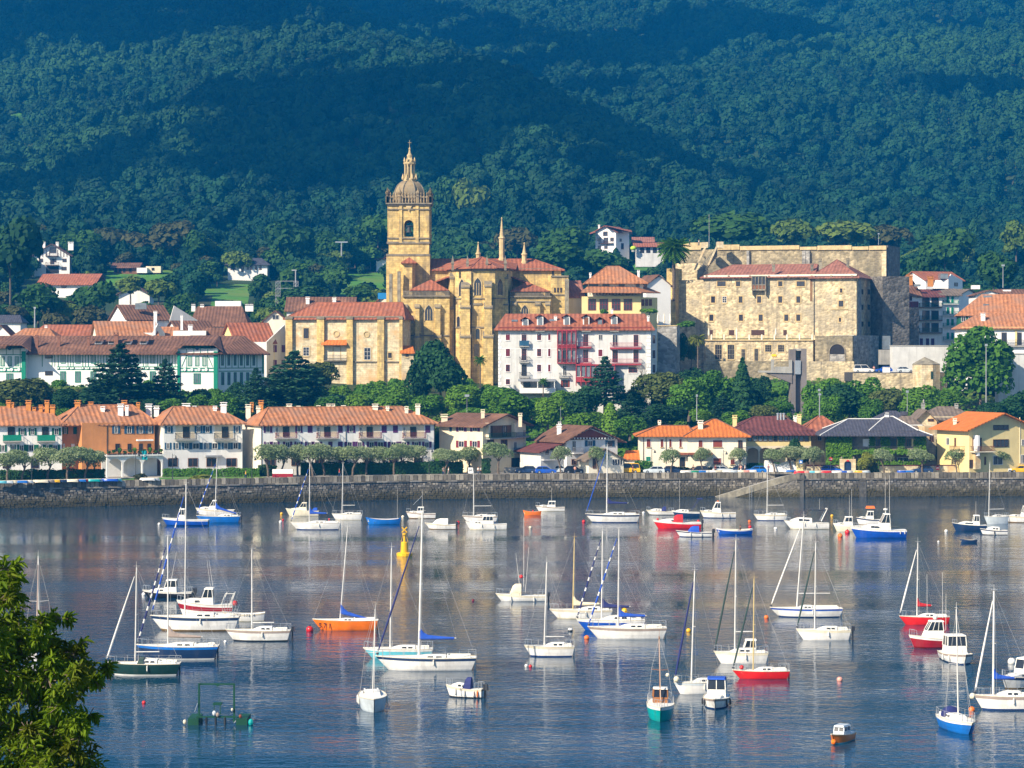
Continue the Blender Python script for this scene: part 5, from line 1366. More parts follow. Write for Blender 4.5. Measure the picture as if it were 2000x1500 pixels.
# tower
TY = 655.0; TX = wx(800,TY + 5); tw = 10.3; tcy = TY + tw / 2
zc = wz(402,TY); zb = wz(474,TY); zl = wz(498,TY)
twr = ob('tower',None,B.t,B.L((TX,tcy,zb)))
b = MB(); b.box(-5.75,5.4,-5.45,5.45,wz(730,TY) - zb,zl - zb); ob('tower_base',b.mesh('tower_base',M['ashlar_gold']),twr)
b = MB(); b.box(-tw / 2,tw / 2,-tw / 2,tw / 2,zl - zb + .01,-.01); ob('tower_shaft',b.mesh('tower_shaft',M['ashlar_gold']),twr)
b = MB()
for z_,o_ in ((0,.3),(zl - zb,.45),(wz(550,TY) - zb,.12)):
 w_ = tw / 2 + o_ + (.45 if z_ < -10 else 0); b.box(-w_ - .2,w_ - .1,-w_,w_,z_ - .25,z_ + .25)
ob('string_course',b.mesh('string_course',M['stone_dark_trim']),twr)
hb = zc - zb
wm = wall_arch(tw - 1.62,hb,2.4,1.5,4.3,.8); wme = wm.mesh('belfry_wall',M['ashlar_gold'])
for k in range(4):
 a = k * PI / 2; ob('belfry_wall',wme,twr,(math.sin(a) * tw / 2,-math.cos(a) * tw / 2,0),a)
b = MB()
for sx in (-1,1):
 for sy in (-1,1):
  b.box(sx * (tw / 2 - .4) - .45,sx * (tw / 2 - .4) + .45,sy * (tw / 2 - .4) - .45,sy * (tw / 2 - .4) + .45,0,hb)
for k in range(4):
 for q in (-2.1,2.1):
  x,y = (q,-tw / 2 - .04) if k == 0 else ((q,tw / 2 + .04) if k == 1 else ((-tw / 2 - .04,q) if k == 2 else (tw / 2 + .04,q)))
  b.box(x - .4,x + .4,y - .28,y + .28,0,hb)
ob('pilasters',b.mesh('pilasters',M['ashlar_gold']),twr)
b = MB()
for z_,o_,t_ in ((hb,.35,.4),(hb + .4,.7,.35),(1.0,.15,.3),(hb - 1.0,.22,.25)):
 w_ = tw / 2 + o_
 if z_ < hb:
  for sgn in (-1,1):
   b.box(-w_,w_,sgn * w_ - .15,sgn * w_ + .15,z_,z_ + t_); b.box(sgn * w_ - .15,sgn * w_ + .15,-w_ + .15,w_ - .15,z_,z_ + t_)
 else: b.box(-w_,w_,-w_,w_,z_ + .003,z_ + t_)
ob('cornice',b.mesh('cornice',M['stone_dark_trim']),twr)
b = MB()    # balustrade with pinnacles
zt = hb + .75; w_ = tw / 2 + .3
for k in range(4):
 a = k * PI / 2
 for i in range(15):
  t = -w_ + 2 * w_ * i / 14; x,y = math.cos(a) * t + math.sin(a) * w_,math.sin(a) * t - math.cos(a) * w_
  if i in (0,4,10,14): b.lathe([(.5,0),(.5,1.5),(.7,1.6),(.32,1.9),(.6,2.6),(.18,3.3),(.02,4.0)],6,(x,y,zt))
  else: b.lathe([(.2,0),(.3,.5),(.16,1.0),(.26,1.5),(.1,2.0),(.2,2.3),(.02,2.8)],5,(x,y,zt))
 c,s_ = math.cos(a),math.sin(a)
 p = [(c * t + s_ * d,s_ * t - c * d) for t,d in ((-w_,w_ + .14),(w_,w_ + .14),(w_,w_ - .14),(-w_,w_ - .14))]
 b.prism(p,zt + 1.35 + k * .003,zt + 1.6 + k * .003)
ob('balustrade',b.mesh('balustrade',M['dome_stone']),twr)
b = MB()
prof_ = [(4.5,0),(4.5,1.7),(4.25,1.9)] + [(4.15 * math.cos(a) ** .85 + .0,1.9 + 4.3 * math.sin(a)) for a in [PI / 2 * i / 8 * .82 for i in range(9)]]
b.lathe(prof_,8,(0,0,zt - .05),PI / 8)
ob('dome',b.mesh('dome',M['dome_stone']),twr)
b = MB()
for i in range(8):
 a = PI / 8 + i * PI / 4
 pts = [(math.cos(a) * r * 1.01,math.sin(a) * r * 1.01,zt - .05 + z_) for r,z_ in prof_[3:]]
 b.path(pts,.16,5)
ob('dome_ribs',b.mesh('dome_ribs',M['stone_dark_trim']),twr)
zd = zt + 1.9 + 4.3 * math.sin(PI / 2 * .82) - .1
b = MB(); b.lathe([(1.75,0),(1.75,.5),(1.5,.7)],8,(0,0,zd),PI / 8)
for i in range(8):
 a = PI / 8 + i * PI / 4; x,y = 1.22 * math.cos(a),1.22 * math.sin(a)
 b.tube((x,y,zd + .6),(x,y,zd + 4.4),.27,.22,6); b.lathe([(.2,0),(.3,.3),(.04,1.2)],6,(x * 1.15,y * 1.15,zd + 4.9)); b.lathe([(.3,0),(.34,.4),(.05,1.5)],6,(x * 1.5,y * 1.5,zd + .4))
b.lathe([(1.1,4.0),(1.6,4.4),(1.6,4.75),(1.15,4.95),(.95,5.5),(.6,5.9),(.72,6.6),(.35,7.2),(.2,8.0),(.3,8.3),(.05,8.8)],8,(0,0,zd))
b.lathe([(.62,.6),(.62,4.1)],8,(0,0,zd))
b.tube((0,0,zd + 8.7),(0,0,zd + 10.6),.06,.04,5); b.tube((-.45,0,zd + 9.9),(.45,0,zd + 9.9),.05,.05,5)
ob('lantern',b.mesh('lantern',M['stone_trim']),twr)
b = MB()
b.lathe([(.05,1.5),(.3,1.45),(.5,1.1),(.56,.5),(.8,.12),(.86,0)],14,(0,0,2.6)); b.box(-1.15,1.15,-.15,.15,4.1,4.4)
b.tube((0,0,2.1),(0,0,2.7),.1,.1,6)
ob('bell',b.mesh('bell',M['iron'],True),twr,(0,-tw / 2 + .6,0))
b = MB(); b.add([(.0,-tw / 2 - .1,hb - .6),(-.9,-tw / 2 - .1,hb + .3),(.9,-tw / 2 - .1,hb + .3),(.7,-tw / 2 - .35,hb - .2),(-.7,-tw / 2 - .35,hb - .2),(0,-tw / 2 - .35,hb - 1.6)],[(0,1,2),(3,4,5),(1,4,3,2),(0,5,4,1),(0,2,3,5)])
ob('coat_of_arms',b.mesh('coat_of_arms',M['stone_trim']),twr)
# stair turret right of the tower base
fp = [V2(787,653),V2(790,650.6),V2(805,650.6),V2(812,653),V2(812,659),V2(787,659)]
sg = B.block(fp,22,wz(512,651),'ashlar_gold','turret_wall')
cx_ = wx(799,652); B.roof_pts([(cx_ - 2.0,649.6,wz(513,651)),(cx_ + 2.0,649.6,wz(513,651)),(cx_ + 2.1,656,wz(513,651)),(cx_ - 2.1,656,wz(513,651)),(cx_,653,wz(502,653))],[(0,1,4),(1,2,4),(2,3,4),(3,0,4)],'roof_red',name='turret_roof')
B.slab(sg + 1,790,805,575,577,'string_course','stone_dark_trim',.2)
for (x0,x1,y0) in ((776,782,530),(760,766,535)): B.box('tower_buttress','ashlar_grey',x0,x1,y0,720,648.6,651)
# nave
fn = rect(808,656,1096,656,13); sn = B.block(fn,22,wz(525,656),'ashlar_gold','nave_wall')
B.hip(fn,wz(524.5,656),wz(506,662.5),(.5,7),'roof_red',.9,name='nave_roof',caps='roof_red')
B.slab(sn,808,1096,524.5,528,'cornice','stone_dark_trim',.35); B.slab(sn,1078,1082,528,570,'drainpipe','iron',.15)
# apse
AP = [(876,652),(890,645.5),(921,641),(967,641),(990,645),(1001,652)]
fa = [V2(*p) for p in AP] + [V2(1001,658),V2(876,658)]
sa = B.block(fa,18,wz(526,643),'ashlar_gold','apse_wall')
ze = wz(523.5,642); apx = (wx(941,651),651,wz(502,651))
ext = [Vector(p) for p in fa[:6]]; cen = Vector((apx[0],651))
ring = [cen + (p - cen) * 1.11 for p in ext]
back = [Vector((wx(1012,660),660)),Vector((wx(868,660),660))]
P = [(*p,ze) for p in ring] + [(*back[0],wz(515,660)),(*back[1],wz(515,660)),apx]
B.roof_pts(P,[(i,i + 1,8) for i in range(5)] + [(5,6,8),(7,0,8),(6,7,8)],'roof_red',name='apse_roof')
b = MB()
for p in P[:6]: b.tube(B.L(p),B.L(apx),.16,.16,5)
ob('ridge_tiles',b.mesh('ridge_tiles',M['roof_red']),B.t)
for i in range(5):
 x0,x1 = AP[i][0],AP[i + 1][0]
 B.slab(sa + i,x0,x1,524.5,529,'cornice','stone_dark_trim',.3); B.slab(sa + i,x0,x1,582,584,'string_course','stone_dark_trim',.25); B.slab(sa + i,x0,x1,638,640.5,'string_course','stone_dark_trim',.25)
gothic(sa + 1,897,909,545,578); gothic(sa + 2,926,940,543,577); gothic(sa + 3,971,981,544,576)
gothic(sa + 2,929,937,640 + 2,662,True,0); gothic(sa + 1,893,899,618,640,True,0)
B.slab(sa + 2,924,942,592,596,'relieving_arch','stone_dark_trim',.2); B.slab(sa + 2,926,936,672,696,'patch','ashlar_grey',.05)
def buttress(x0,x1,ys,Yf,base=745,Yb=652):
 """stepped buttress: ys = [(py_top, extra_depth, widen_px)] from the top stage down, each with a sloped weathering"""
 o = ob('buttress',None,B.t)
 for i,(yt,dp,wd_) in enumerate(ys):
  yb = ys[i + 1][0] if i + 1 < len(ys) else base
  Y0 = Yf - dp; xa,xb = wx(x0 - wd_,Y0) - B.o.x,wx(x1 + wd_,Y0) - B.o.x; za,zb2 = wz(yb,Y0) - B.o.z,wz(yt,Y0) - B.o.z
  b = MB(); b.box(xa,xb,Y0 - B.o.y,Yb - B.o.y,za,zb2); ob('buttress_stage',b.mesh('buttress_stage',M['ashlar_gold']),o)
  b = MB(); d = .9; b.add([(xa - .15,Y0 - .2 - B.o.y,zb2 - .25),(xb + .15,Y0 - .2 - B.o.y,zb2 - .25),(xb + .15,Y0 + 2.2 - B.o.y,zb2 + 1.0),(xa - .15,Y0 + 2.2 - B.o.y,zb2 + 1.0),(xa - .15,Y0 - .2 - B.o.y,zb2 - .6),(xb + .15,Y0 - .2 - B.o.y,zb2 - .6),(xb + .15,Y0 + 2.2 - B.o.y,zb2 - .6),(xa - .15,Y0 + 2.2 - B.o.y,zb2 - .6)],
                         [(0,1,2,3),(4,5,1,0),(1,5,6,2),(0,3,7,4),(2,6,7,3)])
  ob('weathering',b.mesh('weathering',M['stone_dark_trim']),o)
 return o
buttress(900,918,[(558,2.0,-1),(598,2.6,0),(655,3.2,1)],642,760); buttress(946,961,[(556,1.6,-1),(598,2.2,0),(655,2.8,2)],640,760)
buttress(879,886,[(540,.6,0),(600,1.0,1)],647,720); buttress(983,992,[(540,.6,0),(592,1.0,1)],645,720)
for px in (884,913,951,987):
 b = MB(); b.lathe([(.42,0),(.42,1.5),(.6,1.7),(.12,3.4),(.02,3.8)],4,ph=PI / 4); ob('pinnacle',b.mesh('pinnacle',M['stone_dark_trim']),B.t,B.L((wx(px,642),642.6,wz(528,642))))
B.box('drainpipe','iron',920,921.4,530,700,640.6,640.8)
# chapels
def chapel(x0,x1,Yf,dep,yt,yb,apx_,apy,ye,xl,xr,name,vines=False):
 fp = rect(x0,Yf,x1,Yf,dep); sg = B.block(fp,wz(yb,Yf),wz(yt,Yf),'ashlar_gold',name + '_wall')
 B.roof_pts([(wx(xl,Yf),Yf - .6,wz(ye,Yf)),(wx(xr,Yf),Yf - .6,wz(ye,Yf)),(wx(xr,Yf),Yf + dep,wz(ye,Yf)),(wx(xl,Yf),Yf + dep,wz(ye,Yf)),(wx(apx_,Yf + dep / 2),Yf + dep / 2,wz(apy,Yf + dep / 2))],[(0,1,4),(1,2,4),(2,3,4),(3,0,4)],'roof_red',name=name + '_roof')
 b = MB(); y0 = Yf - .35 - B.o.y
 for k in range(int((x1 - x0) / 2.6)):
  x = wx(x0 + 1.5 + k * 2.6,Yf) - B.o.x; b.box(x - .1,x + .1,y0,y0 + .25,wz(yt,Yf) - B.o.z,wz(yt - 7,Yf) - B.o.z)
 b.box(wx(x0,Yf) - B.o.x,wx(x1,Yf) - B.o.x,y0 - .06,y0 + .34,wz(yt - 7,Yf) - B.o.z,wz(yt - 9,Yf) - B.o.z); b.box(wx(x0 - 1,Yf) - B.o.x,wx(x1 + 1,Yf) - B.o.x,y0 - .2,y0 + .5,wz(yt + 2.5,Yf) - B.o.z,wz(yt,Yf) - B.o.z)
 ob('parapet',b.mesh('parapet',M['stone_dark_trim']),B.t)
 return sg
sc_ = chapel(787,878,644,9,577,760,841,546,566,800,876,'left_chapel')
gothic(sc_,830,845,596,626); gothic(sc_,803,808,617,632,True,0); B.slab(sc_,787,878,654,656.5,'string_course','stone_dark_trim',.25); B.slab(sc_,833,844,668,684,'blind_arch','ashlar_grey',.1)
for a,c in ((788,795),(811,819),(850,860)): buttress(a,c,[(597,.6,0),(655,1.0,1)],643.6,760,645)
sc2 = chapel(996,1076,646,9,578,720,1029,550,568,997,1073,'right_chapel')
gothic(sc2,1018,1032,596,620); B.slab(sc2,996,1076,588,590,'string_course','stone_dark_trim',.25)
for a,c in ((1001,1008),(1046,1055),(1066,1074)): buttress(a,c,[(592,.6,0),(640,1.0,1)],645.6,720,647)
fq = rect(1076,648,1110,648,10); sq = B.block(fq,20,wz(539,648),'ashlar_gold','sacristy_wall')
fq2 = rect(1066,651,1100,651,6); B.block(fq2,20,wz(570,651),'ashlar_gold','sacristy_wall')
B.slab(sq,1076,1111,538,541,'cornice','stone_dark_trim',.3); B.slab(sq,1103,1111,545,640,'corner_buttress','ashlar_grey',.8); B.slab(sq,1076,1103,575,577,'string_course','stone_dark_trim',.2)
for k in range(3): B.win(sq,1082 + k * 6,1085.5 + k * 6,562,571,ST_DARK)
# lean-to roofs over the aisles
for a,c,y0,y1 in ((850,880,553,540),(996,1035,549,538)):
 if a == 850: B.roof_pts([(wx(845,650),650,wz(552,650)),(wx(880,650),650,wz(539,650)),(wx(880,655),656,wz(537,655)),(wx(845,655),656,wz(550,655))],[(0,1,2,3)],'roof_red',name='aisle_roof')
 else: B.roof_pts([(wx(993,650),650,wz(538,650)),(wx(1040,650),650,wz(556,650)),(wx(1040,655),656,wz(554,655)),(wx(993,655),656,wz(536,655))],[(0,1,2,3)],'roof_red',name='aisle_roof')
# needle pinnacles
def needle(px,y0,y1,y2,w,Y):
 h = wz(y0,Y) - wz(y2,Y); hs = wz(y1,Y) - wz(y2,Y); r = w * Y / F / 2
 b = MB(); b.lathe([(r * 1.25,-1.5),(r * 1.25,.2),(r,.3),(r,hs),(r * 1.3,hs + .05),(r * 1.2,hs + .35),(r * .8,hs + .5),(r * .14,h - .5),(r * .35,h - .35),(.02,h)],8,ph=PI / 8)
 ob('needle_pinnacle',b.mesh('needle_pinnacle',M['stone_trim']),B.t,B.L((wx(px,Y),Y,wz(y2,Y))))
needle(980,424,466,506,11,662); needle(1024,473,498,512,10,660); needle(934,472,497,506,9,661)
# ------------------------------------------------------------------ castle
B = Bld('castle','massive pale stone castle with few small windows and a red brown hipped roof','castle',1525,705,668)
fp = rect(1376,676,1673,663,30); s0 = B.block(fp,24,48.2,'rubble_castle')
u = (fp[1] - fp[0]).normalized(); nb = Vector((-u.y,u.x))
q = lambda a,d=0: fp[0] + u * a + nb * d
Lw = (fp[1] - fp[0]).length
sp = Lw * .71
B.hip([q(0),q(sp),q(sp,16),q(0,16)],48.3,51.4,(5.5,.2),'roof_pink',1.0,caps='roof_pink')
B.hip([q(sp + .3),q(Lw),q(Lw,18),q(sp + .3,18)],48.1,52.6,(4.5,7),'roof_pink',1.0,name='tower_roof',caps='roof_pink')
X = lambda v: 1280 + v / 3.948
Yp = lambda v: 400 + v / 3.948
B.slab(s0,1376,1674,536.5,540,'eave_board','plaster_ivory',.7)
for v in (400,570,735,880,1030,1210,1360,1520): B.slab(s0,X(v - 8),X(v + 8),538,542,'corbel','stone_dark_trim',.8)
for a,c in ((478,542),(622,655),(948,980),(1090,1152)): B.win(s0,X(a),X(c),Yp(590),Yp(628),ST_STONE)
for a,c in ((430,460),(517,550),(643,672),(785,816),(948,979),(1088,1117)): B.win(s0,X(a),X(c),Yp(706),Yp(755),ST_STONE if a != 517 else ST_STONEW)
for a,c in ((417,447),(645,675),(797,828),(995,1025),(1088,1117)): B.win(s0,X(a),X(c),Yp(847),Yp(895),ST_STONE)
for a,c,y0,y1 in ((1424,1442,645,677),(1414,1450,740,785),(1415,1433,872,902)): B.win(s0,X(a),X(c),Yp(y0),Yp(y1),ST_STONE)
B.slab(s0,X(1360),X(1485),Yp(800),Yp(808),'ledge','stone_trim',.2)
# hanging timber box
p0,u_,nr,z0,t = B.hit(s0,X(752),Yp(662)); p1 = B.hit(s0,X(862),Yp(662))[0]; w = (p1 - p0).length; h = EH - (Yp(548) - CY) / F * t - z0
bx_ = ob('box_balcony',None,B.t,B.L((*((p0 + p1) / 2),z0)),math.atan2(u_.y,u_.x))
b = MB(); b.box(-w / 2,w / 2,-1.5,0,0,.35)
for i in range(5): x = -w / 2 + .1 + (w - .2) * i / 4; b.box(x - .09,x + .09,-1.5,-1.35,0,h)
for zz_ in (h * .36,h - .2): b.box(-w / 2,w / 2,-1.52,-1.36,zz_,zz_ + .18)
b.box(-w / 2,-w / 2 + .15,-1.4,0,.35,h); b.box(w / 2 - .15,w / 2,-1.4,0,.35,h)
for sx in (-1,1): b.box(sx * (w / 2 - .2) - .15,sx * (w / 2 - .2) + .15,-1.2,0,-1.2,0)
ob('box_frame',b.mesh('box_frame',M['ashlar_grey']),bx_)
boxo('lower_panel',M['wood_brown'],bx_,-w / 2 + .2,w / 2 - .2,-1.42,-1.38,.4,h * .36); boxo('pane',M['glass'],bx_,-w / 2 + .2,w / 2 - .2,-1.2,-1.16,h * .4,h - .2)
B.slab(s0,X(1193),X(1212),Yp(545),Yp(745),'rust_stain','soil',.012); B.slab(s0,X(1222),X(1227),Yp(548),Yp(1000),'downpipe','iron',.15)
for px,a,c in ((1511,517,526),(1586,517,534),(1602,508,526),(1656,507,523)): B.chimney(px,a,c,6,670,'ashlar_grey')
B.slab(s0 + 1,1676,1682,545,700,'corner_stones','rubble_grey',.1)
for y in (565,595,628): B.slab(s0 + 1,1682,1686,y,y + 10,'slit_window','dark',.04); B.slab(s0 + 1,1695,1699,y,y + 10,'slit_window','dark',.04)
# terrace in front
ft = rect(1378,668.5,1588,659.5,8); st = B.block(ft,22,wz(663.5,664),'rubble_castle','terrace_wall')
B.slab(st,1377,1589,662.5,665.5,'terrace_edge','stone_trim',.35)
for k in range(9): B.slab(st,X(430 + k * 97),X(440 + k * 97),Yp(1000),Yp(1042),'parapet_post','plaster_ivory',.4)
for k in range(8): B.slab(st,X(441 + k * 97),X(526 + k * 97),Yp(1030),Yp(1041),'planting_box','undergrowth',.3)
for a,c,y0,y1 in ((460,514,1078,1192),(557,610,1078,1192),(663,695,1112,1195),(764,795,1110,1205),(846,896,1080,1134),(945,995,1080,1134),(390,415,1078,1100)):
 B.win(st,X(a),X(c),Yp(y0),Yp(y1),STC)
for v,w_ in ((430,25),(588,40),(790,100),(1000,26)): B.slab(s0,X(v - w_ / 2),X(v + w_ / 2),Yp(965),Yp(1005),'low_window','wood_dark',.1)
for v in (402,618,920):
 t = thing('closed_parasol','closed cream parasol on the castle terrace','parasol',(*(B.hit(st,X(v))[0] + Vector((.5,2.0))),wz(663.5,664)),0,'closed parasols on the castle terrace')
 b = MB(); b.tube((0,0,0),(0,0,3.0),.05); ob('pole',b.mesh('pole',M['wood_brown']),t); b = MB(); b.lathe([(.12,1.0),(.28,1.4),(.2,2.4),(.04,3.1)],8); ob('cloth',b.mesh('cloth',M['plaster_ivory']),t)
# right foot with big arch
f2 = rect(1592,659,1665,655.5,7); s2 = B.block(f2,22,wz(656,659),'rubble_brown','foot_wall')
p_,u_,nr,z,t = B.hit(s2,X(1403),Yp(1210)); b = MB(); n = 12; R_ = 1.95
out = [(-R_,0)] + [(-R_ * math.cos(PI * i / n),2.6 + 1.9 * math.sin(PI * i / n)) for i in range(n + 1)] + [(R_,0)]
b.add([(x,-.04,zz_) for x,zz_ in out] + [(x,.4,zz_) for x,zz_ in out],[tuple(range(len(out)))])
o = ob('arch_niche',b.mesh('arch_niche',M['dark']),B.t,B.L((p_.x,p_.y,z)),math.atan2(u_.y,u_.x))
b = MB(); b.loft([[(x * 1.14,-.22,zz_ * 1.04) for x,zz_ in out],[(x,-.22,zz_) for x,zz_ in out],[(x,.0,zz_) for x,zz_ in out]],ends=False); ob('arch_ring',b.mesh('arch_ring',M['stone_dark_trim']),o)
boxo('arch_fill',M['rubble_grey'],o,-R_ + .02,R_ - .02,-.12,-.02,0,1.9)
f3 = rect(1668,657,1716,668,6); B.block(f3,22,wz(655,660),'rubble_grey','side_foot_wall')
f4 = rect(1640,655,1668,653.6,5); B.block(f4,20,wz(712,655),'rubble_castle','low_wall')
f5 = rect(1375,660,1545,655,4); B.block(f5,18,wz(705.5,658),'rubble_brown','bank_wall'); f6 = rect(1575,652,1668,650,4); B.block(f6,18,wz(706,651),'rubble_castle','bank_wall')
# high curtain wall behind
fc = rect(1328,712,1731,690,14); sc_ = B.block(fc,24,56.6,'rubble_brown','curtain_wall')
for a,c,y in ((1328,1370,474),(1402,1445,478),(1446,1562,480),(1563,1596,482),(1597,1664,479.5),(1665,1697,481.5),(1698,1732,480)): B.slab(sc_,a,c - .3,y,488,'coping_block','stone_trim',.4)
for a,c in ((1460,1465),(1568,1575),(1576,1583)): B.slab(sc_,a,c,490,520,'buttress','rubble_grey',.9)
B.slab(sc_,1722,1731,495,640,'corner_stones','ashlar_pale',.1)
B.slab(sc_ + 1,1732.5,1756,481,730,'flank_wall','rubble_dark',.25)  # dark sheet over the curtain wall's side, flank shade put into its colour
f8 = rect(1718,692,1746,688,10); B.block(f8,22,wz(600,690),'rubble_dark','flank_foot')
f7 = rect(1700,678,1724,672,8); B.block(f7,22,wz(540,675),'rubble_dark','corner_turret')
# left wing wall, golden buttress, steps up the wall
fl = rect(1319,681,1382,677,8); sl = B.block(fl,22,wz(545,670),'rubble_castle','left_wall')
fl2 = rect(1319,692,1372,690,8); B.block(fl2,24,wz(512,682),'rubble_castle','left_wall')
fb = rect(1302,679,1319.5,678,5); sb = B.block(fb,24,wz(522,668),'ashlar_gold','golden_buttress')
b = MB()
for k in range(14):
 x = wx(1362 + k * 2.7,690) - B.o.x; z = wz(528 - k * 3.3,690) - B.o.z; b.box(x - .19,x + .19,690 - B.o.y - 4,690 - B.o.y,z - 2.5,z)
ob('stone_steps',b.mesh('stone_steps',M['ashlar_grey']),B.t)
for dx in (0,22):
 b = MB(); p0 = (wx(1357 + dx,685) - B.o.x,685.5 - B.o.y,wz(527,685) - B.o.z); p1 = (wx(1378 + dx,685) - B.o.x,685.5 - B.o.y,wz(482,685) - B.o.z); b.tube(p0,p1,.35,.35,4); ob('step_wall',b.mesh('step_wall',M['ashlar_pale']),B.t)
B.box('look_out','ashlar_pale',1371,1383,473,484,700,704); B.box('look_out','ashlar_pale',1401,1413,472,484,700,704)
fp = thing('flagpole','bare flagpole standing on the castle wall','pole',(wx(1385,700),700,wz(482,700)))
b = MB(); b.tube((0,0,0),(0,0,8.6),.09,.05); ob('pole',b.mesh('pole',M['grey_metal']),fp); b = MB(); b.ball((0,0,8.65),.14,8,6); ob('finial',b.mesh('finial',M['grey_metal']),fp)
# glass lift on the shaded side
B.box('glass_lift','glass_pale',1725,1739,656,682,660,662); B.box('lift_base','concrete',1718,1742,683,712,659.6,662)
sg = thing('yellow_sign','small yellow sign on the lower castle terrace wall','sign',(*(B.hit(st,1512)[0] + B.hit(st,1512)[2] * .1),wz(694,663)),math.atan2(B.hit(st,1512)[1].y,B.hit(st,1512)[1].x))
mat('sign_yellow',(.8,.5,.02),var=.05); b = MB(); b.box(-.62,.3,-.06,0,-.28,.3); b.add([(.3,-.06,-.42),(.3,-.06,.44),(.75,-.06,0),(.3,0,-.42),(.3,0,.44),(.75,0,0)],[(0,2,1),(3,4,5),(0,3,5,2),(1,2,5,4)]); ob('board',b.mesh('board',M['sign_yellow']),sg)
# lift tower with a footbridge
B = Bld('lift_tower','tall concrete lift tower with a footbridge platform in front of the castle','tower',1560,830,606.0)
B.box('shaft_side','concrete_purple',1544.5,1554,682,845,605.0,610.0); B.box('shaft_side','concrete_purple',1565,1575.5,681,845,605.0,610.0); B.box('shaft_core','concrete_purple',1554,1565,700,845,606.2,610.0); B.box('head','concrete',1553,1566,681,685,605.3,610.0)
B.box('glazing','glass',1554,1565,685,702,607.0,607.3); B.box('cabin_panel','steel',1552.5,1564,704,731,604.7,605.0)
b = MB(); x0,x1 = wx(1482,606.0) - B.o.x,wx(1546,606.0) - B.o.x; za,zb = wz(729,606.0) - B.o.z,wz(724,606.0) - B.o.z
b.add([(x0,-1.5,za + .2),(x1,-1.5,za),(x1,-1.5,zb),(x0,-1.5,zb),(x0,2.5,za + .2),(x1,2.5,za),(x1,2.5,zb),(x0,2.5,zb)],[(0,1,2,3),(7,6,5,4),(0,4,5,1),(3,2,6,7),(0,3,7,4),(1,5,6,2)])
ob('platform',b.mesh('platform',M['concrete']),B.t)
b = MB(); b.add([(x0 + 1.5,-1.2,za + .15),(x1,-1.2,za - .02),(x1,-1.2,za - 2.4),(x0 + 1.5,2.2,za + .15),(x1,2.2,za - .02),(x1,2.2,za - 2.4)],[(0,2,1),(3,4,5),(0,3,5,2),(1,2,5,4)]); ob('platform_brace',b.mesh('platform_brace',M['concrete_purple']),B.t)
B.box('parapet','concrete',1513,1546,716,724,604.6,604.8); B.box('parapet','concrete',1506,1512,702,724,604.7,605.2); B.box('parapet','concrete',1541,1547,703,724,604.5,605.2); B.box('handrail','iron',1512,1541,702.5,703.3,604.8,604.9)
# walls about the castle
def wall(label,fpt,z0,z1,m,capm=None,name='stone_wall',cat='wall'):
 c = sum((Vector(p) for p in fpt),Vector((0,0))) / len(fpt); t = thing(name,label,cat,(*c,z0))
 b = MB(); b.prism([(p[0] - c.x,p[1] - c.y) for p in fpt],0,z1 - z0); ob('wall',b.mesh('wall',M[m]),t)
 if capm:
  b = MB(); b.prism([((p[0] - c.x) * 1.004 + (.1 if p[0] > c.x else -.1),(p[1] - c.y) + (.12 if p[1] > c.y else -.12)) for p in fpt],z1 - z0 + .003,z1 - z0 + .22); ob('coping',b.mesh('coping',M[capm]),t)
 return t
wall('grey rubble retaining wall between the white apartment building and the castle',rect(1284,612,1322,611,5),16,wz(637,611),'rubble_grey','stone_trim')
wall('white rendered retaining wall below the town houses',rect(1743,652,1852,653,3),20,wz(676,652),'plaster_grey_white','concrete','retaining_wall')
wall('rough stone wall under the castle car park',rect(1668,634,1850,633,4),14,wz(729,634),'rubble_castle',None)
t = struct('car_park',(lambda b: (b.prism([tuple(p) for p in rect(1660,637.5,1852,637,15)],21,wz(727.5,640)),b.mesh('car_park',M['asphalt']))[1])(MB()))
wall('white parapet wall at the right edge below the big tree',rect(1950,612,2040,613,3),12,wz(692,612),'plaster_grey_white','concrete','retaining_wall')
B = Bld('stone_gatehouse','low round fronted stone gatehouse with a dark green door beside the car park','gatehouse',1806,742,630)
fp = [V2(1782,634),V2(1788,630),V2(1800,628.5),V2(1822,628.5),V2(1836,631),V2(1836,637),V2(1782,638)]; sg = B.block(fp,15,wz(712,630),'ashlar_pale')
B.roof_pts([(*p,wz(711,630)) for p in fp] + [(wx(1806,634),634,wz(697,634))],[(i,(i + 1) % 7,7) for i in range(7)],'ashlar_grey',name='stone_roof')
B.win(sg + 3,1820 - 3,1827 - 4,725,741,Style('stone_trim','paint_darkgreen',1,1,.12),'door')
for px in (1285,1297,1309):
 t = thing('closed_parasol','closed white parasol on the terrace left of the castle buttress','parasol',(wx(px,614),614,wz(637,614)),0,'closed parasols left of the castle')
 b = MB(); b.tube((0,0,0),(0,0,2.9),.05); ob('pole',b.mesh('pole',M['wood_brown']),t); b = MB(); b.lathe([(.12,.7),(.26,1.2),(.2,2.4),(.04,3.1)],8); ob('cloth',b.mesh('cloth',M['plaster_ivory']),t)
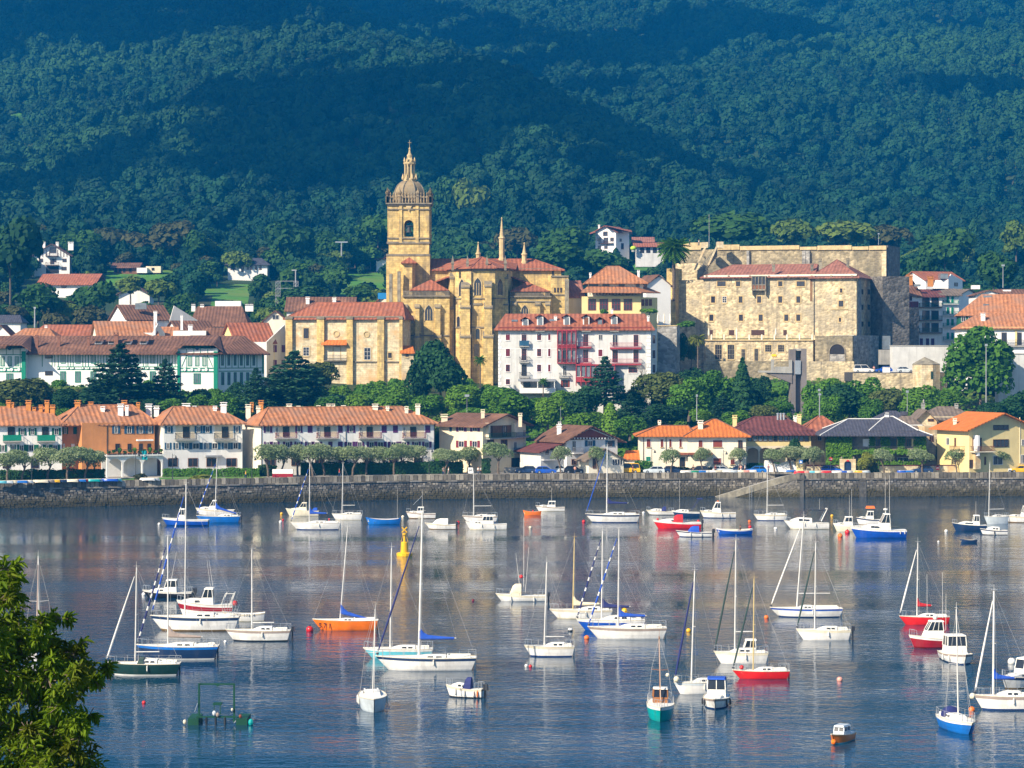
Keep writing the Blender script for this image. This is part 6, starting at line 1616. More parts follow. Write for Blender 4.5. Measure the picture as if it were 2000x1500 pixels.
# ------------------------------------------------------------------ vegetation
# far wooded hillside: one mass of instanced broadleaf trees
src = bpy.data.collections.new('forest_kit')
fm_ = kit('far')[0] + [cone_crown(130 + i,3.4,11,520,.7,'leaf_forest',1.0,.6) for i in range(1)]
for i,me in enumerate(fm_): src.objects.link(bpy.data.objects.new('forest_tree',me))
PROT = [(62,150,470,536,1030),(75,186,532,572,945),(215,322,505,536,1055),(442,530,495,538,1045),(228,292,556,582,895),(734,770,486,510,1090),(1130,1235,436,492,1070),(1236,1330,460,500,1070),(1805,1885,510,545,695)]
rg = np.random.default_rng(12)
pts,scl = [],[]
y = 940.0
while y < 2760:
 st = 7.8 + max(0,y - 1090) / 1600 * 2.6
 hw = y * .225 + 25
 for x in np.arange(-hw,hw,st):
  xx,yy = x + rg.uniform(-.5,.5) * st,y + rg.uniform(-.5,.5) * st
  z = ground(xx,yy)
  px,py = CX + xx / yy * F,CY - (z - EH) / yy * F
  if any(a < px < b_ and c < py < d for a,b_,c,d in MEADOWS): continue
  if yy < 1130 and any(a - 26 < px < b_ + 26 and yy < Yh + 16 and py - 46 < d for a,b_,c,d,Yh in PROT): continue
  if yy < 1130 and any(a < px < b_ and py > c and py - 34 < d for a,b_,c,d in MEADOWS): continue
  gap = MN.noise((xx / 42,yy / 42,3.3))
  if gap > .52: continue
  pts.append((xx,yy,z - .8)); scl.append((.5 + 1.25 * rg.uniform() ** 1.8) * (.75 if yy < 1100 else 1) * (1 + .3 * MN.noise((xx / 120,yy / 120,9))) * (1.0 + max(0,y - 1090) / 5000))
 y += st * .92
me = bpy.data.meshes.new('hill_forest'); me.vertices.add(len(pts)); me.vertices.foreach_set('co',np.array(pts,np.float32).ravel())
at = me.attributes.new('size','FLOAT','POINT'); at.data.foreach_set('value',np.array(scl,np.float32))
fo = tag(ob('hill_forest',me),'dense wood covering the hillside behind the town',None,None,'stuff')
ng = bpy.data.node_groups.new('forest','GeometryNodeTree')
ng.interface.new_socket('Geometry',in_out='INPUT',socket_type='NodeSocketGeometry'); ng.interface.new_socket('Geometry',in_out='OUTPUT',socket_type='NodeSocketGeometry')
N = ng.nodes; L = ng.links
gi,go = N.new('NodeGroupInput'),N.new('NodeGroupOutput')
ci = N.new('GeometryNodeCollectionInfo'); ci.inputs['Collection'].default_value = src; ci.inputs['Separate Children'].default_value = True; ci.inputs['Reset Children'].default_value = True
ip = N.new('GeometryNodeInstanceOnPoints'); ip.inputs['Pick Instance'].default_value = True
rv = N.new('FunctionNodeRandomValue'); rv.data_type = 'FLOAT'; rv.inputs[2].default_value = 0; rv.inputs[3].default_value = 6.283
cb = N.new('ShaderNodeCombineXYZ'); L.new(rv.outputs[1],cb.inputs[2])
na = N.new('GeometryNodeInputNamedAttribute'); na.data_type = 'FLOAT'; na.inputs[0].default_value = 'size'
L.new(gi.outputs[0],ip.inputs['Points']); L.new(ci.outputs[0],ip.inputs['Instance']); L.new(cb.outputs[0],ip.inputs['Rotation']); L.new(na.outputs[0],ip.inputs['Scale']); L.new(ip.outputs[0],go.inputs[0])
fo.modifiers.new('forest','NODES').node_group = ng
# foothill trees one can tell apart
TRF = random.Random(21)
FOOT = 'trees on the lower hillside behind the old town'
named = [
 (340,424,520,112,1080,'farbrown','broad olive brown tree behind the left meadow'),
 (20,416,590,125,840,'fardark','tall dark tree at the left edge above the cottages'),
 (925,343,470,80,1250,'fargold','tall pale green tree right of the bell tower'),
 (872,352,470,66,1260,'farmid','pale green tree directly right of the church dome'),
 (1430,400,500,150,1010,'farmid','wide round tree behind the left half of the castle'),
 (1548,414,500,84,1000,'fargold','yellow green round tree behind the middle of the castle'),
 (1650,418,500,132,1000,'fargold','broad yellow green tree behind the right of the castle'),
 (1730,426,510,90,1010,'farbrown','dull brownish tree behind the right corner of the castle'),
 (1845,440,560,110,960,'farmid','mid green tree above the right town houses'),
 (1985,425,520,70,1000,'fargold','yellowish tree at the right edge above the town'),
 (215,430,520,90,1100,'farbrown','reddish brown tree behind the barn'),
 (150,445,530,90,1075,'farmid','green tree right of the half timbered villa'),
 (410,512,560,62,1020,'farmid','round tree standing on the meadow left of the bungalow'),
 (424,530,557,18,1015,'fardark','small dark shrub on the meadow left of the bungalow'),
 (310,535,600,60,870,'fargold','light yellow green tree below the barn'),
 (255,540,590,50,880,'fargold','pale green tree over the half hidden cottage gable'),
 (738,405,500,90,1100,'farmid','green tree left of the bell tower'),
 (572,425,540,100,1060,'fardark','dark tree right of the white bungalow'),
 (1110,430,510,110,1040,'farmid','green tree left of the tall white farmhouse'),
 (1180,482,560,120,960,'farmid','wide green tree below the tall white farmhouse'),
 (1085,470,550,110,950,'farmid','green tree above the right end of the church roof'),
 (1010,430,520,90,1080,'farbrown','grey green tree between the two largest church pinnacles'),
 (1800,490,590,80,800,'fardark','dark tree behind the orange chimneys of the town houses'),
 (1940,495,590,90,820,'farmid','green tree behind the white roof boxes at right'),
 (75,548,640,110,800,'farmid','green tree below the red roofed chalet'),
 (180,545,640,90,820,'farmid','green tree right of the red roofed chalet'),
 (700,552,600,70,830,'farmid','low green tree left of the tower base'),
 (600,550,600,90,830,'fardark','dark low tree behind the steel lattice'),
]
for a in named: tree(*a)
kinds = ['farmid','farmid','fardark','farmid','farbrown','fardark','fargold']
n = 0
for it in range(900):
 Y = TRF.uniform(780,1130); px = TRF.uniform(-40,2040) if it % 3 else TRF.uniform(-40,760); x = wx(px,Y); z = ground(x,Y)
 py = CY - (z - EH) / Y * F; w = TRF.uniform(34,76); h = w * TRF.uniform(.75,1.15)
 top = py - h
 bad = any(px + w / 2 > a and px - w / 2 < b_ and top < d and py > c and Y < yy for a,b_,c,d,yy in PROT)
 bad = bad or any(a < px < b_ and ((c < py < d + 6) or (top < c + 14 and py > c)) for a,b_,c,d in MEADOWS)
 if bad: continue
 k = TRF.choice(kinds)
 zone = next(q for e,q in ((200,'by the half timbered villa'),(430,'around the meadow barn'),(600,'beside the white bungalow'),(770,'left of the bell tower'),(1120,'behind the church'),(1330,'around the tall white farmhouse'),(1500,'behind the left of the castle'),(1760,'behind the right of the castle'),(9999,'behind the right town houses')) if px < e)
 tree(px,top,py + 2,w,Y,k,('broad ' if w > 58 else 'small ' if w < 45 else '') + {'farmid': 'green','fardark': 'dark green','farbrown': 'brownish','fargold': 'yellow green'}[k] + ' tree on the lower hillside ' + zone,FOOT)
 n += 1
 if n >= 260: break
# trees and shrubs between the old town and the quay houses
SL = [
 (45,726,812,128,575,'olive','broad olive green tree in front of the left end of the timbered building'),
 (128,752,812,70,572,'dark','dark low tree left of the big cedar'),
 (236,676,812,195,576,'cedar','big dark cedar in front of the timbered building'),
 (322,706,815,110,582,'cedar','thinner cedar with level branches right of the big cedar'),
 (385,764,815,60,574,'mid','round green tree in front of the green corner post'),
 (440,768,815,70,572,'mid','round green tree below the shaded wing of the timbered building'),
 (330,778,815,70,568,'mid','low green tree under the thinner cedar'),
 (283,780,815,66,566,'dark','low dark tree behind the orange house roof'),
 (575,690,812,185,585,'cedar','broad cedar in front of the parish house'),
 (500,722,812,90,578,'cedar','small cedar at the right end of the timbered building'),
 (625,696,770,74,592,'olive','pale olive tree behind the broad cedar'),
 (640,768,815,70,566,'mid','round green tree behind the left chimneys of the long white row house'),
 (700,762,815,74,570,'bright','bright green tree below the parish house wall'),
 (762,752,815,84,572,'bright','bright green tree under the lean-to of the parish house'),
 (862,668,800,104,590,'dark','tall dark tree in front of the church chapel'),
 (825,690,800,60,592,'dark','slimmer dark tree at the left of the tall dark church tree'),
 (835,770,820,76,562,'mid','green tree behind the right end of the long row house'),
 (905,742,820,96,570,'bright','light green tree left of the palm by the church'),
 (965,748,800,70,584,'mid','green tree at the left corner of the white apartment building'),
 (1005,760,835,110,562,'bright','wide light green tree below the white apartment building'),
 (1070,768,840,80,560,'bright','light green tree behind the gabled house'),
 (925,790,840,86,552,'mid','green tree behind the cream corner house'),
 (880,800,840,50,556,'bright','small bright tree behind the cream corner house'),
 (1182,700,800,112,586,'cedar','flat topped cedar in front of the white apartment building'),
 (1130,758,830,90,570,'dark','dark tree left below the flat topped cedar'),
 (1230,775,850,100,562,'cedar','low spreading cedar behind the cream villa'),
 (1145,800,850,80,552,'bright','round bright tree behind the white gabled house'),
 (1192,788,850,40,550,'column','slim upright light green tree behind the white gabled house'),
 (1230,812,856,76,548,'mid','round green tree left of the orange hipped roof'),
 (1292,714,800,96,590,'olive','grey green tree right of the white apartment building'),
 (1345,738,815,90,576,'mid','green tree left of the conifer below the castle'),
 (1300,790,835,90,556,'dark','dark green tree behind the cream villa ridge'),
 (1395,725,815,90,582,'mid','green tree below the castle terrace'),
 (1450,700,812,62,580,'cone','pointed conifer below the castle terrace'),
 (1412,770,830,84,560,'cedar','spreading cedar above the maroon roof'),
 (1490,785,826,60,556,'olive','olive green tree left of the lift tower'),
 (1375,800,836,60,550,'bright','small bright tree behind the orange villa roof'),
 (1440,802,836,60,548,'mid','low green tree behind the maroon roof'),
 (1600,745,830,70,585,'mid','green tree right of the lift tower'),
 (1660,752,832,110,575,'dark','wide dark green tree behind the stone house'),
 (1620,772,835,60,565,'mid','green tree behind the brown red pyramid roof'),
 (1735,748,830,90,588,'olive','olive tree below the car park wall'),
 (1790,756,830,90,585,'bright','bright green tree below the stone gatehouse'),
 (1916,640,795,150,606,'mid','big round broadleaf tree at the right of the old town'),
 (1850,752,815,70,596,'bright','light green tree left of the big round tree'),
 (1985,765,830,90,585,'dark','dark green tree at the right edge behind the yellow house'),
 (1935,780,830,80,580,'dark','dark tree under the big round tree'),
 (868,834,905,62,520,'dark','dark bushy tree between the long row house and the cream corner house'),
 (1700,775,835,60,570,'mid','green tree behind the slate roofed house'),
 (1350,660,722,30,622,'olive','small tree at the foot of the castle left wall'),
 (1268,598,612,40,632,'brightbush','bright bush in front of the mansion windows'),
 (1180,600,614,20,634,'bush','small dark bush in front of the mansion'),
 (1340,622,640,44,640,'bush','clipped hedge bush under the golden castle buttress'),
 (1328,650,715,36,618,'dark','dark ivy tree beside the grey retaining wall'),
]
SL += [(px,yt,815,w,Y,k,lab) for px,yt,w,Y,k,lab in [
 (668,744,62,606,'bright','bright tree against the left half of the parish house wall'),(722,748,66,604,'mid','green tree against the middle of the parish house wall'),(790,742,70,600,'mid','green tree at the right foot of the parish house'),(915,728,60,606,'mid','green tree at the foot of the church apse'),(945,752,56,596,'bright','light tree right of the palm by the church'),
 (1040,772,80,574,'mid','green tree in front of the apartment terrace'),(1100,764,70,582,'bright','light green tree below the red lower gallery'),(1240,752,60,594,'mid','green tree at the right foot of the apartment building'),(1310,742,80,600,'mid','green tree below the grey retaining wall'),(1360,722,76,606,'dark','dark tree left of the castle bank wall'),(1425,738,70,594,'bright','bright tree left of the pointed conifer'),(1478,738,64,600,'dark','dark tree below the footbridge platform'),(1520,778,56,572,'mid','green tree at the foot of the bare bank'),
 (1625,728,64,606,'bright','bright bush tree below the low castle wall'),(1690,738,76,602,'mid','green tree under the car park'),(1745,752,70,596,'dark','dark tree under the silver car'),(1820,752,70,602,'bright','bright tree under the gatehouse door'),(395,752,60,588,'dark','dark tree at the foot of the green bay'),(455,748,60,590,'dark','dark tree before the shaded wing'),(185,745,60,586,'dark','dark tree just left of the big cedar'),(90,758,66,584,'olive','olive tree at the left of the timbered wall')]]
for a in SL: tree(*a)
# undergrowth on the slope
for it in range(215):
 px = TR.uniform(-30,2030); Y = TR.uniform(552,624); x = wx(px,Y); z = ground(x,Y); py = CY - (z - EH) / Y * F
 if py < 722 or (1535 < px < 1585 and Y < 604) or (1520 < px < 1600 and TR.random() < .8) or (970 < px < 1090 and py < 775): continue
 w = TR.uniform(28,58); k = 'brightbush' if (px > 680 and TR.random() < .6) else 'bush'
 zone = next(q for e,q in ((120,'left end of the timbered building'),(350,'big cedar'),(520,'shaded wing of the timbered building'),(690,'broad cedar'),(820,'parish house'),(970,'church'),(1120,'apartment building'),(1290,'flat topped cedar'),(1420,'castle left wall'),(1540,'pointed conifer'),(1640,'lift tower'),(1790,'car park'),(9999,'gatehouse and big round tree')) if px < e)
 tree(px,py - w * TR.uniform(.5,.8),py + 3,w,Y,k,('bright' if k == 'brightbush' else 'dull') + ' green shrub on the slope below the ' + zone,'shrubs on the slope below the old town')
# low green cover over the whole slope
rg = np.random.default_rng(31); C = []
while len(C) < 30000:
 px = rg.uniform(-20,2020); Y = rg.uniform(546,652 if px > 1290 else 612); x = wx(px,Y)
 if 1490 < px < 1552 and 584 < Y < 614: continue
 g = ground(x,Y); h = max(0,.7 + 1.1 * MN.noise((x / 5,Y / 5,0)) + .8 * MN.noise((x / 2,Y / 2,5)))
 if CY - (g - EH) / Y * F > 718: C.append((x,Y,g + h * rg.uniform(.5,1)))
C = np.array(C); Nn = np.tile(np.array([0,-.5,.85]),(len(C),1)) + rg.normal(size=(len(C),3)) * .45; Nn /= np.linalg.norm(Nn,axis=1)[:,None]
v,f = leaf_quads(C,Nn,.42,rg); leafmat('leaf_cover',(.022,.085,.008),(.10,.22,.02),(.11,.13,.03),big=.05)
tag(ob('slope_ground_cover',np_mesh('slope_ground_cover',v,f,M['leaf_cover'])),'tangled green ground cover on the slope under the old town',None,None,'stuff')
# bare ochre bank left of the lift tower
vs,fs = [],[]
for j in range(9):
 for i in range(9):
  x = wx(1497,600) + 5.6 * i / 8; y = 586 + 26 * j / 8; vs.append((x,y,ground(x,y) + .5 + 1.1 * math.sin(PI * i / 8) * math.sin(PI * j / 8) + .5 * MN.noise((x * .6,y * .6,2))))
fs = [(j * 9 + i,j * 9 + i + 1,j * 9 + i + 10,j * 9 + i + 9) for j in range(8) for i in range(8)]
struct('bare_bank',np_mesh('bare_bank',np.array(vs),np.array(fs),M['soil']))
# palms
def palm(px,py_top,py_base,Y,R,n,label,nm='palm_tree',mt='leaf_mid',tr=.25):
 z0 = wz(py_base,Y); h = wz(py_top,Y) - z0
 t = thing(nm,label,'tree',(wx(px,Y),Y,z0)); b = MB()
 hb = h - R * .45
 for k in range(8): b.tube((0,0,-.5 + (hb + .5) * k / 8),(0,0,-.5 + (hb + .5) * (k + 1) / 8),tr * 1.12,tr * .95,8)
 ob('trunk',b.mesh('trunk',M['bark']),t)
 fr = frond_mesh(R,.75,mt)
 r_ = random.Random(px)
 for k in range(n):
  o = ob('frond',fr,t,(0,0,hb)); lv = k / n
  o.rotation_euler = (r_.uniform(-.2,.2),.75 - 1.65 * lv + r_.uniform(-.12,.12),k * 2.399)
palm(1316,472,585,677,4.7,64,'tall palm tree in front of the golden castle buttress',tr=.42)
palm(938,697,762,592,1.7,26,'small palm in front of the church buttresses',tr=.16)
palm(1363,655,735,612,2.1,30,'yellowish palm at the foot of the castle',mt='leaf_gold',tr=.18)
palm(1061,740,775,592,1.3,22,'tiny palm in front of the apartment terrace',tr=.12)
# bare pale tree
t = thing('bare_tree','leafless pale tree right of the white apartment building','tree',(wx(1262,592),592,wz(778,592))); b = MB(); r_ = random.Random(4)
def br(p,d,l,r,k):
 q = p + d * l; b.tube(p,q,r,r * .65,5)
 if k:
  for _ in range(3): br(q,(d + Vector((r_.uniform(-.7,.7),r_.uniform(-.7,.7),r_.uniform(-.1,.6)))).normalized(),l * .72,r * .6,k - 1)
br(Vector((0,0,-1)),Vector((.05,0,1)),3.2,.16,4); ob('trunk',b.mesh('trunk',M['bark_pale']),t)
# tamarisks along the promenade
TM = [(15,885,940,62),(42,882,940,50),(92,876,940,62),(132,878,940,56),(165,876,938,66),(190,882,938,44),
      (525,868,931,60),(549,872,930,44),(582,872,931,52),(612,870,930,50),(635,870,931,50),(660,873,930,54),(688,872,930,56),(716,876,930,50),(744,874,930,50),(770,874,930,46),(792,870,929,54),(818,872,929,50),(868,880,930,46),(890,882,929,44),(918,876,929,50),(974,868,927,58),
      (1096,872,926,38),(1170,876,926,36),(1310,880,925,42),(1373,876,925,34),(1442,876,925,32),(1590,876,924,42),(1728,880,923,38),(1802,880,923,50),(1870,878,923,36),(1958,880,923,34),(1514,880,924,40),(1547,872,918,60)]
for i,(px,a,c,w) in enumerate(TM):
 Y0 = wall_y(wx(px,500)) + (5.5 + (i % 3) * 2.2 if px < 1000 else 1.2)
 od = ['first','second','third','fourth','fifth','sixth','seventh','eighth','ninth','tenth','eleventh','twelfth','thirteenth','fourteenth','fifteenth','sixteenth']
 lab = f'{od[i - 6]} tamarisk from the left before the tall hedge' if 500 < px < 1000 else f'{od[i]} tamarisk from the left edge, among the upturned dinghies' if px < 300 else 'small tamarisk ' + ('before the gabled house' if px < 1200 else 'before the left part of the cream villa' if px < 1340 else 'before the middle of the cream villa' if px < 1400 else 'at the right corner of the cream villa' if px < 1500 else 'behind the white tent' if px < 1530 else 'right of the white tent' if px < 1560 else 'by the no entry sign' if px < 1650 else 'before the left half of the garden wall' if px < 1750 else 'before the right half of the garden wall' if px < 1850 else 'before the yellow house corner' if px < 1900 else 'before the yellow house balcony')
 tree(px,a - 3,c,w * 1.22,Y0 + 2,'tamarisk',lab,'tamarisk trees along the promenade',QZ)
# hedges
def hedge(px0,px1,Y0,Y1,h,label,mt='leaf_dark',dep=1.4,z=QZ,n=None):
 a,c = V2(px0,Y0),V2(px1,Y1); d = (c - a); u = d.normalized(); nr = Vector((-u.y,u.x)); Ln = d.length
 t = thing('hedge',label,'hedge',(*a,z),math.atan2(u.y,u.x)); rg2 = np.random.default_rng(int(px0))
 n = n or int(Ln * 95)
 s_ = rg2.uniform(0,Ln,n); f_ = rg2.uniform(0,1,n) < .62
 y_ = np.where(f_,rg2.normal(0,.06,n),rg2.uniform(0,dep,n)); z_ = np.where(f_,rg2.uniform(0,h,n),h + .16 * np.sin(s_ * 1.3) * np.sin(s_ * .37) + rg2.normal(0,.07,n))
 C = np.stack([s_,y_,z_],1); Nn = np.where(f_[:,None],np.array([0,-1.,.2]),np.array([0,-.2,1.])) + rg2.normal(size=(n,3)) * .45; Nn /= np.linalg.norm(Nn,axis=1)[:,None]
 v,f = leaf_quads(C,Nn,.17,rg2); ob('foliage',np_mesh('foliage',v,f,M[mt]),t)
 b = MB(); b.box(.05,Ln - .05,.08,dep - .05,-.2,h - .12); ob('core',b.mesh('core',M['undergrowth']),t)
hedge(318,506,491,493,1.5,'clipped bright hedge in front of the blue shuttered row house','leaf_mid')
hedge(506,540,494.5,495.5,2.0,'dark hedge piece left of the red and white board','leaf_dark')
hedge(588,905,498.5,505,2.3,'long tall dark hedge behind the tamarisks','leaf_dark')
hedge(0,205,477,482,1.9,'dark hedge behind the tamarisks at the left end','leaf_dark')
hedge(942,958,505,505.3,2.8,'tall narrow dark hedge block beside the notice board','leaf_dark')
hedge(1316,1492,508.5,509,.95,'low clipped hedge in front of the cream villa','leaf_dark')
hedge(1240,1275,509,509,2.2,'rounded green hedge in front of the orange garage','leaf_mid')
hedge(1460,1540,512,513,1.6,'hedge in front of the glazed gallery house','leaf_dark')
hedge(1655,1715,509,509,2.0,'flowering hedge in front of the ivy house','leaf_olive')
tree(1693,885,922,36,507.5,'gold','yellow leaved shrub tree in front of the ivy house',None,QZ)
tree(1840,850,905,26,518,'dark','thin dark tree between stone house and yellow corner house',None,QZ)
tree(1560,858,905,40,514,'dark','dark tree in front of the glazed gallery',None,QZ)
t = tree(272,920,934,30,478,'bush','orange brown flowering bush on the quay lawn',None,QZ); t.children[0].data = crown(99,2,2.4,900,.22,9,.42,'leaf_brown',-.5)
t = tree(395,925,935,70,484,'bush','low yellow flowering bed in front of the clipped hedge',None,QZ); t.children[0].data = crown(98,2,2.4,900,.22,9,.42,'leaf_gold',-.5)
b = MB()
pl = [V2(205,475.5),V2(330,479),V2(520,486.5),V2(520,492),V2(318,489),V2(205,484)]
b.prism([tuple(p) for p in pl],QZ + .02,QZ + .06); struct('quay_lawn',b.mesh('quay_lawn',M['grass']))
# near tree at the lower left
t = thing('near_tree','leafy tree in the lower left corner close to the camera','tree',(-9.6,40,12.4))
rg = np.random.default_rng(44); r_ = random.Random(44)
cl = []
sil = [(30,1110,.42),(8,1150,.5),(40,1160,.45),(15,1210,.6),(60,1250,.55),(110,1215,.35),(125,1195,.22),(20,1275,.7),(95,1265,.5),(150,1270,.4),(60,1310,.6),(185,1290,.35),(120,1310,.5),(175,1315,.45),(212,1300,.2),(15,1350,.6),(140,1345,.4),(75,1350,.5),(180,1335,.3),(95,1400,.45),(140,1415,.45),(185,1395,.3),(20,1440,.6),(70,1440,.6),(120,1455,.6),(165,1440,.4),(40,1490,.7),(95,1490,.7),(145,1490,.6),(180,1410,.25),(-30,1180,.8),(-40,1260,.9),(-50,1350,.9),(-40,1440,.9),(60,1540,.9),(130,1560,.9),(-20,1540,1.0),(170,1530,.5)]
for px,py,r in sil:
 for k in range(2): cl.append((wx(px - 16 - max(0,px - 80) * .08,40) + r_.uniform(-.12,.12),40 + r_.uniform(-1.1,1.1),wz(py + 14,40) + r_.uniform(-.1,.1),r * .8))
for k in range(60):
 a = r_.uniform(0,6.28); q = r_.uniform(.3,2.7); cl.append((-10.4 + math.cos(a) * q * .9,40 + math.sin(a) * q,20.5 + r_.uniform(-4.5,4),.8))
def leaf_shape(L_,W):
 return [(0,0,0),(L_ * .3,-W,.02),(L_ * .7,-W * .8,.0),(L_,0,-.03),(L_ * .7,W * .8,.0),(L_ * .3,W,.02)]
vs,fs = [],[]; singles = []
def put_leaf(p,d,up):
 d = d.normalized(); w_ = d.cross(up).normalized(); n_ = w_.cross(d)
 return Matrix((d,w_,n_)).transposed().to_4x4(),p
tw = MB()
leaf_pts = leaf_shape(.135,.022)
for (x,y,z,r) in cl:
 c = Vector((x,y,z))
 nt_ = max(5,int(14.5 * r / .5))
 for k in range(nt_):
  d = Vector((r_.gauss(.25,.8),r_.gauss(-.1,.7),r_.gauss(.35,.7))).normalized()
  e = c + d * r * r_.uniform(.5,1.5) * .62; tw.tube(c - d * .15,e,.010,.004,4,False)
  for j in range(14):
   p = c.lerp(e,.1 + .95 * j / 13) ; a = j * 2.4; o_ = d.orthogonal().normalized(); s_ = d.cross(o_)
   ld_ = (d * .55 + (o_ * math.cos(a) + s_ * math.sin(a)) * .8 + Vector((.12,0,-.15))).normalized()
   m_,_ = put_leaf(p,ld_,Vector((r_.uniform(-.5,.5),r_.uniform(-.5,.5),1)))
   sc_ = r_.uniform(.75,1.35)
   if len(singles) < 298 and y < 39.7 and r_.random() < .25 and p.x > -8.2: singles.append((m_,p,sc_)); continue
   k0 = len(vs); vs += [tuple(p + (m_ @ Vector(q)) * sc_) for q in leaf_pts]; fs += [(k0,k0 + 1,k0 + 2,k0 + 3),(k0,k0 + 3,k0 + 4,k0 + 5)]
tag(ob('foliage',np_mesh('foliage',np.array(vs) - np.array([-9.6,40,12.4]),np.array(fs),M['leaf_front']),t),kind='stuff')
lm = np_mesh('leaf',np.array(leaf_pts),np.array([(0,1,2,3),(0,3,4,5)]),M['leaf_front'])
for m_,p,sc_ in singles:
 o = ob('leaf',lm,t); o.matrix_local = Matrix.Translation(p - Vector((-9.6,40,12.4))) @ m_ @ Matrix.Scale(sc_,4)
tw.v = [(x + 9.6,y - 40,z - 12.4) for x,y,z in tw.v]
tag(ob('twigs',tw.mesh('twigs',M['bark']),t),kind='stuff')
b = MB(); b.tube((0,0,-1),(-.2,0,5),.26,.2,8); b.tube((-.2,0,5),(-.3,0,10.5),.2,.07,8)
for (x,y,z,r) in cl[:76:5]:
 q = Vector((x + 9.6,y - 40,z - 12.4)); b.tube((-.25,1.2,max(1.5,q.z - 2.2 - r_.random())),q + Vector((0,.5,0)),.028,.006,5)
ob('trunk',b.mesh('trunk',M['bark']),t)
# ------------------------------------------------------------------ boats
def gel(name,col,rough=.3): return mat(name,col,rough=rough,var=.16,sc=1.2,spec=.5,streak=.3 if name[:4] == 'hull' else .12)
gel('hull_white',(.74,.73,.70)); gel('hull_cream',(.72,.66,.50)); gel('hull_grey',(.50,.56,.60)); gel('hull_navy',(.012,.035,.10)); gel('hull_blue',(.008,.075,.42)); gel('hull_midblue',(.01,.14,.50)); gel('hull_green',(.008,.035,.03))
gel('hull_orange',(.80,.17,.008)); gel('hull_red',(.60,.012,.012)); gel('hull_darkred',(.30,.01,.02)); gel('hull_aqua',(.12,.48,.58)); gel('hull_teal',(.0,.30,.30)); gel('hull_brown',(.58,.16,.012)); gel('hull_black',(.012,.014,.02)); gel('hull_yellow',(.75,.42,.005))
gel('deck_white',(.72,.71,.66),.55); gel('deck_beige',(.58,.52,.40),.6); gel('antifoul_brown',(.20,.12,.03),.6); gel('antifoul_blue',(.01,.04,.16),.6); gel('antifoul_black',(.015,.015,.02),.6)
gel('cloth_blue',(.008,.07,.42),.8); gel('cloth_navy',(.012,.02,.12),.8); gel('cloth_white',(.70,.68,.64),.8); gel('cloth_cream',(.66,.58,.42),.8); gel('cloth_red',(.45,.01,.015),.8); gel('cloth_dark',(.02,.05,.045),.8); gel('cloth_taupe',(.30,.24,.21),.8)
gel('spar',(.62,.61,.58),.4); gel('spar_gold',(.55,.42,.18),.4); gel('wire',(.38,.38,.38),.4); gel('engine',(.02,.022,.03),.4); gel('varnish',(.28,.11,.03),.4); gel('window_tint',(.015,.02,.03),.15); gel('fender',(.62,.60,.55),.5); gel('orange_gear',(.75,.16,.02),.5)
def hull_rings(L,Bm,Fb,kind):
 """stations stern to bow; every station a list of (x, half width, z) from keel to sheer"""
 out = []; n = 15
 for i in range(n + 1):
  t = i / n
  if kind == 'sail':
   w = 1 - abs((t - .44) / .56) ** 2.3 if t > .44 else 1 - .34 * ((.44 - t) / .44) ** 2
   zs = Fb * (1 + .22 * max(0,t - .3) ** 1.6 + .04 * (1 - t)); rk,srk = L * .13,L * .05
  elif kind == 'row':
   w = 1 - abs((t - .48) / .52) ** 2.2 if t > .48 else 1 - .5 * ((.48 - t) / .48) ** 2.4
   zs = Fb * (.78 + 1.0 * abs(t - .42) ** 2.0); rk,srk = L * .08,L * .03
  elif kind == 'sport':
   w = 1 - abs((t - .34) / .66) ** 2.6 if t > .34 else 1 - .1 * ((.34 - t) / .34)
   zs = Fb * (.82 + .42 * max(0,t - .2) ** 1.3); rk,srk = L * .15,0
  else:
   w = 1 - abs((t - .40) / .60) ** 2.8 if t > .40 else 1 - .14 * ((.40 - t) / .40) ** 2
   zs = Fb * (.85 + .55 * max(0,t - .25) ** 1.5); rk,srk = L * .11,L * .01
  hb = max(.03,Bm / 2 * max(0,w)) if t < 1 else .03
  st = []
  for f,wf in ((-.35 / max(zs,.3),.45),(0,.80),(.12,.86),(.45,.94),(.80,.99),(1.0,1.0)):
   ff = max(0,f)
   x = -L / 2 + L * t - rk * (1 - ff) * max(0,(t - .55) / .45) ** 2 + srk * (1 - ff) * (1 - t) ** 4
   st.append((x,hb * (wf if t < .999 else 1),zs * f if f > 0 else (-.35 if f < 0 else 0)))
  out.append(st)
 return out
def band(rings,a,c,m,name,off=0.0):
 """hull planking between rows a..c as one skin with a transom"""
 b = MB()
 R = [[(x,-(y + off),z) for x,y,z in st[a:c + 1]][::-1] + [(x,y + off,z) for x,y,z in st[a:c + 1]] for st in rings]
 k = c - a + 1
 for sl in ((0,k),(k,2 * k)): b.loft([r[sl[0]:sl[1]] for r in R],ends=False)
 b.add([p for p in R[0]],[tuple(range(2 * k))])
 return b.mesh(name,m)
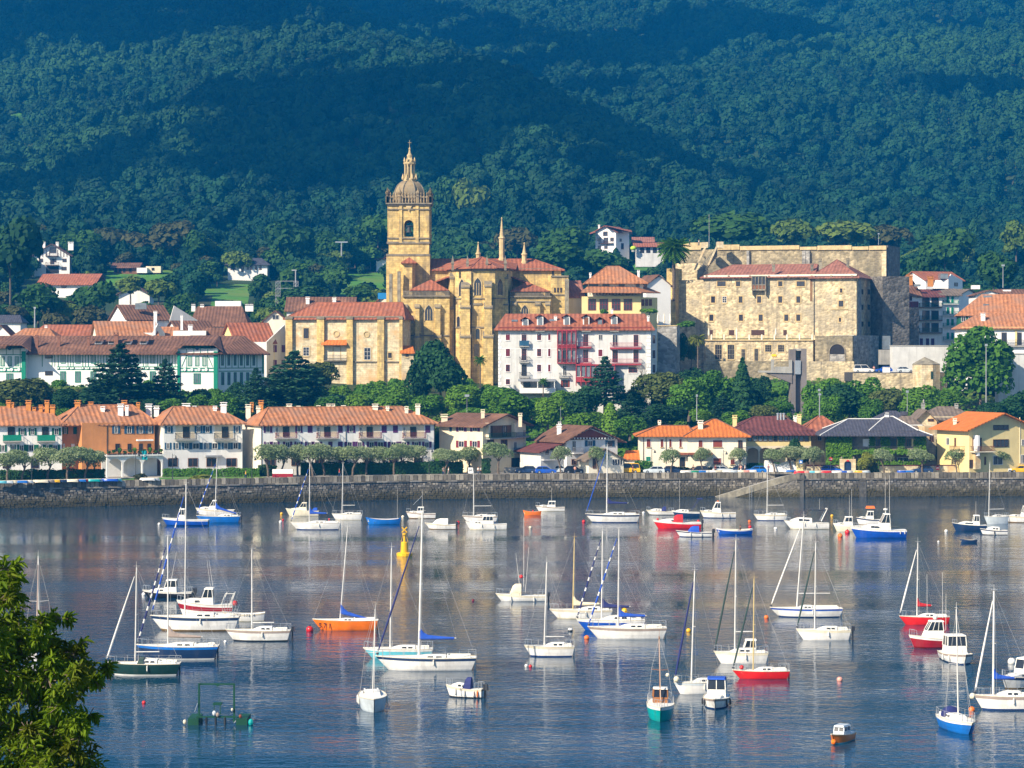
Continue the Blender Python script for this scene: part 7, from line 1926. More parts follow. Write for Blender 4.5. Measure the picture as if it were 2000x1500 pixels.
class Boat:
 def __init__(s,name,label,L,Bm,Fb,kind,hullm,px,wl,rz,bands=None,group=None,trim=0.0,keel='antifoul_black'):
  s.L_,s.B_,s.F_ = L,Bm,Fb
  Y = Yat(wl) + abs(math.cos(rz)) * Bm * .4 + abs(math.sin(rz)) * L * .42
  s.t = thing(name,label,'boat',(wx(px,Y),Y,0),rz,group)
  s.t.rotation_euler = (random.Random(px).uniform(-.02,.02),trim,rz)
  s.Y = Y
  s.r = hull_rings(L,Bm,Fb,kind)
  h = ob('hull',band(s.r,1,5,M[hullm],'hull'),s.t)
  ob('bottom',band(s.r,0,1,M[keel],'bottom'),s.t)
  for a,c,m in (bands or []): ob('stripe',band(s.r,a,c,M[m],'stripe',.012),s.t)
  s.hull = h
  if kind != 'row': s.deck('deck_white')
 def at(s,t):
  i = min(len(s.r) - 2,int(t * (len(s.r) - 1))); f = t * (len(s.r) - 1) - i
  a,c = s.r[i][-1],s.r[i + 1][-1]
  return [a[k] + (c[k] - a[k]) * f for k in range(3)]
 def deck(s,m):
  b = MB(); R = []
  for st in s.r:
   x,y,z = st[-1]; R.append([(x,-y,z),(x,-y * .55,z + .05),(x,0,z + .07),(x,y * .55,z + .05),(x,y,z)])
  b.loft(R,ends=False); ob('deck',b.mesh('deck',M[m]),s.t)
  b = MB()
  for a,c in zip(s.r,s.r[1:]):
   for sg in (-1,1): b.tube((a[-1][0],sg * a[-1][1],a[-1][2] + .02),(c[-1][0],sg * c[-1][1],c[-1][2] + .02),.035,.035,4,False)
  ob('rub_rail',b.mesh('rub_rail',M['deck_beige']),s.t)
 def cabin(s,t0,t1,h,wf=.62,m='deck_white',win=2,taper=.78,sl=.35,name='cabin',hw=None):
  """low coachroof with dark side windows"""
  x0,_,z0 = s.at(t0); x1,y1,z1 = s.at(t1); ym = s.at((t0 + t1) / 2)[1] * wf; ye = min(ym,y1 * .75)
  b = MB(); n = 6; R = []
  for i in range(n + 1):
   f = i / n; x = x0 + (x1 - x0) * f; w = ym + (ye - ym) * f ** 2; zb = z0 + (z1 - z0) * f; hh = h * (1 if f < .55 else 1 - .75 * ((f - .55) / .45) ** 1.3)
   R.append([(x,-w,zb - .05),(x,-w * .86,zb + hh * .85),(x,-w * .5,zb + hh),(x,w * .5,zb + hh),(x,w * .86,zb + hh * .85),(x,w,zb - .05)])
  b.loft(R); o = ob(name,b.mesh(name,M[m]),s.t)
  for k in range(win):
   f = .12 + .5 * k / max(1,win); x = x0 + (x1 - x0) * f; l = (x1 - x0) * .18; zb = z0 + (z1 - z0) * f
   for sg in (-1,1):
    b = MB(); w = ym * .965; b.add([(x,sg * (w + .025),zb + h * .35),(x + l,sg * (w + .02),zb + h * .35),(x + l * .9,sg * (w * .94 + .025),zb + h * .7),(x + l * .05,sg * (w * .94 + .025),zb + h * .7)] + [(x,sg * (w - .1),zb + h * .35),(x + l,sg * (w - .1),zb + h * .35),(x + l * .9,sg * (w * .9 - .1),zb + h * .7),(x + l * .05,sg * (w * .9 - .1),zb + h * .7)],[(0,1,2,3),(0,4,5,1),(3,2,6,7),(0,3,7,4),(1,5,6,2)])
    ob('window',b.mesh('window',M['window_tint']),o)
  return o
 def cockpit(s,t0=.06,t1=.28):
  x0,y0,z0 = s.at(t0); x1,y1,z1 = s.at(t1); w = min(y0,y1) * .62
  b = MB()
  for sg in (-1,1): b.box(x0,x1,sg * w - .06,sg * w + .06,z0 - .02,z0 + .26)
  b.box(x1 - .12,x1,-w + .06,w - .06,z0 - .02,z0 + .3)
  ob('coaming',b.mesh('coaming',M['deck_white']),s.t)
  boxo('cockpit_floor',M['deck_beige'],s.t,x0,x1 - .13,-w + .07,w - .07,z0 + .04,z0 + .10)
 def rails(s,h=.6,bow=True,stern=True,line=True):
  if bow:
   b = MB(); P = []
   for t in (.86,.93,.985):
    x,y,z = s.at(t); P.append((x,y,z))
   for sg in (-1,1):
    for x,y,z in P: b.tube((x,sg * y,z),(x,sg * y,z + h),.022,.022,4,False)
    b.path([(x,sg * y,z + h) for x,y,z in P],.022,4)
   x,y,z = P[-1]; b.tube((x,-y,z + h),(x,y,z + h),.022,.022,4,False)
   ob('pulpit',b.mesh('pulpit',M['steel']),s.t)
  if stern:
   b = MB(); P = [s.at(t) for t in (.17,.08,.005)]
   for sg in (-1,1):
    for x,y,z in P: b.tube((x,sg * y * .95,z),(x,sg * y * .95,z + h),.022,.022,4,False)
    b.path([(x,sg * y * .95,z + h) for x,y,z in P],.022,4)
   x,y,z = P[-1]; b.tube((x,-y * .95,z + h),(x,y * .95,z + h),.022,.022,4,False)
   ob('pushpit',b.mesh('pushpit',M['steel']),s.t)
  if line:
   b = MB(); ts = [.17 + .69 * k / 5 for k in range(6)]
   for sg in (-1,1):
    P = [s.at(t) for t in ts]
    for x,y,z in P[1:-1]: b.tube((x,sg * y * .97,z),(x,sg * y * .97,z + h),.018,.018,4,False)
    b.path([(x,sg * y * .97,z + h) for x,y,z in P],.012,3)
   ob('guard_rail',b.mesh('guard_rail',M['wire']),s.t)
 def rig(s,H_,tm=.56,lean=0.0,jib=None,striped=False,cover=None,boom=True,bl=.40,r=.075,sm='spar',bz=1.0,spread=1,frac=.97,stays=True,sail_drop=0.0,lat=0.0):
  """mast H_ m above the water; lean moves the masthead aft (+) along the boat, lat sideways"""
  x0,y0,z0 = s.at(tm); top = Vector((x0 - lean,lat,H_)); foot = Vector((x0,0,z0))
  b = MB(); b.tube(foot,top,r,r * .72,8); b.tube(top,top + Vector((0,0,.55)),.018,.012,4); b.tube(top + Vector((-.3,0,.12)),top + Vector((.25,0,.12)),.014,.014,4)
  ob('mast',b.mesh('mast',M[sm]),s.t)
  P = lambda f: foot.lerp(top,f)
  b = MB()
  for q in ([.5] if spread == 1 else [.36,.67]):
   c = P(q)
   for sg in (-1,1): b.tube(c,c + Vector((-.12,sg * y0 * .62,.05)),.03,.018,5)
  ob('spreaders',b.mesh('spreaders',M[sm]),s.t)
  if stays:
   for sg in (-1,1):
    b = MB(); q = P(.5 if spread == 1 else .67) + Vector((-.12,sg * y0 * .62,.05)); c = Vector((x0 - .15,sg * y0 * .93,z0))
    b.tube(c,q,.011,.011,3,False); b.tube(q,P(frac),.011,.011,3,False); ob('shroud',b.mesh('shroud',M['wire']),s.t)
   b = MB(); sx,sy,sz = s.at(.01); b.tube((sx,0,sz + .1),top,.011,.011,3,False); ob('backstay',b.mesh('backstay',M['wire']),s.t)
  bx_,by,bzz = s.at(.985); f0 = Vector((bx_,0,bzz + .15)); f1 = P(frac)
  b = MB(); b.tube(f0,f1,.013,.013,3,False); fs_ = ob('forestay',b.mesh('forestay',M['wire']),s.t)
  if jib:
   b = MB(); n = 22
   def rad(f): return (.038 + .055 * math.sin(PI * min(1,(f + .03) * 1.02) ** .6)) * (.8 if f < .06 else 1)
   for k in range(n):
    fa,fb = .03 + .9 * k / n,.03 + .9 * (k + 1) / n
    b.mi = 1 if striped and k % 3 == 1 else 0
    b.tube(f0.lerp(f1,fa),f0.lerp(f1,fb),rad(fa),rad(fb),7,k in (0,n - 1))
   ob('furled_jib',b.mesh('furled_jib',[M[jib],M[striped if isinstance(striped,str) else 'cloth_white']]),fs_)
   b = MB(); b.tube(f0,f0.lerp(f1,.015),.12,.12,8); ob('furler_drum',b.mesh('furler_drum',M['engine']),fs_)
  if boom:
   g = foot + Vector((0,0,bz)); e = g + Vector((-s.L_ * bl,0,.02 - sail_drop))
   b = MB(); b.tube(g,e,.055,.045,6); bo = ob('boom',b.mesh('boom',M[sm]),s.t)
   b = MB(); b.tube(e,P(.98),.008,.008,3,False); ob('topping_lift',b.mesh('topping_lift',M['wire']),bo)
   if cover:
    b = MB(); R = []
    for k in range(9):
     f = k / 8; c = g.lerp(e,.02 + .93 * f); hh = .10 + .30 * (1 - f) ** 1.4; ww = .10 + .10 * (1 - f)
     if k == 0: hh *= 2.6; ww *= .8
     if k == 1: hh *= 1.5
     R.append([(c.x,-ww,c.z - .02),(c.x,-ww * .7,c.z + hh * .6),(c.x,0,c.z + hh),(c.x,ww * .7,c.z + hh * .6),(c.x,ww,c.z - .02),(c.x,0,c.z - .13)])
    b.loft(R,close=True); ob('sail_cover',b.mesh('sail_cover',M[cover]),bo)
 def outboard(s,y=0.0,big=1.0):
  x,_,z = s.at(0.0); b = MB(); k = big
  b.box(x - .42 * k,x - .05,y - .16 * k,y + .16 * k,z - .05,z + .42 * k,.8); b.box(x - .28 * k,x - .12,y - .05,y + .05,-.3,z - .05); b.box(x - .4 * k,x - .08,y - .03,y + .03,-.02,.03)
  ob('outboard',b.mesh('outboard',M['engine']),s.t)
 def fenders(s,ts=(.3,.5,.68),m='fender',side=1):
  for t in ts:
   x,y,z = s.at(t); b = MB(); b.lathe([(.02,.3),(.07,.24),(.075,-.14),(.02,-.24)],7,(x,side * (y + .06),z - .36)); b.tube((x,side * (y + .07),z - .1),(x,side * y,z + .05),.012,.012,3,False)
   ob('fender',b.mesh('fender',M[m]),s.t)
 def house(s,t0,t1,h,wf=.74,m='deck_white',roofm=None,rake=.35,wins=2,glass='window_tint',aft=.1,roof_over=.12,name='wheelhouse',open_back=False):
  """wheelhouse: pillars and panes between a coaming and a roof"""
  x0,y0,z0 = s.at(t0); x1,y1,z1 = s.at(t1); zb = max(z0,z1) - .02; w0,w1 = y0 * wf,min(y0,y1) * wf * .92
  o = ob(name,None,s.t); hb = h * .45
  A = [(x0,-w0),(x1,-w1),(x1,w1),(x0,w0)]
  ins = .9
  T = [(x0 + aft * h,-w0 * ins),(x1 - rake * h,-w1 * ins),(x1 - rake * h,w1 * ins),(x0 + aft * h,w0 * ins)]
  lerp = lambda p,q,f: (p[0] + (q[0] - p[0]) * f,p[1] + (q[1] - p[1]) * f)
  Bm_ = [lerp(p,q,.42) for p,q in zip(A,T)]
  b = MB(); b.loft([[(*p,zb - .1) for p in A],[(*p,zb + hb) for p in Bm_]],close=True); ob('coaming',b.mesh('coaming',M[m]),o)
  b = MB()
  b.loft([[(p[0] + (roof_over if i in (1,2) else -roof_over),p[1] * 1.06,zb + h) for i,p in enumerate(T)],[(p[0] * 1 + (roof_over * .4 if i in (1,2) else -roof_over),p[1] * .95,zb + h + .12) for i,p in enumerate(T)]],close=True); ob('roof',b.mesh('roof',M[roofm or m]),o)
  b = MB()
  for i in range(4):
   b.tube((*Bm_[i],zb + hb - .03),(*T[i],zb + h + .02),.05,.045,5)
  for sg in (0,3):
   for k in range(1,wins):
    f = k / wins; p = lerp(Bm_[0 if sg == 0 else 3],Bm_[1 if sg == 0 else 2],f); q = lerp(T[0 if sg == 0 else 3],T[1 if sg == 0 else 2],f); b.tube((*p,zb + hb - .03),(*q,zb + h + .02),.04,.04,4)
  p,q = lerp(Bm_[1],Bm_[2],.5),lerp(T[1],T[2],.5); b.tube((*p,zb + hb - .03),(*q,zb + h + .02),.04,.04,4)
  ob('window_frames',b.mesh('window_frames',M[m]),o)
  for i in range(4):
   if open_back and i == 3: continue
   p,q,r_,t_ = Bm_[i],Bm_[(i + 1) % 4],T[(i + 1) % 4],T[i]
   b = MB(); k = .985
   b.add([(p[0] * 1,p[1] * k,zb + hb),(q[0],q[1] * k,zb + hb),(r_[0],r_[1] * k,zb + h),(t_[0],t_[1] * k,zb + h)],[(0,1,2,3)])
   ob('pane',b.mesh('pane',M[glass]),o)
  return o,zb + h + .12,(x0,x1)
 def aerial(s,t,z,h,y=0,r=.022,lean=0):
  x = s.at(t)[0]; b = MB(); b.tube((x,y,z),(x - lean,y,z + h),r,r * .6,4); ob('aerial',b.mesh('aerial',M['cloth_white']),s.t)
 def canopy(s,t0,t1,h,m,wf=.8,name='spray_hood'):
  x0,y0,z0 = s.at(t0); x1,_,z1 = s.at(t1); w = y0 * wf; b = MB(); R = []
  for k in range(5):
   f = k / 4; x = x0 + (x1 - x0) * f; hh = h * (1 if f < .6 else 1 - ((f - .6) / .4) ** 1.5 * .8)
   R.append([(x,w * math.cos(a),z0 + hh * math.sin(a) + .05) for a in [PI * j / 8 for j in range(9)]])
  b.loft(R,ends=True); o = ob(name,b.mesh(name,M[m]),s.t); return o
 def gear(s,t,y,z,m,r=.16):
  x = s.at(t)[0]; b = MB(); b.ball((x,y,z),r,8,6); ob('float',b.mesh('float',M[m]),s.t)
def sail(label,x0,x1,wl,deck,mast,hullm='hull_white',yaw=0.0,bands=None,jib=None,striped=False,cover=None,boom=True,cab=(.30,.66,.34),rz=None,Bm=None,L=None,keel='antifoul_black',rails=True,sm='spar',ob_=False,spread=1,bl=.4,bz=1.0,r=.075,drop=0.0,frac=.97,hood=None,pxc=None,tm=None,name='sailboat',fend=True):
 """yacht with its bow to the left in the picture; mast = (px of masthead, py of masthead, px of foot)"""
 Y = Yat(wl); sc = Y / F; q = random.Random(int(x0) * 3 + 1)
 if bands is None and hullm == 'hull_white': bands = q.choice([[(4,5,'hull_navy')],[(4,5,'deck_beige')],[(4,5,'hull_blue')],[],[(4,5,'cloth_taupe')]]) + [(1,2,q.choice(['antifoul_brown','antifoul_blue','hull_cream','antifoul_black']))]
 L = L or (x1 - x0) * sc / math.cos(yaw); Bm = Bm or L * .31; Fb = (wl - deck) * sc * .98
 rz_ = PI + yaw if rz is None else rz
 B = Boat(name,label,L,Bm,Fb,'sail',hullm,(x0 + x1) / 2 if pxc is None else pxc,wl,rz_,bands,None,keel=keel)
 sy = B.Y / F
 H_ = EH - (mast[1] - CY) * sy
 c,s_ = math.cos(rz_),math.sin(rz_)
 cx_ = wx((x0 + x1) / 2,B.Y)
 if abs(c) > .5:
  tmx = (wx(mast[2],B.Y) - cx_) / c / L + .5 if tm is None else tm
  ln = -(wx(mast[0],B.Y) - wx(mast[2],B.Y)) / c; lat = 0
 else: tmx = tm or .56; ln = 0; lat = -(wx(mast[0],B.Y) - wx(mast[2],B.Y)) / s_
 B.tm = tmx
 if cab: B.cabin(cab[0],cab[1],cab[2])
 B.cockpit(.06,(cab[0] if cab else .3) - .01)
 if hood: B.canopy((cab[0] if cab else .3) - .05,(cab[0] if cab else .3) + .08,.75,hood)
 B.rig(H_,min(.8,max(.3,tmx)),ln,jib,striped,cover,boom,bl,r,sm,bz,spread,frac,True,drop,lat)
 if rails: B.rails()
 if ob_: B.outboard(.3)
 if fend and random.Random(x0).random() < .5: B.fenders((.42,),side=1 if c < 0 else -1)
 b = MB(); x,y,z = B.at(0.02); b.box(x - .12,x + .02,-.03,.03,-.3,z * .8); ob('rudder',b.mesh('rudder',M[hullm]),B.t)
 return B
BL,BT = 'hull_white','cloth_blue'
# near rows of yachts
sail('yacht half hidden behind the near tree at the left, grey furled sail',40,110,1296,1272,(84,1085,84),rz=-PI / 2 + .12,L=9,Bm=3,jib='cloth_taupe',boom=False,pxc=78)
B = sail('dark green sloop with bare white forestay beside the near tree',205,353,1320,1298,(267,1108,264),'hull_green',bands=[(1,2,'hull_white')],jib='cloth_white',boom=True,bl=.32,cab=(.3,.6,.4),keel='hull_white')
B.canopy(.48,.56,.55,'cloth_dark')
B = sail('navy yacht with a taupe sail cover just behind the dark green sloop',266,428,1289,1264,(328,1048,328),'hull_navy',bands=[(1,2,'hull_white'),(4,5,'hull_midblue')],jib='cloth_navy',striped=True,cover='cloth_taupe',bl=.42,bz=.9,drop=.1,keel='hull_white',spread=2)
B = sail('big white yacht with a blue striped jib before the red and white cruiser',293,468,1233,1207,(364,945,361),jib='cloth_blue',striped=True,boom=False,keel='antifoul_brown',spread=2,cab=(.28,.62,.45),ob_=False)
b = MB()
for k in range(7):
 x = B.at(.03)[0]; b.tube((x + .2 + k * .22,-.9 + .3 * (k % 2),B.at(.03)[2]),(x - .2 + k * .3,-.7 + .25 * (k % 3),B.at(.03)[2] + 1.2 + .2 * (k % 3)),.03,.03,4)
ob('stern_gantry',b.mesh('stern_gantry',M['steel']),B.t); B.gear(.06,-.8,B.at(.05)[2] + 1.3,'cloth_red',.28)
B = sail('white sloop with a loose boom and outboard right of the white dinghy',440,568,1253,1233,(492,1073,492),keel='antifoul_brown',jib=None,boom=True,bl=.34,bz=.75,ob_=True,cab=(.28,.58,.42))
B = sail('orange racing yacht with the number 571 and a blue sail cover',610,739,1232,1213,(679,1030,664),'hull_orange',cover='cloth_blue',bl=.48,bz=.75,drop=.75,rails=False,cab=(.38,.62,.22),keel='hull_black',bands=None,r=.06,fend=False)
def letters(body,size,fn,m,name,parent):
 for k,ch in enumerate(body):
  if ch == ' ': continue
  fc = bpy.data.curves.new('glyph','FONT'); fc.body = ch; fc.size = size; fc.extrude = .012; fc.align_x = 'CENTER'
  tmp = bpy.data.objects.new('glyph',fc); COL.objects.link(tmp); bpy.context.view_layer.update()
  me = bpy.data.meshes.new_from_object(tmp.evaluated_get(bpy.context.evaluated_depsgraph_get())); bpy.data.objects.remove(tmp); me.materials.clear(); me.materials.append(M[m])
  o = ob(name,me,parent); o.location,rz_ = fn(k); o.rotation_euler = (PI / 2,0,rz_)
def on_hull(B,t,z,off=.03):
 a,c = B.r[int(t * 15)],B.r[min(15,int(t * 15) + 1)]; f = t * 15 - int(t * 15); x = a[4][0] + (c[4][0] - a[4][0]) * f; y = a[4][1] + (c[4][1] - a[4][1]) * f
 return (x,y + off,z),PI + math.atan2(c[4][1] - a[4][1],c[4][0] - a[4][0])
letters('571',.78,lambda k: on_hull(B,.895 - .082 * k,.24,.07),'hull_black','digit',B.t)
B = sail('light blue yacht with a white deck behind the tall white yacht',709,846,1287,1269,(765,1070,762),'hull_aqua',boom=False,cab=(.25,.6,.34),keel='hull_white',bands=[(4,5,'hull_white')])
B = sail('tall white yacht with navy sheer stripe, bright blue sail cover and navy furled jib',733,931,1311,1287,(825,1000,818),bands=[(4,5,'hull_navy')],jib='cloth_navy',cover='cloth_blue',bl=.37,bz=1.7,keel='antifoul_blue',r=.11,spread=1,cab=(.3,.64,.26))
B = sail('small grey blue sloop seen bow on, below the tall white yacht',700,756,1393,1368,(734,1190,726),'hull_grey',rz=-PI / 2 + .1,L=6.2,Bm=56 * Yat(1393) / F,tm=.52,boom=False,rails=False,cab=(.25,.62,.35),keel='hull_yellow',fend=False,r=.05)
B.fenders((.3,.45,.6),side=1); B.fenders((.3,.45,.6),side=-1)
B = sail('small white sloop right of the centre with a short bow rail, two floats in front',1024,1122,1283,1264,(1068,1098,1063),keel='antifoul_brown',boom=True,bl=.0 + .4,bz=.9,cab=(.2,.6,.4))
B = sail('white yacht with golden mast and cream sail cover',1073,1196,1209,1193,(1122,1050,1119),sm='spar_gold',cover='cloth_cream',bl=.44,bz=.55,cab=(.2,.55,.38),keel='antifoul_blue',drop=-.1)
B = sail('blue hulled yacht with navy cover and striped jib between two white yachts',1125,1260,1232,1213,(1177,1037,1175),'hull_blue',bands=[(4,5,'hull_white')],jib='cloth_navy',striped=True,cover='cloth_navy',bl=.42,bz=1.35,keel='antifoul_brown',cab=(.22,.64,.5),spread=2)
B.gear(.3,.5,B.at(.3)[2] + 1.0,'hull_yellow',.3)
B = sail('white yacht with a blue sail cover in front of the blue hulled yacht',1147,1302,1249,1228,(1209,1033,1207),jib='cloth_blue',striped=True,cover='cloth_blue',bl=.36,bz=1.15,keel='antifoul_blue',cab=(.28,.6,.4),bands=[(4,5,'cloth_taupe')],spread=1)
B = sail('teal fishing sloop seen bow on with a wooden wheelhouse',1261,1318,1411,1384,(1284,1243,1289),'hull_teal',rz=-PI / 2 - .05,L=6,Bm=54 * Yat(1411) / F,tm=.5,boom=False,rails=True,cab=None,sm='varnish',bands=[(4,5,'hull_white')],keel='hull_black',r=.06,fend=False)
B.house(.3,.48,1.1,.62,'varnish','deck_white'); B.gear(.8,.5,3.6,'hull_cream',.16)
B = sail('pale grey yacht with a navy furled jib left of the blue roofed cabin boat',1315,1412,1357,1336,(1357,1115,1350),'hull_white',yaw=.25,jib='cloth_navy',boom=False,bands=[(4,5,'hull_grey')],cab=(.25,.62,.36),r=.075)
B.gear(.97,.35,B.at(.97)[2] + .3,'hull_cream',.26)
B = sail('white motor sailer with a dark green furled jib behind the red sloop',1394,1500,1297,1276,(1437,1055,1435),jib='cloth_dark',boom=True,bl=.36,bz=1.9,cab=(.3,.7,.4),keel='antifoul_brown',bands=[(4,5,'hull_cream')])
B.house(.22,.48,1.15,.66)
B = sail('red sloop with a dark green furled jib, in front of the white motor sailer',1430,1542,1327,1312,(1473,1130,1471),'hull_red',jib='cloth_dark',boom=False,cab=(.3,.62,.34),keel='hull_black',sm='spar_gold',r=.06)
B.gear(.84,.3,B.at(.84)[2] + .3,'hull_red',.2)
B = sail('long white racing yacht with a white furled jib and high boom',1503,1645,1206,1190,(1570,1008,1556),jib='cloth_white',bl=.46,bz=1.6,cab=(.42,.62,.34),keel='hull_white',rails=False,r=.085)
B = sail('white sloop with a green furled jib and outboard below the long racing yacht',1555,1661,1251,1232,(1593,1060,1591),jib='cloth_dark',boom=False,cab=(.25,.62,.38),keel='antifoul_brown',ob_=True,bands=[(4,5,'hull_cream')])
B = sail('red sloop with a white forestay and red sail cover behind the dark red pilot boat',1756,1854,1221,1206,(1793,1060,1791),'hull_red',jib='cloth_white',cover='cloth_red',bl=.3,bz=1.15,cab=(.3,.62,.36),keel='hull_darkred',r=.07)
B = sail('large white sloop with a blue sail cover cut by the right edge',1902,2030,1388,1362,(1942,1155,1940),jib='cloth_white',cover='cloth_blue',bl=.34,bz=1.4,cab=(.3,.66,.44),keel='hull_white',r=.10)
B = sail('bright blue sloop seen bow on at the lower right with a brown mast foot',1832,1911,1436,1414,(1857,1190,1862),'hull_midblue',rz=-PI / 2 + .22,L=5.6,Bm=2.1,tm=.5,boom=False,cab=(.25,.62,.36),bands=[(4,5,'hull_white')],r=.06,fend=False,hood='cloth_navy')
B.gear(.9,.2,2.9,'hull_cream',.24)
# yachts of the far row
sail('bright blue sailboat with a blue sail cover near the left quay',383,470,1021,1009,(424,895,420),'hull_midblue',cover='cloth_blue',bl=.5,bz=1.4,drop=1.0,ob_=True,jib='cloth_blue',striped=True,cab=(.2,.5,.4),keel='hull_white')
sail('white sailboat with a lowered blue sail cover and striped jib, far row',567,666,1035,1022,(605,905,604),jib='cloth_blue',striped=True,cover='cloth_blue',bl=.36,bz=1.5,keel='antifoul_black')
sail('small white sailboat with a level white boom left of the blue rowing boat',648,708,1016,1005,(670,905,668),bl=.42,bz=1.5,rails=True)
sail('white sailboat with a level boom behind the white cabin boat, far row centre',903,972,1020,1009,(925,920,925),bl=.5,bz=1.7)
sail('large white sailboat with a navy cover and royal blue jib in front of the quay',1143,1249,1021,1006,(1186,870,1185),jib='cloth_blue',cover='cloth_navy',bl=.40,bz=1.9,keel='antifoul_blue',r=.11,cab=(.28,.66,.42),spread=2)
sail('white sailboat with a level boom below the slipway',1472,1537,1017,1006,(1499,915,1498),bl=.5,bz=1.6,keel='antifoul_brown')
sail('pale sailboat with a level boom at right behind the navy cabin boat',1921,1969,1024,1010,(1931,905,1929),'hull_grey',bl=.65,bz=1.2,yaw=.2)
def motor(label,x0,x1,wl,deck,hullm='hull_white',kind='motor',yaw=0.0,rz=None,L=None,Bm=None,bands=None,keel='antifoul_black',pxc=None,flip=False,name='motorboat'):
 Y = Yat(wl); sc = Y / F; L = L or (x1 - x0) * sc / math.cos(yaw); Bm = Bm or min(3.2,L * .36); q = random.Random(int(x0) * 3 + 1)
 if bands is None and hullm == 'hull_white': bands = q.choice([[],[(4,5,'deck_beige')],[(4,5,'hull_navy')],[(4,5,'cloth_taupe')]]) + [(1,2,q.choice(['hull_cream','antifoul_brown','antifoul_blue','antifoul_black']))]
 return Boat(name,label,L,Bm,(wl - deck) * sc * .9,kind,hullm,(x0 + x1) / 2 if pxc is None else pxc,wl,(PI + yaw if not flip else yaw) if rz is None else rz,bands,keel=keel)
B = motor('white cabin cruiser with a black lower hull behind the yachts at left',278,376,1168,1155,bands=[(1,4,'hull_black')]); B.cabin(.4,.85,.4); B.house(.3,.58,1.35,.8); B.aerial(.42,2.2,3.2,lean=.6); B.outboard(-.4,1.2); B.outboard(.4,1.2); B.rails(line=False)
B = motor('red and white motor cruiser with a wheelhouse behind the big white yacht',345,456,1203,1176,bands=[(3,4,'hull_darkred')]); B.cabin(.4,.9,.5); B.house(.34,.58,1.6,.72); B.rails(line=True); B.aerial(.4,3.2,3.2,.3,lean=-.4); B.aerial(.37,3.2,2.8,-.3,lean=-.4)
b = MB(); x,y,z = B.at(.06); [b.tube((x + .9 * k,sg * .9,z),(x + .9 * k - .5,sg * .9,z + 1.3),.04,.04,4) for k in (0,1) for sg in (-1,1)]; b.tube((x - .5,-.9,z + 1.3),(x - .5,.9,z + 1.3),.04,.04,4); b.tube((x - .5,.9,z + 1.3),(x + .4,.9,z + 1.3),.04,.04,4); ob('stern_rack',b.mesh('stern_rack',M['deck_white']),B.t)
B = motor('small white registration marked dinghy right of the big white yacht',454,497,1214,1194,kind='row',L=4.6,Bm=1.7,name='dinghy')
letters('AX 17254',.4,lambda k: on_hull(B,.62 - .055 * k,.55),'hull_navy','letter',B.t)
B = motor('small white cabin boat with a navy canopy right of the grey sloop',871,943,1364,1343,yaw=-.25); B.cabin(.4,.86,.42); B.canopy(.30,.52,.95,'cloth_navy'); B.fenders((.2,.45,.7)); B.fenders((.1,),'orange_gear'); B.outboard(0,1.1); B.rails(stern=True,line=False)
B = motor('white fishing boat with a cream tent and thin masts in mid river',968,1068,1175,1162,bands=[(4,5,'hull_cream')]); B.canopy(.5,.72,1.3,'cloth_cream',.7,'tent'); B.aerial(.45,1,8.6,0,.035); B.aerial(.52,1,4.5,0,.03,-.5); B.aerial(.42,1,5.2,.2,.03,.4); B.outboard(); B.rails(line=True); B.fenders((.25,.7)); B.gear(.5,0,2.8,'hull_red',.22)
B = motor('cabin boat with a bright blue roof seen bow on right of the pale grey yacht',1370,1428,1386,1367,rz=-PI / 2 - .12,L=5.6,Bm=57 * Yat(1386) / F * .92); B.house(.22,.5,1.45,.8,roofm='cloth_blue',rake=.15); B.cabin(.5,.85,.25,win=0); B.fenders((.5,.75),'engine'); B.fenders((.5,.75),'engine',-1)
B = motor('dark red and white pilot boat with a raked wheelhouse',1774,1870,1267,1244,yaw=.12,bands=[(1,4,'hull_darkred'),(1,2,'hull_white')]); B.house(.3,.72,1.5,.84,rake=.55,wins=3); B.aerial(.32,2.9,4.4,.4); B.aerial(.6,2.9,4.2,-.3); B.rails(bow=True,line=False); B.outboard(0,1.3); B.gear(.45,0,2.95,'deck_white',.24)
B = motor('white cabin boat seen bow on below the dark red pilot boat',1841,1899,1299,1280,rz=-PI / 2 + .1,L=6,Bm=57 * Yat(1299) / F * .95); B.house(.22,.5,1.6,.82,rake=.15); B.cabin(.5,.85,.3,win=0); B.aerial(.3,2.8,3.4,-.8); B.fenders((.45,.7)); B.fenders((.45,.7),side=-1)
B = motor('white cabin cruiser cut by the right edge above the large white sloop',1967,2030,1349,1325,rz=-PI / 2 - .7,L=7); B.house(.25,.52,1.4,.8,rake=.3); B.cabin(.5,.85,.3); B.outboard(0,1.2); B.rails(line=False)
B = motor('small orange hulled boat with a grey cabin at the lower right',1618,1668,1455,1437,'hull_brown',rz=-PI / 2 - .5,L=3.4,Bm=1.25,bands=[(1,2,'hull_aqua')]); B.house(.3,.66,.55,.8,'hull_grey'); B.gear(.95,0,.2,'hull_orange',.2)
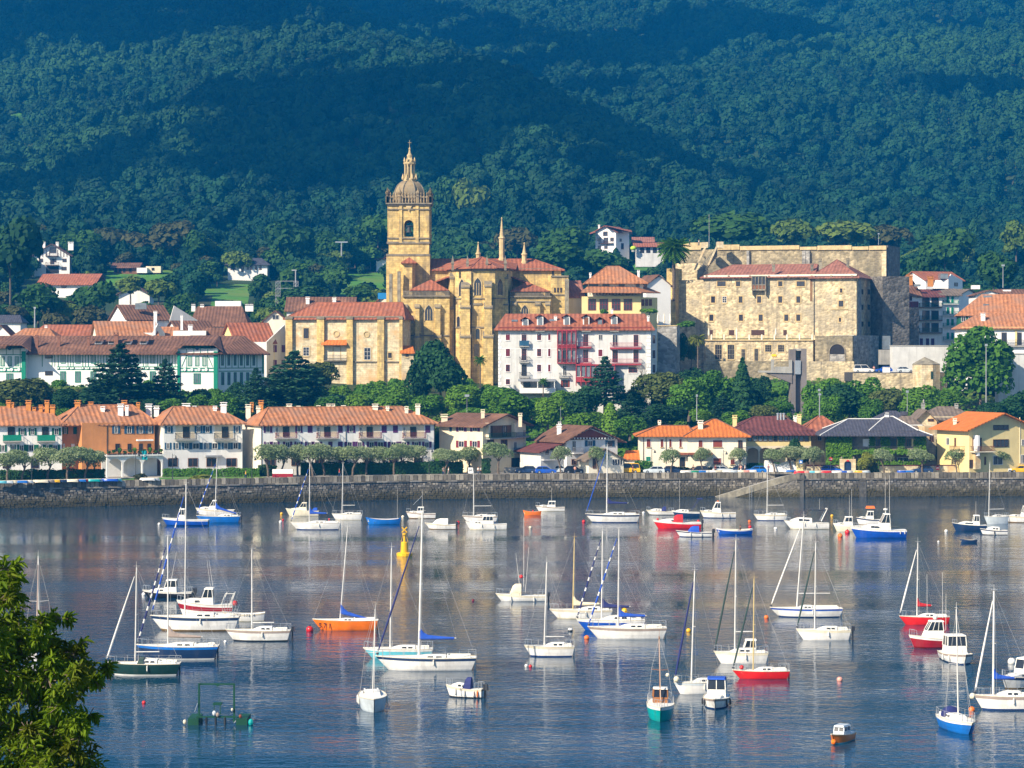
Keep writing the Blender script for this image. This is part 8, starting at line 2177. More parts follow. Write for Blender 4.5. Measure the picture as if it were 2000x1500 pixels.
# far row of motorboats
B = motor('blue hulled white motorboat with a small wheelhouse at the left of the far row',316,408,1027,1013,bands=[(1,4,'hull_blue'),(1,2,'hull_white')]); B.house(.5,.68,1.6,.5); B.aerial(.5,2.5,2.0); B.rails(stern=False,line=False)
B = motor('white cruiser with a raised wheelhouse behind the bright blue sailboat',382,458,1007,994); B.house(.45,.68,1.5,.7,rake=.6); B.cabin(.6,.9,.4); B.aerial(.48,2.6,2.5)
B = motor('beige cabin boat with a humped cabin near the red mooring floats',558,623,1008,995,'hull_cream'); B.cabin(.35,.85,.4,m='hull_cream'); B.house(.36,.66,1.2,.78,'hull_cream',rake=.8); B.aerial(.45,2,2.6); B.canopy(.05,.2,.5,'cloth_blue')
B = motor('white cabin boat with a small derrick right of the blue rowing boat',793,851,1013,1001); B.house(.4,.65,.95,.72); B.cabin(.6,.9,.3); B.aerial(.45,1.8,3.2); B.rails(stern=False,line=False)
b = MB(); x = B.at(.45)[0]; b.tube((x,0,3.9),(x + 1.6,0,2.3),.03,.03,4); ob('derrick',b.mesh('derrick',M['steel']),B.t)
B = motor('white runabout with a grey hooded cover and outboard',830,890,1034,1022,kind='sport'); B.canopy(.25,.75,.95,'cloth_white',.75,'boat_cover'); B.outboard(0,1.1)
B = motor('white cabin boat with a yellowish keel in front of the centre far sailboat',909,990,1035,1021,keel='hull_yellow',bands=[(1,2,'hull_cream')]); B.house(.32,.62,1.15,.76,wins=3); B.cabin(.6,.9,.3); B.fenders((.3,.6)); B.rails(stern=False,line=False)
B = motor('small white cabin boat near the orange dinghy',1046,1103,999,989,keel='hull_darkred'); B.house(.32,.6,.95,.72); B.cabin(.58,.88,.3); B.aerial(.45,1.8,2.4); B.rails(stern=False,line=False)
B = motor('low white motorboat with a dark cover left of the dark blue motorboat',1262,1316,1006,997,kind='sport'); B.cabin(.45,.85,.4); B.canopy(.28,.45,.8,'cloth_navy'); B.rails(line=False)
B = motor('dark blue motorboat with a raised bimini frame left of the pilot cruiser',1312,1366,1010,998,bands=[(1,4,'hull_navy')],kind='sport'); B.cabin(.4,.85,.4); B.aerial(.72,1,5.5); b = MB(); x = B.at(.25)[0]; [b.tube((x + .3,sg * .8,1),(x - 1.2,sg * .8,3.1),.03,.03,4) for sg in (-1,1)]; b.box(x - 1.7,x - .8,-.9,.9,3.08,3.2); ob('bimini',b.mesh('bimini',M['cloth_navy']),B.t)
B = motor('white pilot cruiser with an orange light on its tall wheelhouse',1367,1437,1012,999); B.house(.42,.68,1.6,.78,rake=.5,wins=2); B.cabin(.64,.9,.3); B.aerial(.45,2.9,2.2); B.gear(.5,0,2.8,'orange_gear',.18); B.fenders((.4,.2)); B.rails(stern=False,line=False)
B = motor('red cabin boat with a red canopy in the far row',1275,1369,1033,1018,'hull_red',bands=[(4,5,'hull_white')],keel='hull_darkred'); B.cabin(.36,.85,.5); B.canopy(.38,.6,1.25,'cloth_red',.7); B.gear(.9,0,1.5,'hull_red',.2); B.outboard(0,1.1)
B = motor('small white boat with a bright blue canopy in front of the red cabin boat',1320,1390,1049,1038); B.canopy(.36,.66,.95,'cloth_blue',.8); B.outboard(0,1.3); B.fenders((.3,.6))
B = motor('white motor yacht with a swept arch and black bimini',1531,1618,1034,1018,kind='sport'); B.cabin(.38,.86,.75,.78,win=3); b = MB(); x = B.at(.22)[0]; [b.tube((x - .3,sg * 1.1,1.3),(x - 1.3,sg * .95,3.3),.1,.07,6) for sg in (-1,1)]; b.tube((x - 1.3,-.95,3.3),(x - 1.3,.95,3.3),.07,.07,6); ob('radar_arch',b.mesh('radar_arch',M['deck_white']),B.t); b = MB(); b.box(x - 1.2,x + 1.6,-1.0,1.0,3.05,3.16); ob('bimini',b.mesh('bimini',M['hull_black']),B.t); B.aerial(.2,3.1,1.8); B.rails(stern=False,line=False); B.fenders((.3,.55))
B = motor('cream hulled cabin boat left of the big blue wheelhouse boat',1627,1692,1038,1024,'hull_cream',bands=[(4,5,'hull_white')]); B.house(.42,.7,1.2,.76,wins=2); B.cabin(.66,.9,.3); B.aerial(.45,2.3,4.4,.3); B.aerial(.5,2.3,3.4,-.3); B.rails(stern=False,line=False)
B = motor('white cruiser with an orange roof raft behind the big blue wheelhouse boat',1672,1724,1026,1012); B.house(.35,.65,1.2,.76); b = MB(); b.box(-.9,.6,-.5,.5,2.75,3.15,.8); ob('life_raft',b.mesh('life_raft',M['orange_gear']),B.t); B.cabin(.62,.9,.3)
B = motor('big blue and white wheelhouse boat with two tall aerials, brown waterline',1660,1769,1051,1031,bands=[(1,4,'hull_blue')],keel='antifoul_brown'); B.cabin(.40,.78,.7,.7,win=3); B.house(.28,.52,2.3,.72,rake=.5,wins=2); B.aerial(.3,3.6,6,.5,.03); B.aerial(.36,3.6,5.8,-.5,.03); B.fenders((.12,.04)); B.rails(stern=False,line=True); x = B.at(.36)[0]; b = MB(); b.lathe([(.05,3.6),(.06,4.2),(.35,4.25),(.35,4.45),(.05,4.5)],10,(x,0,0)); ob('radar',b.mesh('radar',M['deck_white']),B.t)
B = motor('navy cabin boat with a white wheelhouse at the right of the far row',1859,1926,1037,1023,bands=[(1,5,'hull_navy')]); B.cabin(.34,.8,.5,.7,win=3); B.house(.2,.4,1.5,.7,rake=.2); B.aerial(.3,2.5,2.2); B.rails(stern=False,line=False)
B = motor('small white cabin boat in front of the navy cabin boat',1914,1967,1045,1034); B.cabin(.3,.75,.55,.72); B.fenders((.5,),'engine')
B = motor('white wheelhouse boat with a yellow keel at the right edge of the far row',1962,2040,1021,1008,keel='hull_yellow'); B.house(.34,.6,1.7,.74); B.cabin(.58,.9,.3); B.gear(.45,0,3.0,'orange_gear',.18)
def rowboat(label,x0,x1,wl,deck,hullm,inner='deck_beige',L=None,keel='antifoul_black',yaw=0.0,bands=None,flip=False):
 B = motor(label,x0,x1,wl,deck,hullm,'row',yaw,None,L,keel=keel,bands=bands,flip=flip,name='rowing_boat')
 b = MB(); R = []
 for st in B.r[1:-1]:
  x,y,z = st[-1]; R.append([(x,-y * .93,z),(x,-y * .6,z * .35),(x,y * .6,z * .35),(x,y * .93,z)])
 b.loft(R,ends=False); ob('inside',b.mesh('inside',M[inner]),B.t)
 for t in (.25,.5,.72):
  x,y,z = B.at(t); boxo('thwart',M['varnish'],B.t,x - .13,x + .13,-y * .86,y * .86,z * .72,z * .80)
 b = MB()
 for a,c in zip(B.r,B.r[1:]):
  for sg in (-1,1): b.tube((a[-1][0],sg * a[-1][1],a[-1][2]),(c[-1][0],sg * c[-1][1],c[-1][2]),.04,.04,4,False)
 ob('gunwale',b.mesh('gunwale',M['deck_white' if hullm == 'hull_blue' else hullm]),B.t)
 return B
rowboat('bright blue rowing boat with a red keel line in the far row',714,783,1024,1011,'hull_midblue',keel='hull_darkred').aerial(.1,.6,5.5)
RB = rowboat('dark blue and white rowing boat with a person aboard',1398,1470,1044,1032,'hull_blue',bands=[(4,5,'hull_white')],yaw=0)
rowboat('small orange dinghy left of the white cabin boat in the far row',1023,1056,1007,997,'hull_orange',L=3.2)
rowboat('tiny navy dinghy alone below the navy cabin boat',1877,1906,1060,1053,'hull_navy',L=2.6)
rowboat('white tender tied right of the beige cabin boat',1005 - 195,1005 - 175,1013,1008,'hull_cream',L=1.9)
# ------------------------------------------------------------------ buoys, platform, cars, people, small things
for i,(px,py,m,lab) in enumerate([
 (550,1005,'hull_yellow','yellow mooring buoy left of the beige cabin boat'),(548,1021,'hull_white','white mooring buoy below the yellow one at the left of the far row'),(553,1016,'hull_red','small red buoy between the yellow and the white mooring buoys'),
 (643,1015,'hull_red','red buoy left of the small white sailboat, far row'),(787,1011,'hull_cream','cream buoy at the bow of the white cabin boat with a derrick'),(895,1022,'hull_red','red buoy left of the centre far sailboat'),
 (1140,1020,'hull_red','red buoy at the bow of the large white sailboat'),(1036,1032,'deck_beige','dull white buoy alone in the middle of the far row'),(1041,999,'hull_red','red buoy behind the small orange dinghy'),(1625,1009,'hull_yellow','yellow buoy alone behind the white motor yacht'),
 (1464,1020,'orange_gear','orange buoy left of the sailboat below the slipway'),(1465,1031,'hull_red','red buoy behind the dark blue rowing boat with a person'),(1515,1034,'hull_white','white buoy left of the white motor yacht'),(1848,1039,'hull_white','white buoy left of the navy cabin boat'),
 (1833,1059,'hull_white','white buoy left of the tiny navy dinghy'),(1655,1042,'hull_red','red buoy between the cream hulled and the big blue boat'),(1641,1049,'orange_gear','orange buoy at the brown bow of the big blue wheelhouse boat'),(1364,1020,'hull_red','red buoy at the bow of the white pilot cruiser'),
 (605,1233,'hull_red','big red buoy at the bow of the orange racing yacht'),(1497,1208,'orange_gear','orange buoy at the bow of the long racing yacht'),(1345,1234,'hull_yellow','yellow buoy left of the white motor sailer'),(1640,1330,'fender_pink','pale pink buoy alone on open water at right'),
 (1976,1296,'hull_white','big white buoy above the cruiser at the right edge'),(1898,1389,'orange_gear','orange buoy at the bow of the large white sloop'),(281,1374,'hull_red','small red buoy alone below the dark green sloop'),(1028,1302,'hull_white','white float below the small white sloop'),
 (1036,1303,'hull_red','small red float below the small white sloop'),(1146,1248,'orange_gear','orange buoy at the bow of the blue covered white yacht'),(1114,1233,'hull_black','black and white buoy left of the blue hulled yacht'),(281,1163,'hull_white','white buoy at the bow of the black hulled cabin cruiser'),
 (924,1174,'paint_maroon','tiny dark float left of the cream tent boat'),(440,1255,'hull_white','small white buoy at the bow of the outboard sloop'),(311,1025,'hull_white','white float at the bow of the blue motorboat'),(358,1012,'orange_gear','pale orange float behind the blue hulled motorboat'),(1257,1003,'hull_white','white float left of the low white motorboat')]):
 if m == 'fender_pink': gel(m,(.75,.32,.25))
 Y = Yat(py); r = (.28 if i < 18 else .26) * (1.45 if 'big' in lab else (.62 if ('small' in lab or 'tiny' in lab) else 1))
 t = thing('mooring_buoy',lab,'buoy',(wx(px,Y),Y,0)); b = MB(); b.ball((0,0,r * .45),r,12,8); ob('float',b.mesh('float',M[m],True),t)
 b = MB(); b.tube((0,0,r * 1.4),(0,0,r * 1.7),r * .2,r * .2,6); ob('eye',b.mesh('eye',M['engine']),t)
 if 'black and' in lab: b = MB(); b.lathe([(r * 1.02,r * .6),(r * .8,r * 1.12),(r * .3,r * 1.42)],12); ob('cap',b.mesh('cap',M['hull_white']),t)
Y = Yat(1086); t = thing('pillar_buoy','tall yellow pillar buoy with a cross topmark','buoy',(wx(790,Y),Y,0))
for n,pr in (('float',[(1.05,-.3),(1.12,.1),(1.12,.42),(.8,.55)]),('body',[(.55,.55),(.5,1.9),(.42,2.0)]),('neck',[(.2,2.0),(.14,2.9),(.3,2.95),(.3,3.2),(.1,3.25)])):
 b = MB(); b.lathe(pr,14); ob(n,b.mesh(n,M['hull_yellow']),t)
b = MB(); [b.tube((-.36 * s,0,3.3),(.36 * s,0,4.05),.09,.09,5) for s in (-1,1)]; ob('topmark',b.mesh('topmark',M['hull_yellow']),t)
b = MB(); [b.tube((s * .5,0,2),(s * .22,0,3),.04,.04,4) for s in (-1,1)]; ob('struts',b.mesh('struts',M['hull_yellow']),t)
# floating gantry platform
Y = Yat(1416); s = Y / F; X0 = wx(425,Y); zq = lambda py: wz(py,Y); xq = lambda px: wx(px,Y) - X0
t = thing('work_platform','dark green floating work platform with a tall gantry frame','platform',(X0,Y,0)); m = mat('platform_green',(.004,.055,.03),var=.2,rough=.6)
for a,c in ((367,388),(461,483)): boxo('pontoon',m,t,xq(a),xq(c),-.1,2.6,-.4,zq(1403))
b = MB()
for a in (386.5,455): b.box(xq(a),xq(a + 3.4),.1,.34,.2,zq(1336))
b.box(xq(386.5),xq(458),.18,.34,zq(1338.5),zq(1335.5)); b.box(xq(422),xq(427),.15,.37,zq(1341),zq(1338)); ob('gantry',b.mesh('gantry',m),t)
boxo('deck_beam',m,t,xq(383),xq(462),.05,.15,zq(1402),zq(1399))
for a in (403,421,439): b = MB(); b.tube((xq(a),.1,-.5),(xq(a),.1,zq(1401)),.09,.09,6); ob('pile',b.mesh('pile',M['hull_black']),t)
b = MB(); b.box(xq(414),xq(431),.5,1.3,zq(1379),zq(1375.5)); [b.box(xq(q),xq(q + 1.4),.5,.6,zq(1399),zq(1379)) for q in (416,428)]; ob('canopy',b.mesh('canopy',m),t)
for px,py,mm,r in ((418.5,1393,'hull_grey',.16),(425,1396,'cloth_taupe',.14),(469.5,1399,'paint_rust',.12),(490,1411,'hull_teal',.22),(361,1410,'deck_beige',.15),(453.5,1386,'deck_beige',.1)):
 b = MB(); b.ball((xq(px),.0,zq(py)),r,8,6,1.3); ob('fender',b.mesh('fender',M[mm]),t)
for a,c in (((380,1390),(386,1373)),((457,1412),(465,1403))): b = MB(); b.tube((xq(a[0]),0,zq(a[1])),(xq(c[0]),0,zq(c[1])),.03,.03,4); ob('pole',b.mesh('pole',M['steel']),t)
# upturned dinghies along the quay edge
def dinghy(px,L,m,lab,h=.42,yaw=0):
 x = wx(px,500); Y = wall_y(x) + 1.5; x = wx(px,Y); t = thing('dinghy',lab,'dinghy',(x,Y,QZ),yaw,'dinghies laid up along the quay edge')
 r = hull_rings(L,L * .42,.5,'row'); b = MB()
 b.loft([[(x_,-y,h * 1.6 - z * h * 2.4 - .02) for x_,y,z in st[1:][::-1]] + [(x_,y,h * 1.6 - z * h * 2.4 - .02) for x_,y,z in st[1:]] for st in r]); ob('hull',b.mesh('hull',M[m]),t)
 b = MB(); b.tube((-L * .45,0,h * 1.62),(L * .38,0,h * 1.62),.05,.05,4); ob('keel',b.mesh('keel',M['deck_beige']),t)
D1 = [(4,2.4,'hull_aqua','aqua'),(14,2.2,'hull_grey','grey'),(25,2.6,'hull_cream','cream'),(37,3.2,'hull_midblue','mid blue'),(54,2.2,'hull_white','white'),(78,3.2,'deck_beige','beige'),(94,2.8,'cloth_taupe','taupe'),(107,2,'hull_yellow','bright yellow'),(120,2.4,'hull_navy','navy'),(137,3,'hull_cream','long cream'),(147,2,'fender_pink','pink'),(156,2.3,'hull_midblue','small blue'),(164,1.8,'hull_red','red'),(180,3,'hull_teal','green teal'),(190,2,'hull_grey','light grey'),(213,3.4,'hull_blue','royal blue'),(227,2.2,'hull_aqua','small aqua'),(287,3,'hull_white','long white'),(300,2.4,'deck_white','off white')]
for i,(px,L,m,c) in enumerate(D1): dinghy(px,L,m,f'{c} upturned dinghy, left quay, ' + ('beside the lawn' if px > 280 else f'between the {D1[i-1][3]} and {D1[i+1][3]} ones' if i else 'at the left edge'),.42,PI if i % 2 else .15)
D2 = [(1341,2.6,'hull_white','white'),(1355,2,'paint_green','bright green'),(1361,1.8,'hull_cream','cream'),(1369,2.2,'hull_midblue','blue'),(1380,2,'deck_white','pale'),(1391,2.2,'hull_white','slim white'),(1404,2.6,'deck_beige','beige'),(1417,2.6,'hull_white','long white'),(1433,2.4,'hull_grey','grey'),(1447,2,'hull_cream','small cream'),(1458,2.2,'fender_pink','pink'),(1468,2,'hull_white','end white'),(1546,2.2,'hull_midblue','bright blue'),(1562,2.4,'hull_red','red'),(1574,2.2,'fender_pink','salmon'),(1586,2,'hull_aqua','aqua'),(1597,2.2,'hull_cream','ivory'),(1611,2.6,'hull_red','long red'),(1636,2.6,'hull_white','white'),(1648,2,'hull_blue','dark blue'),(1657,2,'deck_white','off white'),(1678,2,'hull_yellow','yellow'),(1690,2.2,'hull_grey','grey'),(1762,2.2,'hull_blue','royal blue'),(1776,2.4,'hull_midblue','mid blue')]
for i,(px,L,m,c) in enumerate(D2): dinghy(px,L,m,f'{c} dinghy ' + (f'next to the {D2[i-1][3]} one ' if i else '') + ('before the cream villa' if px < 1480 else 'right of the white tent' if px < 1620 else 'before the stone gate' if px < 1700 else 'before the garden wall'),.42,PI if i % 2 else .15)
# cars
def car(px,Y,body,lab,kind='car',rz=0,z=QZ):
 L_,W,Hh = (4.2,1.72,1.46) if kind == 'car' else (4.9,1.9,1.95)
 t = thing('van' if kind == 'van' else 'parked_car',lab,'van' if kind == 'van' else 'car',(wx(px,Y),Y,z),rz,'vehicles parked along the promenade' if z == QZ else None); m = M[body]
 w = W / 2; bl = .92 if kind == 'car' else 1.05; h = L_ / 2
 pf = [(-h,.3,bl * .8),(-h + .12,.24,bl),(-h * .45,.22,bl + .02),(h * .42,.22,bl),(h * .9,.24,bl * .84),(h,.3,bl * .66)]
 b = MB(); b.loft([[(x,-w,a),(x,-w * 1.0,(a + c) / 2),(x,-w * .93,c),(x,w * .93,c),(x,w,(a + c) / 2),(x,w,a)] for x,a,c in pf],close=True); ob('body',b.mesh('body',m),t)
 g = [(-h + .15,-h + .6,h * .0 + .2,h * .42)] if kind == 'car' else [(-h + .1,-h + .3,h * .3,h * .62)]
 for a,a2,c2,c in g:
  b = MB(); b.loft([[(a,-w * .9,bl),(c,-w * .9,bl),(c,w * .9,bl),(a,w * .9,bl)],[(a2,-w * .74,Hh - .07),(c2,-w * .74,Hh - .07),(c2,w * .74,Hh - .07),(a2,w * .74,Hh - .07)]],close=True); ob('windows',b.mesh('windows',M['window_tint']),t)
  b = MB(); b.loft([[(a2 - .06,-w * .77,Hh - .08),(c2 + .06,-w * .77,Hh - .08),(c2 + .06,w * .77,Hh - .08),(a2 - .06,w * .77,Hh - .08)],[(a2 + .1,-w * .66,Hh),(c2 - .1,-w * .66,Hh),(c2 - .1,w * .66,Hh),(a2 + .1,w * .66,Hh)]],close=True)
  for x0,x1 in ((a,a2),((a + c) / 2 - .1,(a2 + c2) / 2 - .1),(c,c2)):
   for sg in (-1,1): b.tube((x0,sg * w * .91,bl),(x1,sg * w * .76,Hh - .07),.05,.045,4)
  ob('roof',b.mesh('roof',m),t)
 for x in (-h * .6,h * .62):
  for sg in (-1,1):
   b = MB(); b.tube((x,sg * w * .8,.31),(x,sg * w * 1.02,.31),.31,.31,12); o = ob('wheel',b.mesh('wheel',M['engine']),t); b = MB(); b.tube((x,sg * w * 1.0,.31),(x,sg * w * 1.04,.31),.18,.18,8); ob('rim',b.mesh('rim',M['steel']),o)
 for sg in (-1,1): boxo('headlight',M['steel'],t,h - .12,h + .01,sg * w * .72 - .16,sg * w * .72 + .16,bl * .6,bl * .74); boxo('tail_light',M['hull_red'],t,-h - .01,-h + .1,sg * w * .78 - .1,sg * w * .78 + .1,bl * .6,bl * .85)
 return t
for a in [(1027,507,'hull_navy','dark blue estate car left of the white gabled house','car',PI),(1066,505.5,'hull_blue','bright blue car in front of the white gabled house'),(1084,509,'hull_grey','silver blue car behind the bright blue one','car',PI),(1122,507,'hull_black','black car behind the tamarisk at the gabled house','car',0),(1183,506.5,'hull_white','white van parked in front of the stone porch','van',PI),(1226,508,'hull_yellow','yellow and white ambulance like van left of the cream minibus','van',PI),(1247,510,'plaster_cream','cream minibus behind the yellow van','van',0),(1277,506.5,'hull_grey','grey blue car right of the cream minibus','car',PI),(1316,507,'hull_navy','navy car behind the tamarisk of the cream villa','car'),(1364,507.5,'hull_black','dark car behind the green dinghy','car',PI),(1412,507.5,'hull_grey','pale silver car in front of the cream villa','car'),(1440,508.5,'hull_navy','dark blue car right of the silver one by the cream villa','car',PI),(1476,507,'hull_midblue','mid blue car left of the white tent','car',PI),(1624,508,'hull_blue','deep blue car left of the stone gate','car'),(1801,508,'hull_navy','dark blue car in front of the garden wall','car',PI),(1900,509,'hull_red','red car in front of the yellow house','car'),(1925,510.5,'hull_grey','silver blue car right of the red one','car',PI),(1958,509.5,'hull_white','white car in front of the yellow house balcony','car'),(1992,509.5,'hull_yellow','yellow car at the right edge of the quay','car',PI)]: car(*a)
zc_ = wz(727,641)
car(1686,639,'hull_white','white van parked under the castle corner','van',0,wz(727.5,640)); car(1726,645,'hull_blue','bright blue car parked above by the castle glass lift','car',PI,wz(727.5,640)); car(1768,640,'hull_grey','silver car left of the stone gatehouse','car',0,wz(727.5,640))
t = thing('white_crate','white box standing in front of the bright blue car','box',(wx(1731,639),639,wz(727.5,640))); boxo('body',M['plaster_pure'],t,-.85,.85,-.6,.6,0,1.25); boxo('lid',M['deck_white'],t,-.9,.9,-.65,.65,1.255,1.33)
# people (skinned figures)
def person(px,Y,z,shirt,trousers,lab,face=0,stride=.2,sit=False,hair='wood_dark'):
 t = thing('person',lab,'person',(wx(px,Y),Y,z),face)
 def sk(name,V,E,R,mt):
  me = bpy.data.meshes.new(name); me.from_pydata(V,E,[]); me.materials.append(M[mt]); o = ob(name,me,t)
  sm_ = o.modifiers.new('skin','SKIN');
  for i,r in enumerate(R): me.skin_vertices[0].data[i].radius = r
  me.skin_vertices[0].data[0].use_root = True; o.modifiers.new('sub','SUBSURF').levels = 1; o.modifiers['sub'].render_levels = 1; return o
 s_ = stride; hp = .48 if sit else .92
 def body(q): return [(0,0,hp),(0,0,hp + .25),(0,0,hp + .48),(0,0,hp + .56),(.02,0,hp + .66),(.01,0,hp + .78)] + [p for sg in (-1,1) for p in ((0,sg * .17,hp + .46),(-.06 * sg * q,sg * .24,hp + .2),(.12 * sg * q + .05,sg * .23,hp))] + [p for sg in (-1,1) for p in ((.42 if sit else s_ * sg * .6,sg * .1,hp + .02 if sit else .48),(.46 if sit else s_ * sg * .7 - .05,sg * .1,.06),(.56 if sit else s_ * sg * .7 + .1,sg * .1,.04))]
 V = body(1); E = [(0,1),(1,2),(2,3),(3,4),(4,5),(2,6),(6,7),(7,8),(2,9),(9,10),(10,11),(0,12),(12,13),(13,14),(0,15),(15,16),(16,17)]
 if not 'skin_tone' in M: mat('skin_tone',(.42,.23,.15),var=.1)
 sk('body',V,E,[(.13,.1),(.12,.09),(.13,.08),(.05,.05),(.085,.095),(.07,.085),(.05,.05),(.04,.04),(.03,.03),(.05,.05),(.04,.04),(.03,.03),(.07,.07),(.045,.045),(.04,.04),(.07,.07),(.045,.045),(.04,.04)],'skin_tone')
 sk('shirt',[V[i] for i in (0,1,2,6,7,9,10)],[(0,1),(1,2),(2,3),(3,4),(2,5),(5,6)],[(.155,.125),(.14,.115),(.15,.105),(.07,.07),(.055,.055),(.07,.07),(.055,.055)],shirt)
 sk('trousers',[(0,0,hp + .06)] + [V[i] for i in (12,13,15,16)],[(0,1),(1,2),(0,3),(3,4)],[(.145,.12),(.09,.09),(.065,.065),(.09,.09),(.065,.065)],trousers)
 b = MB(); b.ball((-.01,0,hp + .77),.105,8,6,.85); ob('hair',b.mesh('hair',M[hair]),t)
 return t
qy = lambda px,d: wall_y(wx(px,500)) + d
for a in [(480,'hull_yellow','hull_navy','person in a bright yellow top walking by the clipped hedge'),(663,'hull_red','hull_navy','person in a red top walking in front of the tall hedge'),(866,'cloth_taupe','hull_navy','person in brown left of the one in white by the tamarisks'),(876,'cloth_white','cloth_taupe','person in white clothes beside the one in brown'),(934,'cloth_white','hull_navy','person in a white top right of the notice board'),(939,'hull_grey','hull_black','person in grey right of the notice board, beside the one in white'),(1123,'fender_pink','hull_navy','person in a pink top in front of the black car'),(1236,'paint_maroon','hull_black','person in dark red between the yellow van and the cream minibus'),(1354,'hull_black','hull_navy','person in black behind the green dinghy'),(1397,'paint_maroon','hull_black','person in dark red in front of the cream villa blind'),(1447,'fender_pink','hull_white','person in a pale pink top left of the mid blue car'),(1455,'cloth_white','hull_black','person in a white top left of the mid blue car'),(1501,'paint_purple','hull_navy','person in dark purple at the top of the slipway')]:
 person(a[0],qy(a[0],2.6),QZ,*a[1:],face=(a[0] * 7) % 6)
p = person(1446,RB.Y,.12,'hull_black','hull_navy','person in dark clothes sitting in the dark blue rowing boat',PI,sit=True)
person(1707,639,wz(727.5,640),'fender_pink','deck_beige','person in pinkish clothes between the white van and the bright blue car',1)
for px,lab in ((1347,'left'),(1365,'right')): person(px,705,wz(480,705),'cloth_white' if lab == 'right' else 'hull_black','hull_navy',f'tiny person on top of the castle wall, {"second from the palm" if lab == "right" else "nearest the palm"}')
# lamps, poles, signs, boards
def lamp(px,h,lab,arm=1):
 Y = qy(px,4.5); t = thing('street_lamp',lab,'street lamp',(wx(px,Y),Y,QZ),0,'black street lamps along the promenade'); b = MB(); b.lathe([(.12,0),(.1,.6),(.06,.7),(.045,h)],8); ob('post',b.mesh('post',M['iron']),t)
 b = MB(); b.path([(0,0,h - .4),(arm * .35,0,h - .25),(arm * .62,0,h - .4)],.03,5); ob('bracket',b.mesh('bracket',M['iron']),t); b = MB(); b.lathe([(.05,0),(.1,-.15),(.26,-.5),(.27,-.56),(.1,-.6)],10,(arm * .62,0,h - .35)); ob('lantern',b.mesh('lantern',M['iron']),t)
for px,h,l in ((62,5,'black street lamp at the left end of the quay'),(265,5.6,'black street lamp before the white arches'),(337,5,'black street lamp before the blue shuttered house'),(492,4.4,'black street lamp left of the red and white board'),(1273,5,'black street lamp left of the cream villa'),(1413,4.6,'black street lamp before the right half of the cream villa'),(838,5.4,'black street lamp at the right end of the long row house')): lamp(px,h,l)
def pole(px,py0,py1,Y,r,lab,head=None,name='floodlight_pole'):
 z = wz(py1,Y); h = wz(py0,Y) - z; t = thing(name,lab,'pole',(wx(px,Y),Y,z)); b = MB(); b.tube((0,0,0),(0,0,h),r,r * .6,8); ob('post',b.mesh('post',M['grey_metal']),t)
 b = MB(); b.box(-(head or .3),head or .3,-.2,.1,h,h + .5); ob('head',b.mesh('head',M['steel']),t)
pole(1926,676,830,592,.16,'tall grey pole in front of the big round tree'); pole(1600,764,815,560,.06,'thin lamp pole right of the lift tower'); pole(1772,767,805,565,.08,'short grey pole below the car park wall'); pole(1361,775,822,545,.12,'grey floodlight pole behind the cream villa ridge',.2); pole(912,775,810,545,.05,'thin aerial pole behind the cream corner house',.5); pole(667,474,500,1070,.35,'floodlight mast on the hillside left of the bell tower',2.6); pole(1959,520,562,760,.14,'wooden pole behind the town houses at right',.5); pole(1716,458,478,900,.12,'thin white pole behind the castle right corner'); pole(68,603,640,700,.25,'pale wooden pole left above the timbered building')
# substation frame
Y = 830; X0 = wx(560,Y); t = thing('steel_lattice','grey steel substation frame left of the parish house roof','substation',(X0,Y,wz(605,Y))); z0 = wz(605,Y); q = lambda px,py: (wx(px,Y) - X0,wz(py,Y) - z0)
for px in (540,546,575,581):
 a,c = q(px,605),q(px,549); b = MB()
 for dx in (-.25,.25): b.tube((a[0] + dx,0,0),(c[0] + dx,0,c[1]),.07,.07,4)
 for k in range(9): z = c[1] * k / 9; b.tube((a[0] - .25,0,z),(a[0] + .25,0,z + c[1] / 9),.05,.05,4)
 ob('column',b.mesh('column',M['grey_metal']),t)
for py in (549,563,578,584,592):
 a,c = q(540 if py < 570 else 537,py),q(581 if py < 570 else 597,py); b = MB(); b.tube((a[0],0,a[1]),(c[0],0,c[1]),.1,.1,4); ob('beam',b.mesh('beam',M['grey_metal']),t)
a,c = q(577,605),q(577,527); b = MB(); b.tube((a[0],1,0),(c[0],1,c[1]),.3,.22,6); b.box(c[0] - 1.3,c[0] + .3,.8,1.2,c[1] - .3,c[1] + .1); ob('mast',b.mesh('mast',M['grey_metal']),t)
# boards, tent, gate, walls on the promenade
Y = qy(552,6); t = thing('board_fence','white and red board fence beneath the tamarisks','board',(wx(552,Y),Y,QZ)); w = 20 * Y / F
for z0,z1,m in ((.75,1.6,'plaster_pure'),(0,.745,'hull_darkred')): boxo('panel',M[m],t,-w,w,-.05,.05,z0,z1)
boxo('post',M['iron'],t,w,w + .1,-.08,.08,0,1.65)
Y = qy(919,3); t = thing('notice_board','white notice board with a dark mark beside the people','sign',(wx(919,Y),Y,QZ)); boxo('panel',M['plaster_pure'],t,-.45,.45,-.03,.03,.35,1.5); b = MB(); b.path([(-.2,-.05,1.2),(-.2,-.05,.75),(.15,-.05,1.2),(.15,-.05,.75)],.04,4); ob('mark',b.mesh('mark',M['iron']),t)
for x in (-.4,.4): boxo('leg',M['iron'],t,x - .03,x + .03,.04,.08,0,1.3)
Y = qy(1526,5.5); t = thing('white_tent','white tent with two humps at the top of the slipway','tent',(wx(1527,Y),Y,QZ)); b = MB(); R = []
for k,(x,h) in enumerate([(-3.4,2.4),(-2.6,2.35),(-1.4,1.75),(-.6,1.65),(.4,2.0),(1.2,2.3),(2.2,2.25),(3.0,1.5),(3.7,.2)]): R.append([(x,-1.7,0),(x,-1.55,h * .75),(x,-.6,h),(x,.6,h),(x,1.55,h * .75),(x,1.7,0)])
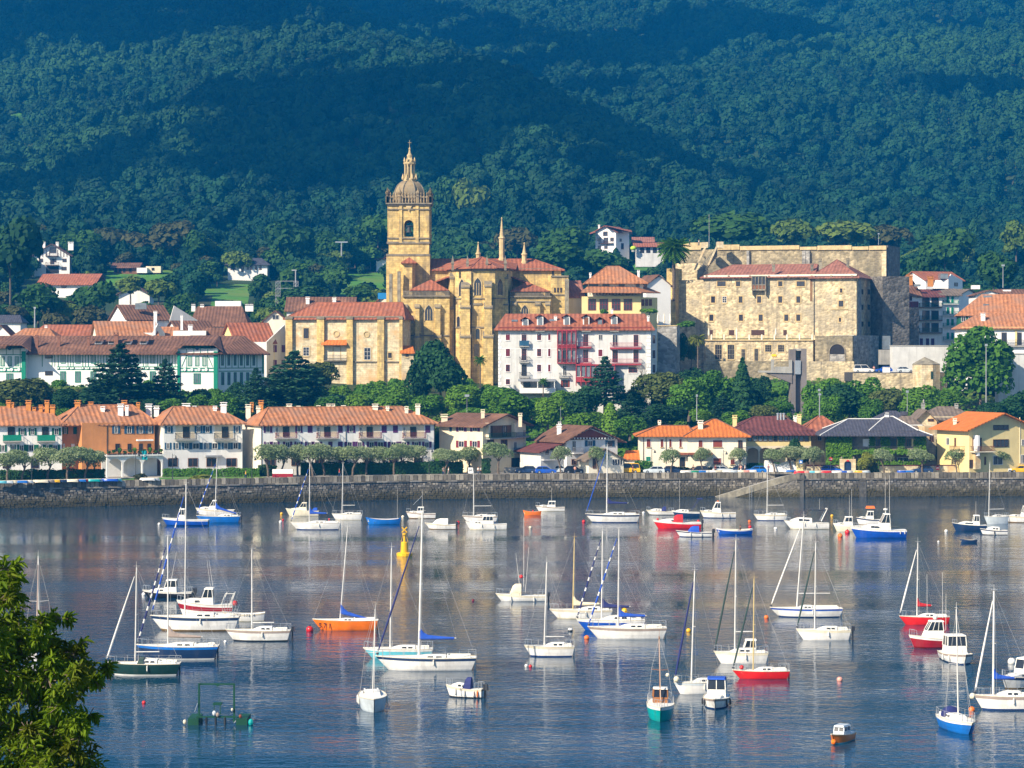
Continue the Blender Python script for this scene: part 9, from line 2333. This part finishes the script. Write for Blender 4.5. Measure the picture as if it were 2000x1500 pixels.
b.loft(R); ob('cloth',b.mesh('cloth',M['plaster_pure']),t)
Y = 508.5; t = thing('stone_gate','yellow stone garden gate with an arched dark door','gate',(wx(1656,Y),Y,QZ)); arch_front(3.2,2.75,0,[.45,2.75],.62,.6,'ashlar_pale','gate_arch',t,(-1.6,0,0),0,.85); boxo('door',M['hull_navy'],t,-.75,.75,.3,.36,0,2.35); boxo('panel',M['hull_red'],t,-.3,.25,-.05,-.01,2.3,2.55)
for x in (-1.2,1.2): b = MB(); b.lathe([(.15,2.75),(.22,2.9),(.2,3.1),(.04,3.25)],8,(x,.3,0)); ob('finial',b.mesh('finial',M['ashlar_grey']),t)
for x0,x1,lab in ((1718,1876,'long yellow garden wall with a red tile coping before the ivy house'),(1576,1638,'low yellow garden wall left of the stone gate')):
 w_ = wall(lab,rect(x0,508.6,x1,509,.4),QZ - .3,QZ + 1.35,'ashlar_pale','roof_maroon','garden_wall')
wall('grey garden wall in front of the gabled house and cars',rect(985,508,1250,511.3,.4),QZ - .3,QZ + 1.1,'rubble_grey',None,'garden_wall'); wall('dark garden wall in front of the yellow house',rect(1878,511,2010,512,.4),QZ - .3,QZ + .9,'ashlar_grey',None,'garden_wall')
Y = 509; t = thing('shrine_niche','small yellow stone niche with a blue and white pedestrian sign in front','niche',(wx(1562,Y),Y,QZ)); b = MB(); b.box(-.65,.65,0,.7,0,2.6); b.lathe([(.65,2.6),(.45,3.0),(.05,3.15)],10,(0,.35,0)); ob('body',b.mesh('body',M['plaster_yellow']),t)
def sign(px,Y,z,lab,m,tri=False):
 t = thing('road_sign',lab,'sign',(wx(px,Y),Y,QZ)); b = MB(); b.tube((0,0,0),(0,0,z),.035,.035,6); ob('post',b.mesh('post',M['grey_metal']),t); b = MB(); b.lathe([(.4,0),(.4,.04)],18) if not tri else b.box(-.36,.36,-.36,.36,0,.04); b.v = [(x,-.05 - q_,z + y) for x,y,q_ in b.v]; ob('plate',b.mesh('plate',M[m]),t)
 if tri: b = MB(); b.add([(-.26,-.1,z - .22),(.26,-.1,z - .22),(0,-.1,z + .26)],[(0,1,2)]); ob('symbol',b.mesh('symbol',M['plaster_pure']),t)
 else: boxo('bar',M['plaster_pure'],t,-.27,.27,-.11,-.095,z - .07,z + .07)
sign(1622,507,2.8,'round red no entry sign in front of the ivy house','hull_red'); sign(1564,507,2.3,'square blue pedestrian sign before the yellow niche','hull_midblue',True); sign(1831,508.3,1.0,'small red arrow plate on the garden wall','hull_darkred')
# added unseen puffs over the left bank, laid out to shade the upper hillside
rg = np.random.default_rng(9); b = MB(); n = 0
mat('cloud_white',(.8,.8,.8),rough=1,var=.05,sc=.01,spec=0)
while n < 560:
 x,y = rg.uniform(-1500,150),rg.uniform(560,2050)
 hx = x + 800                         # roughly the hill point it shades
 k = MN.noise((x / 300,y / 300,4.4)) + .5 * MN.noise((x / 80,y / 80,1)) + rg.normal() * .12
 lit = (hx > -60 and y < 1000) or (hx > 150 and y < 1350)
 if k < (.22 if lit else -.16): n += .2; continue
 r = rg.uniform(16,62); b.ball((x,y,930 + rg.uniform(-25,25)),r,10,6,rg.uniform(.35,.6)); n += 1
tag(ob('cloud',b.mesh('cloud',M['cloud_white'],True)),'broken white cloud high over the left bank',None,None,'stuff')
# ------------------------------------------------------------------ haze
hm = bpy.data.materials.new('haze_air'); hm.use_nodes = True
_n = hm.node_tree.nodes; _n.clear()
_o = _n.new('ShaderNodeOutputMaterial'); _v = _n.new('ShaderNodeVolumePrincipled')
_v.inputs['Color'].default_value = (*HAZE_COLOR,1); _v.inputs['Density'].default_value = HAZE_DENSITY; _v.inputs['Anisotropy'].default_value = 0.0
hm.node_tree.links.new(_v.outputs[0],_o.inputs['Volume'])
b = MB(); b.box(-2600,2600,-120,4300,-6,690)
tag(ob('haze',b.mesh('haze',hm)),'thin blue air between the river and the hills',None,None,'stuff')
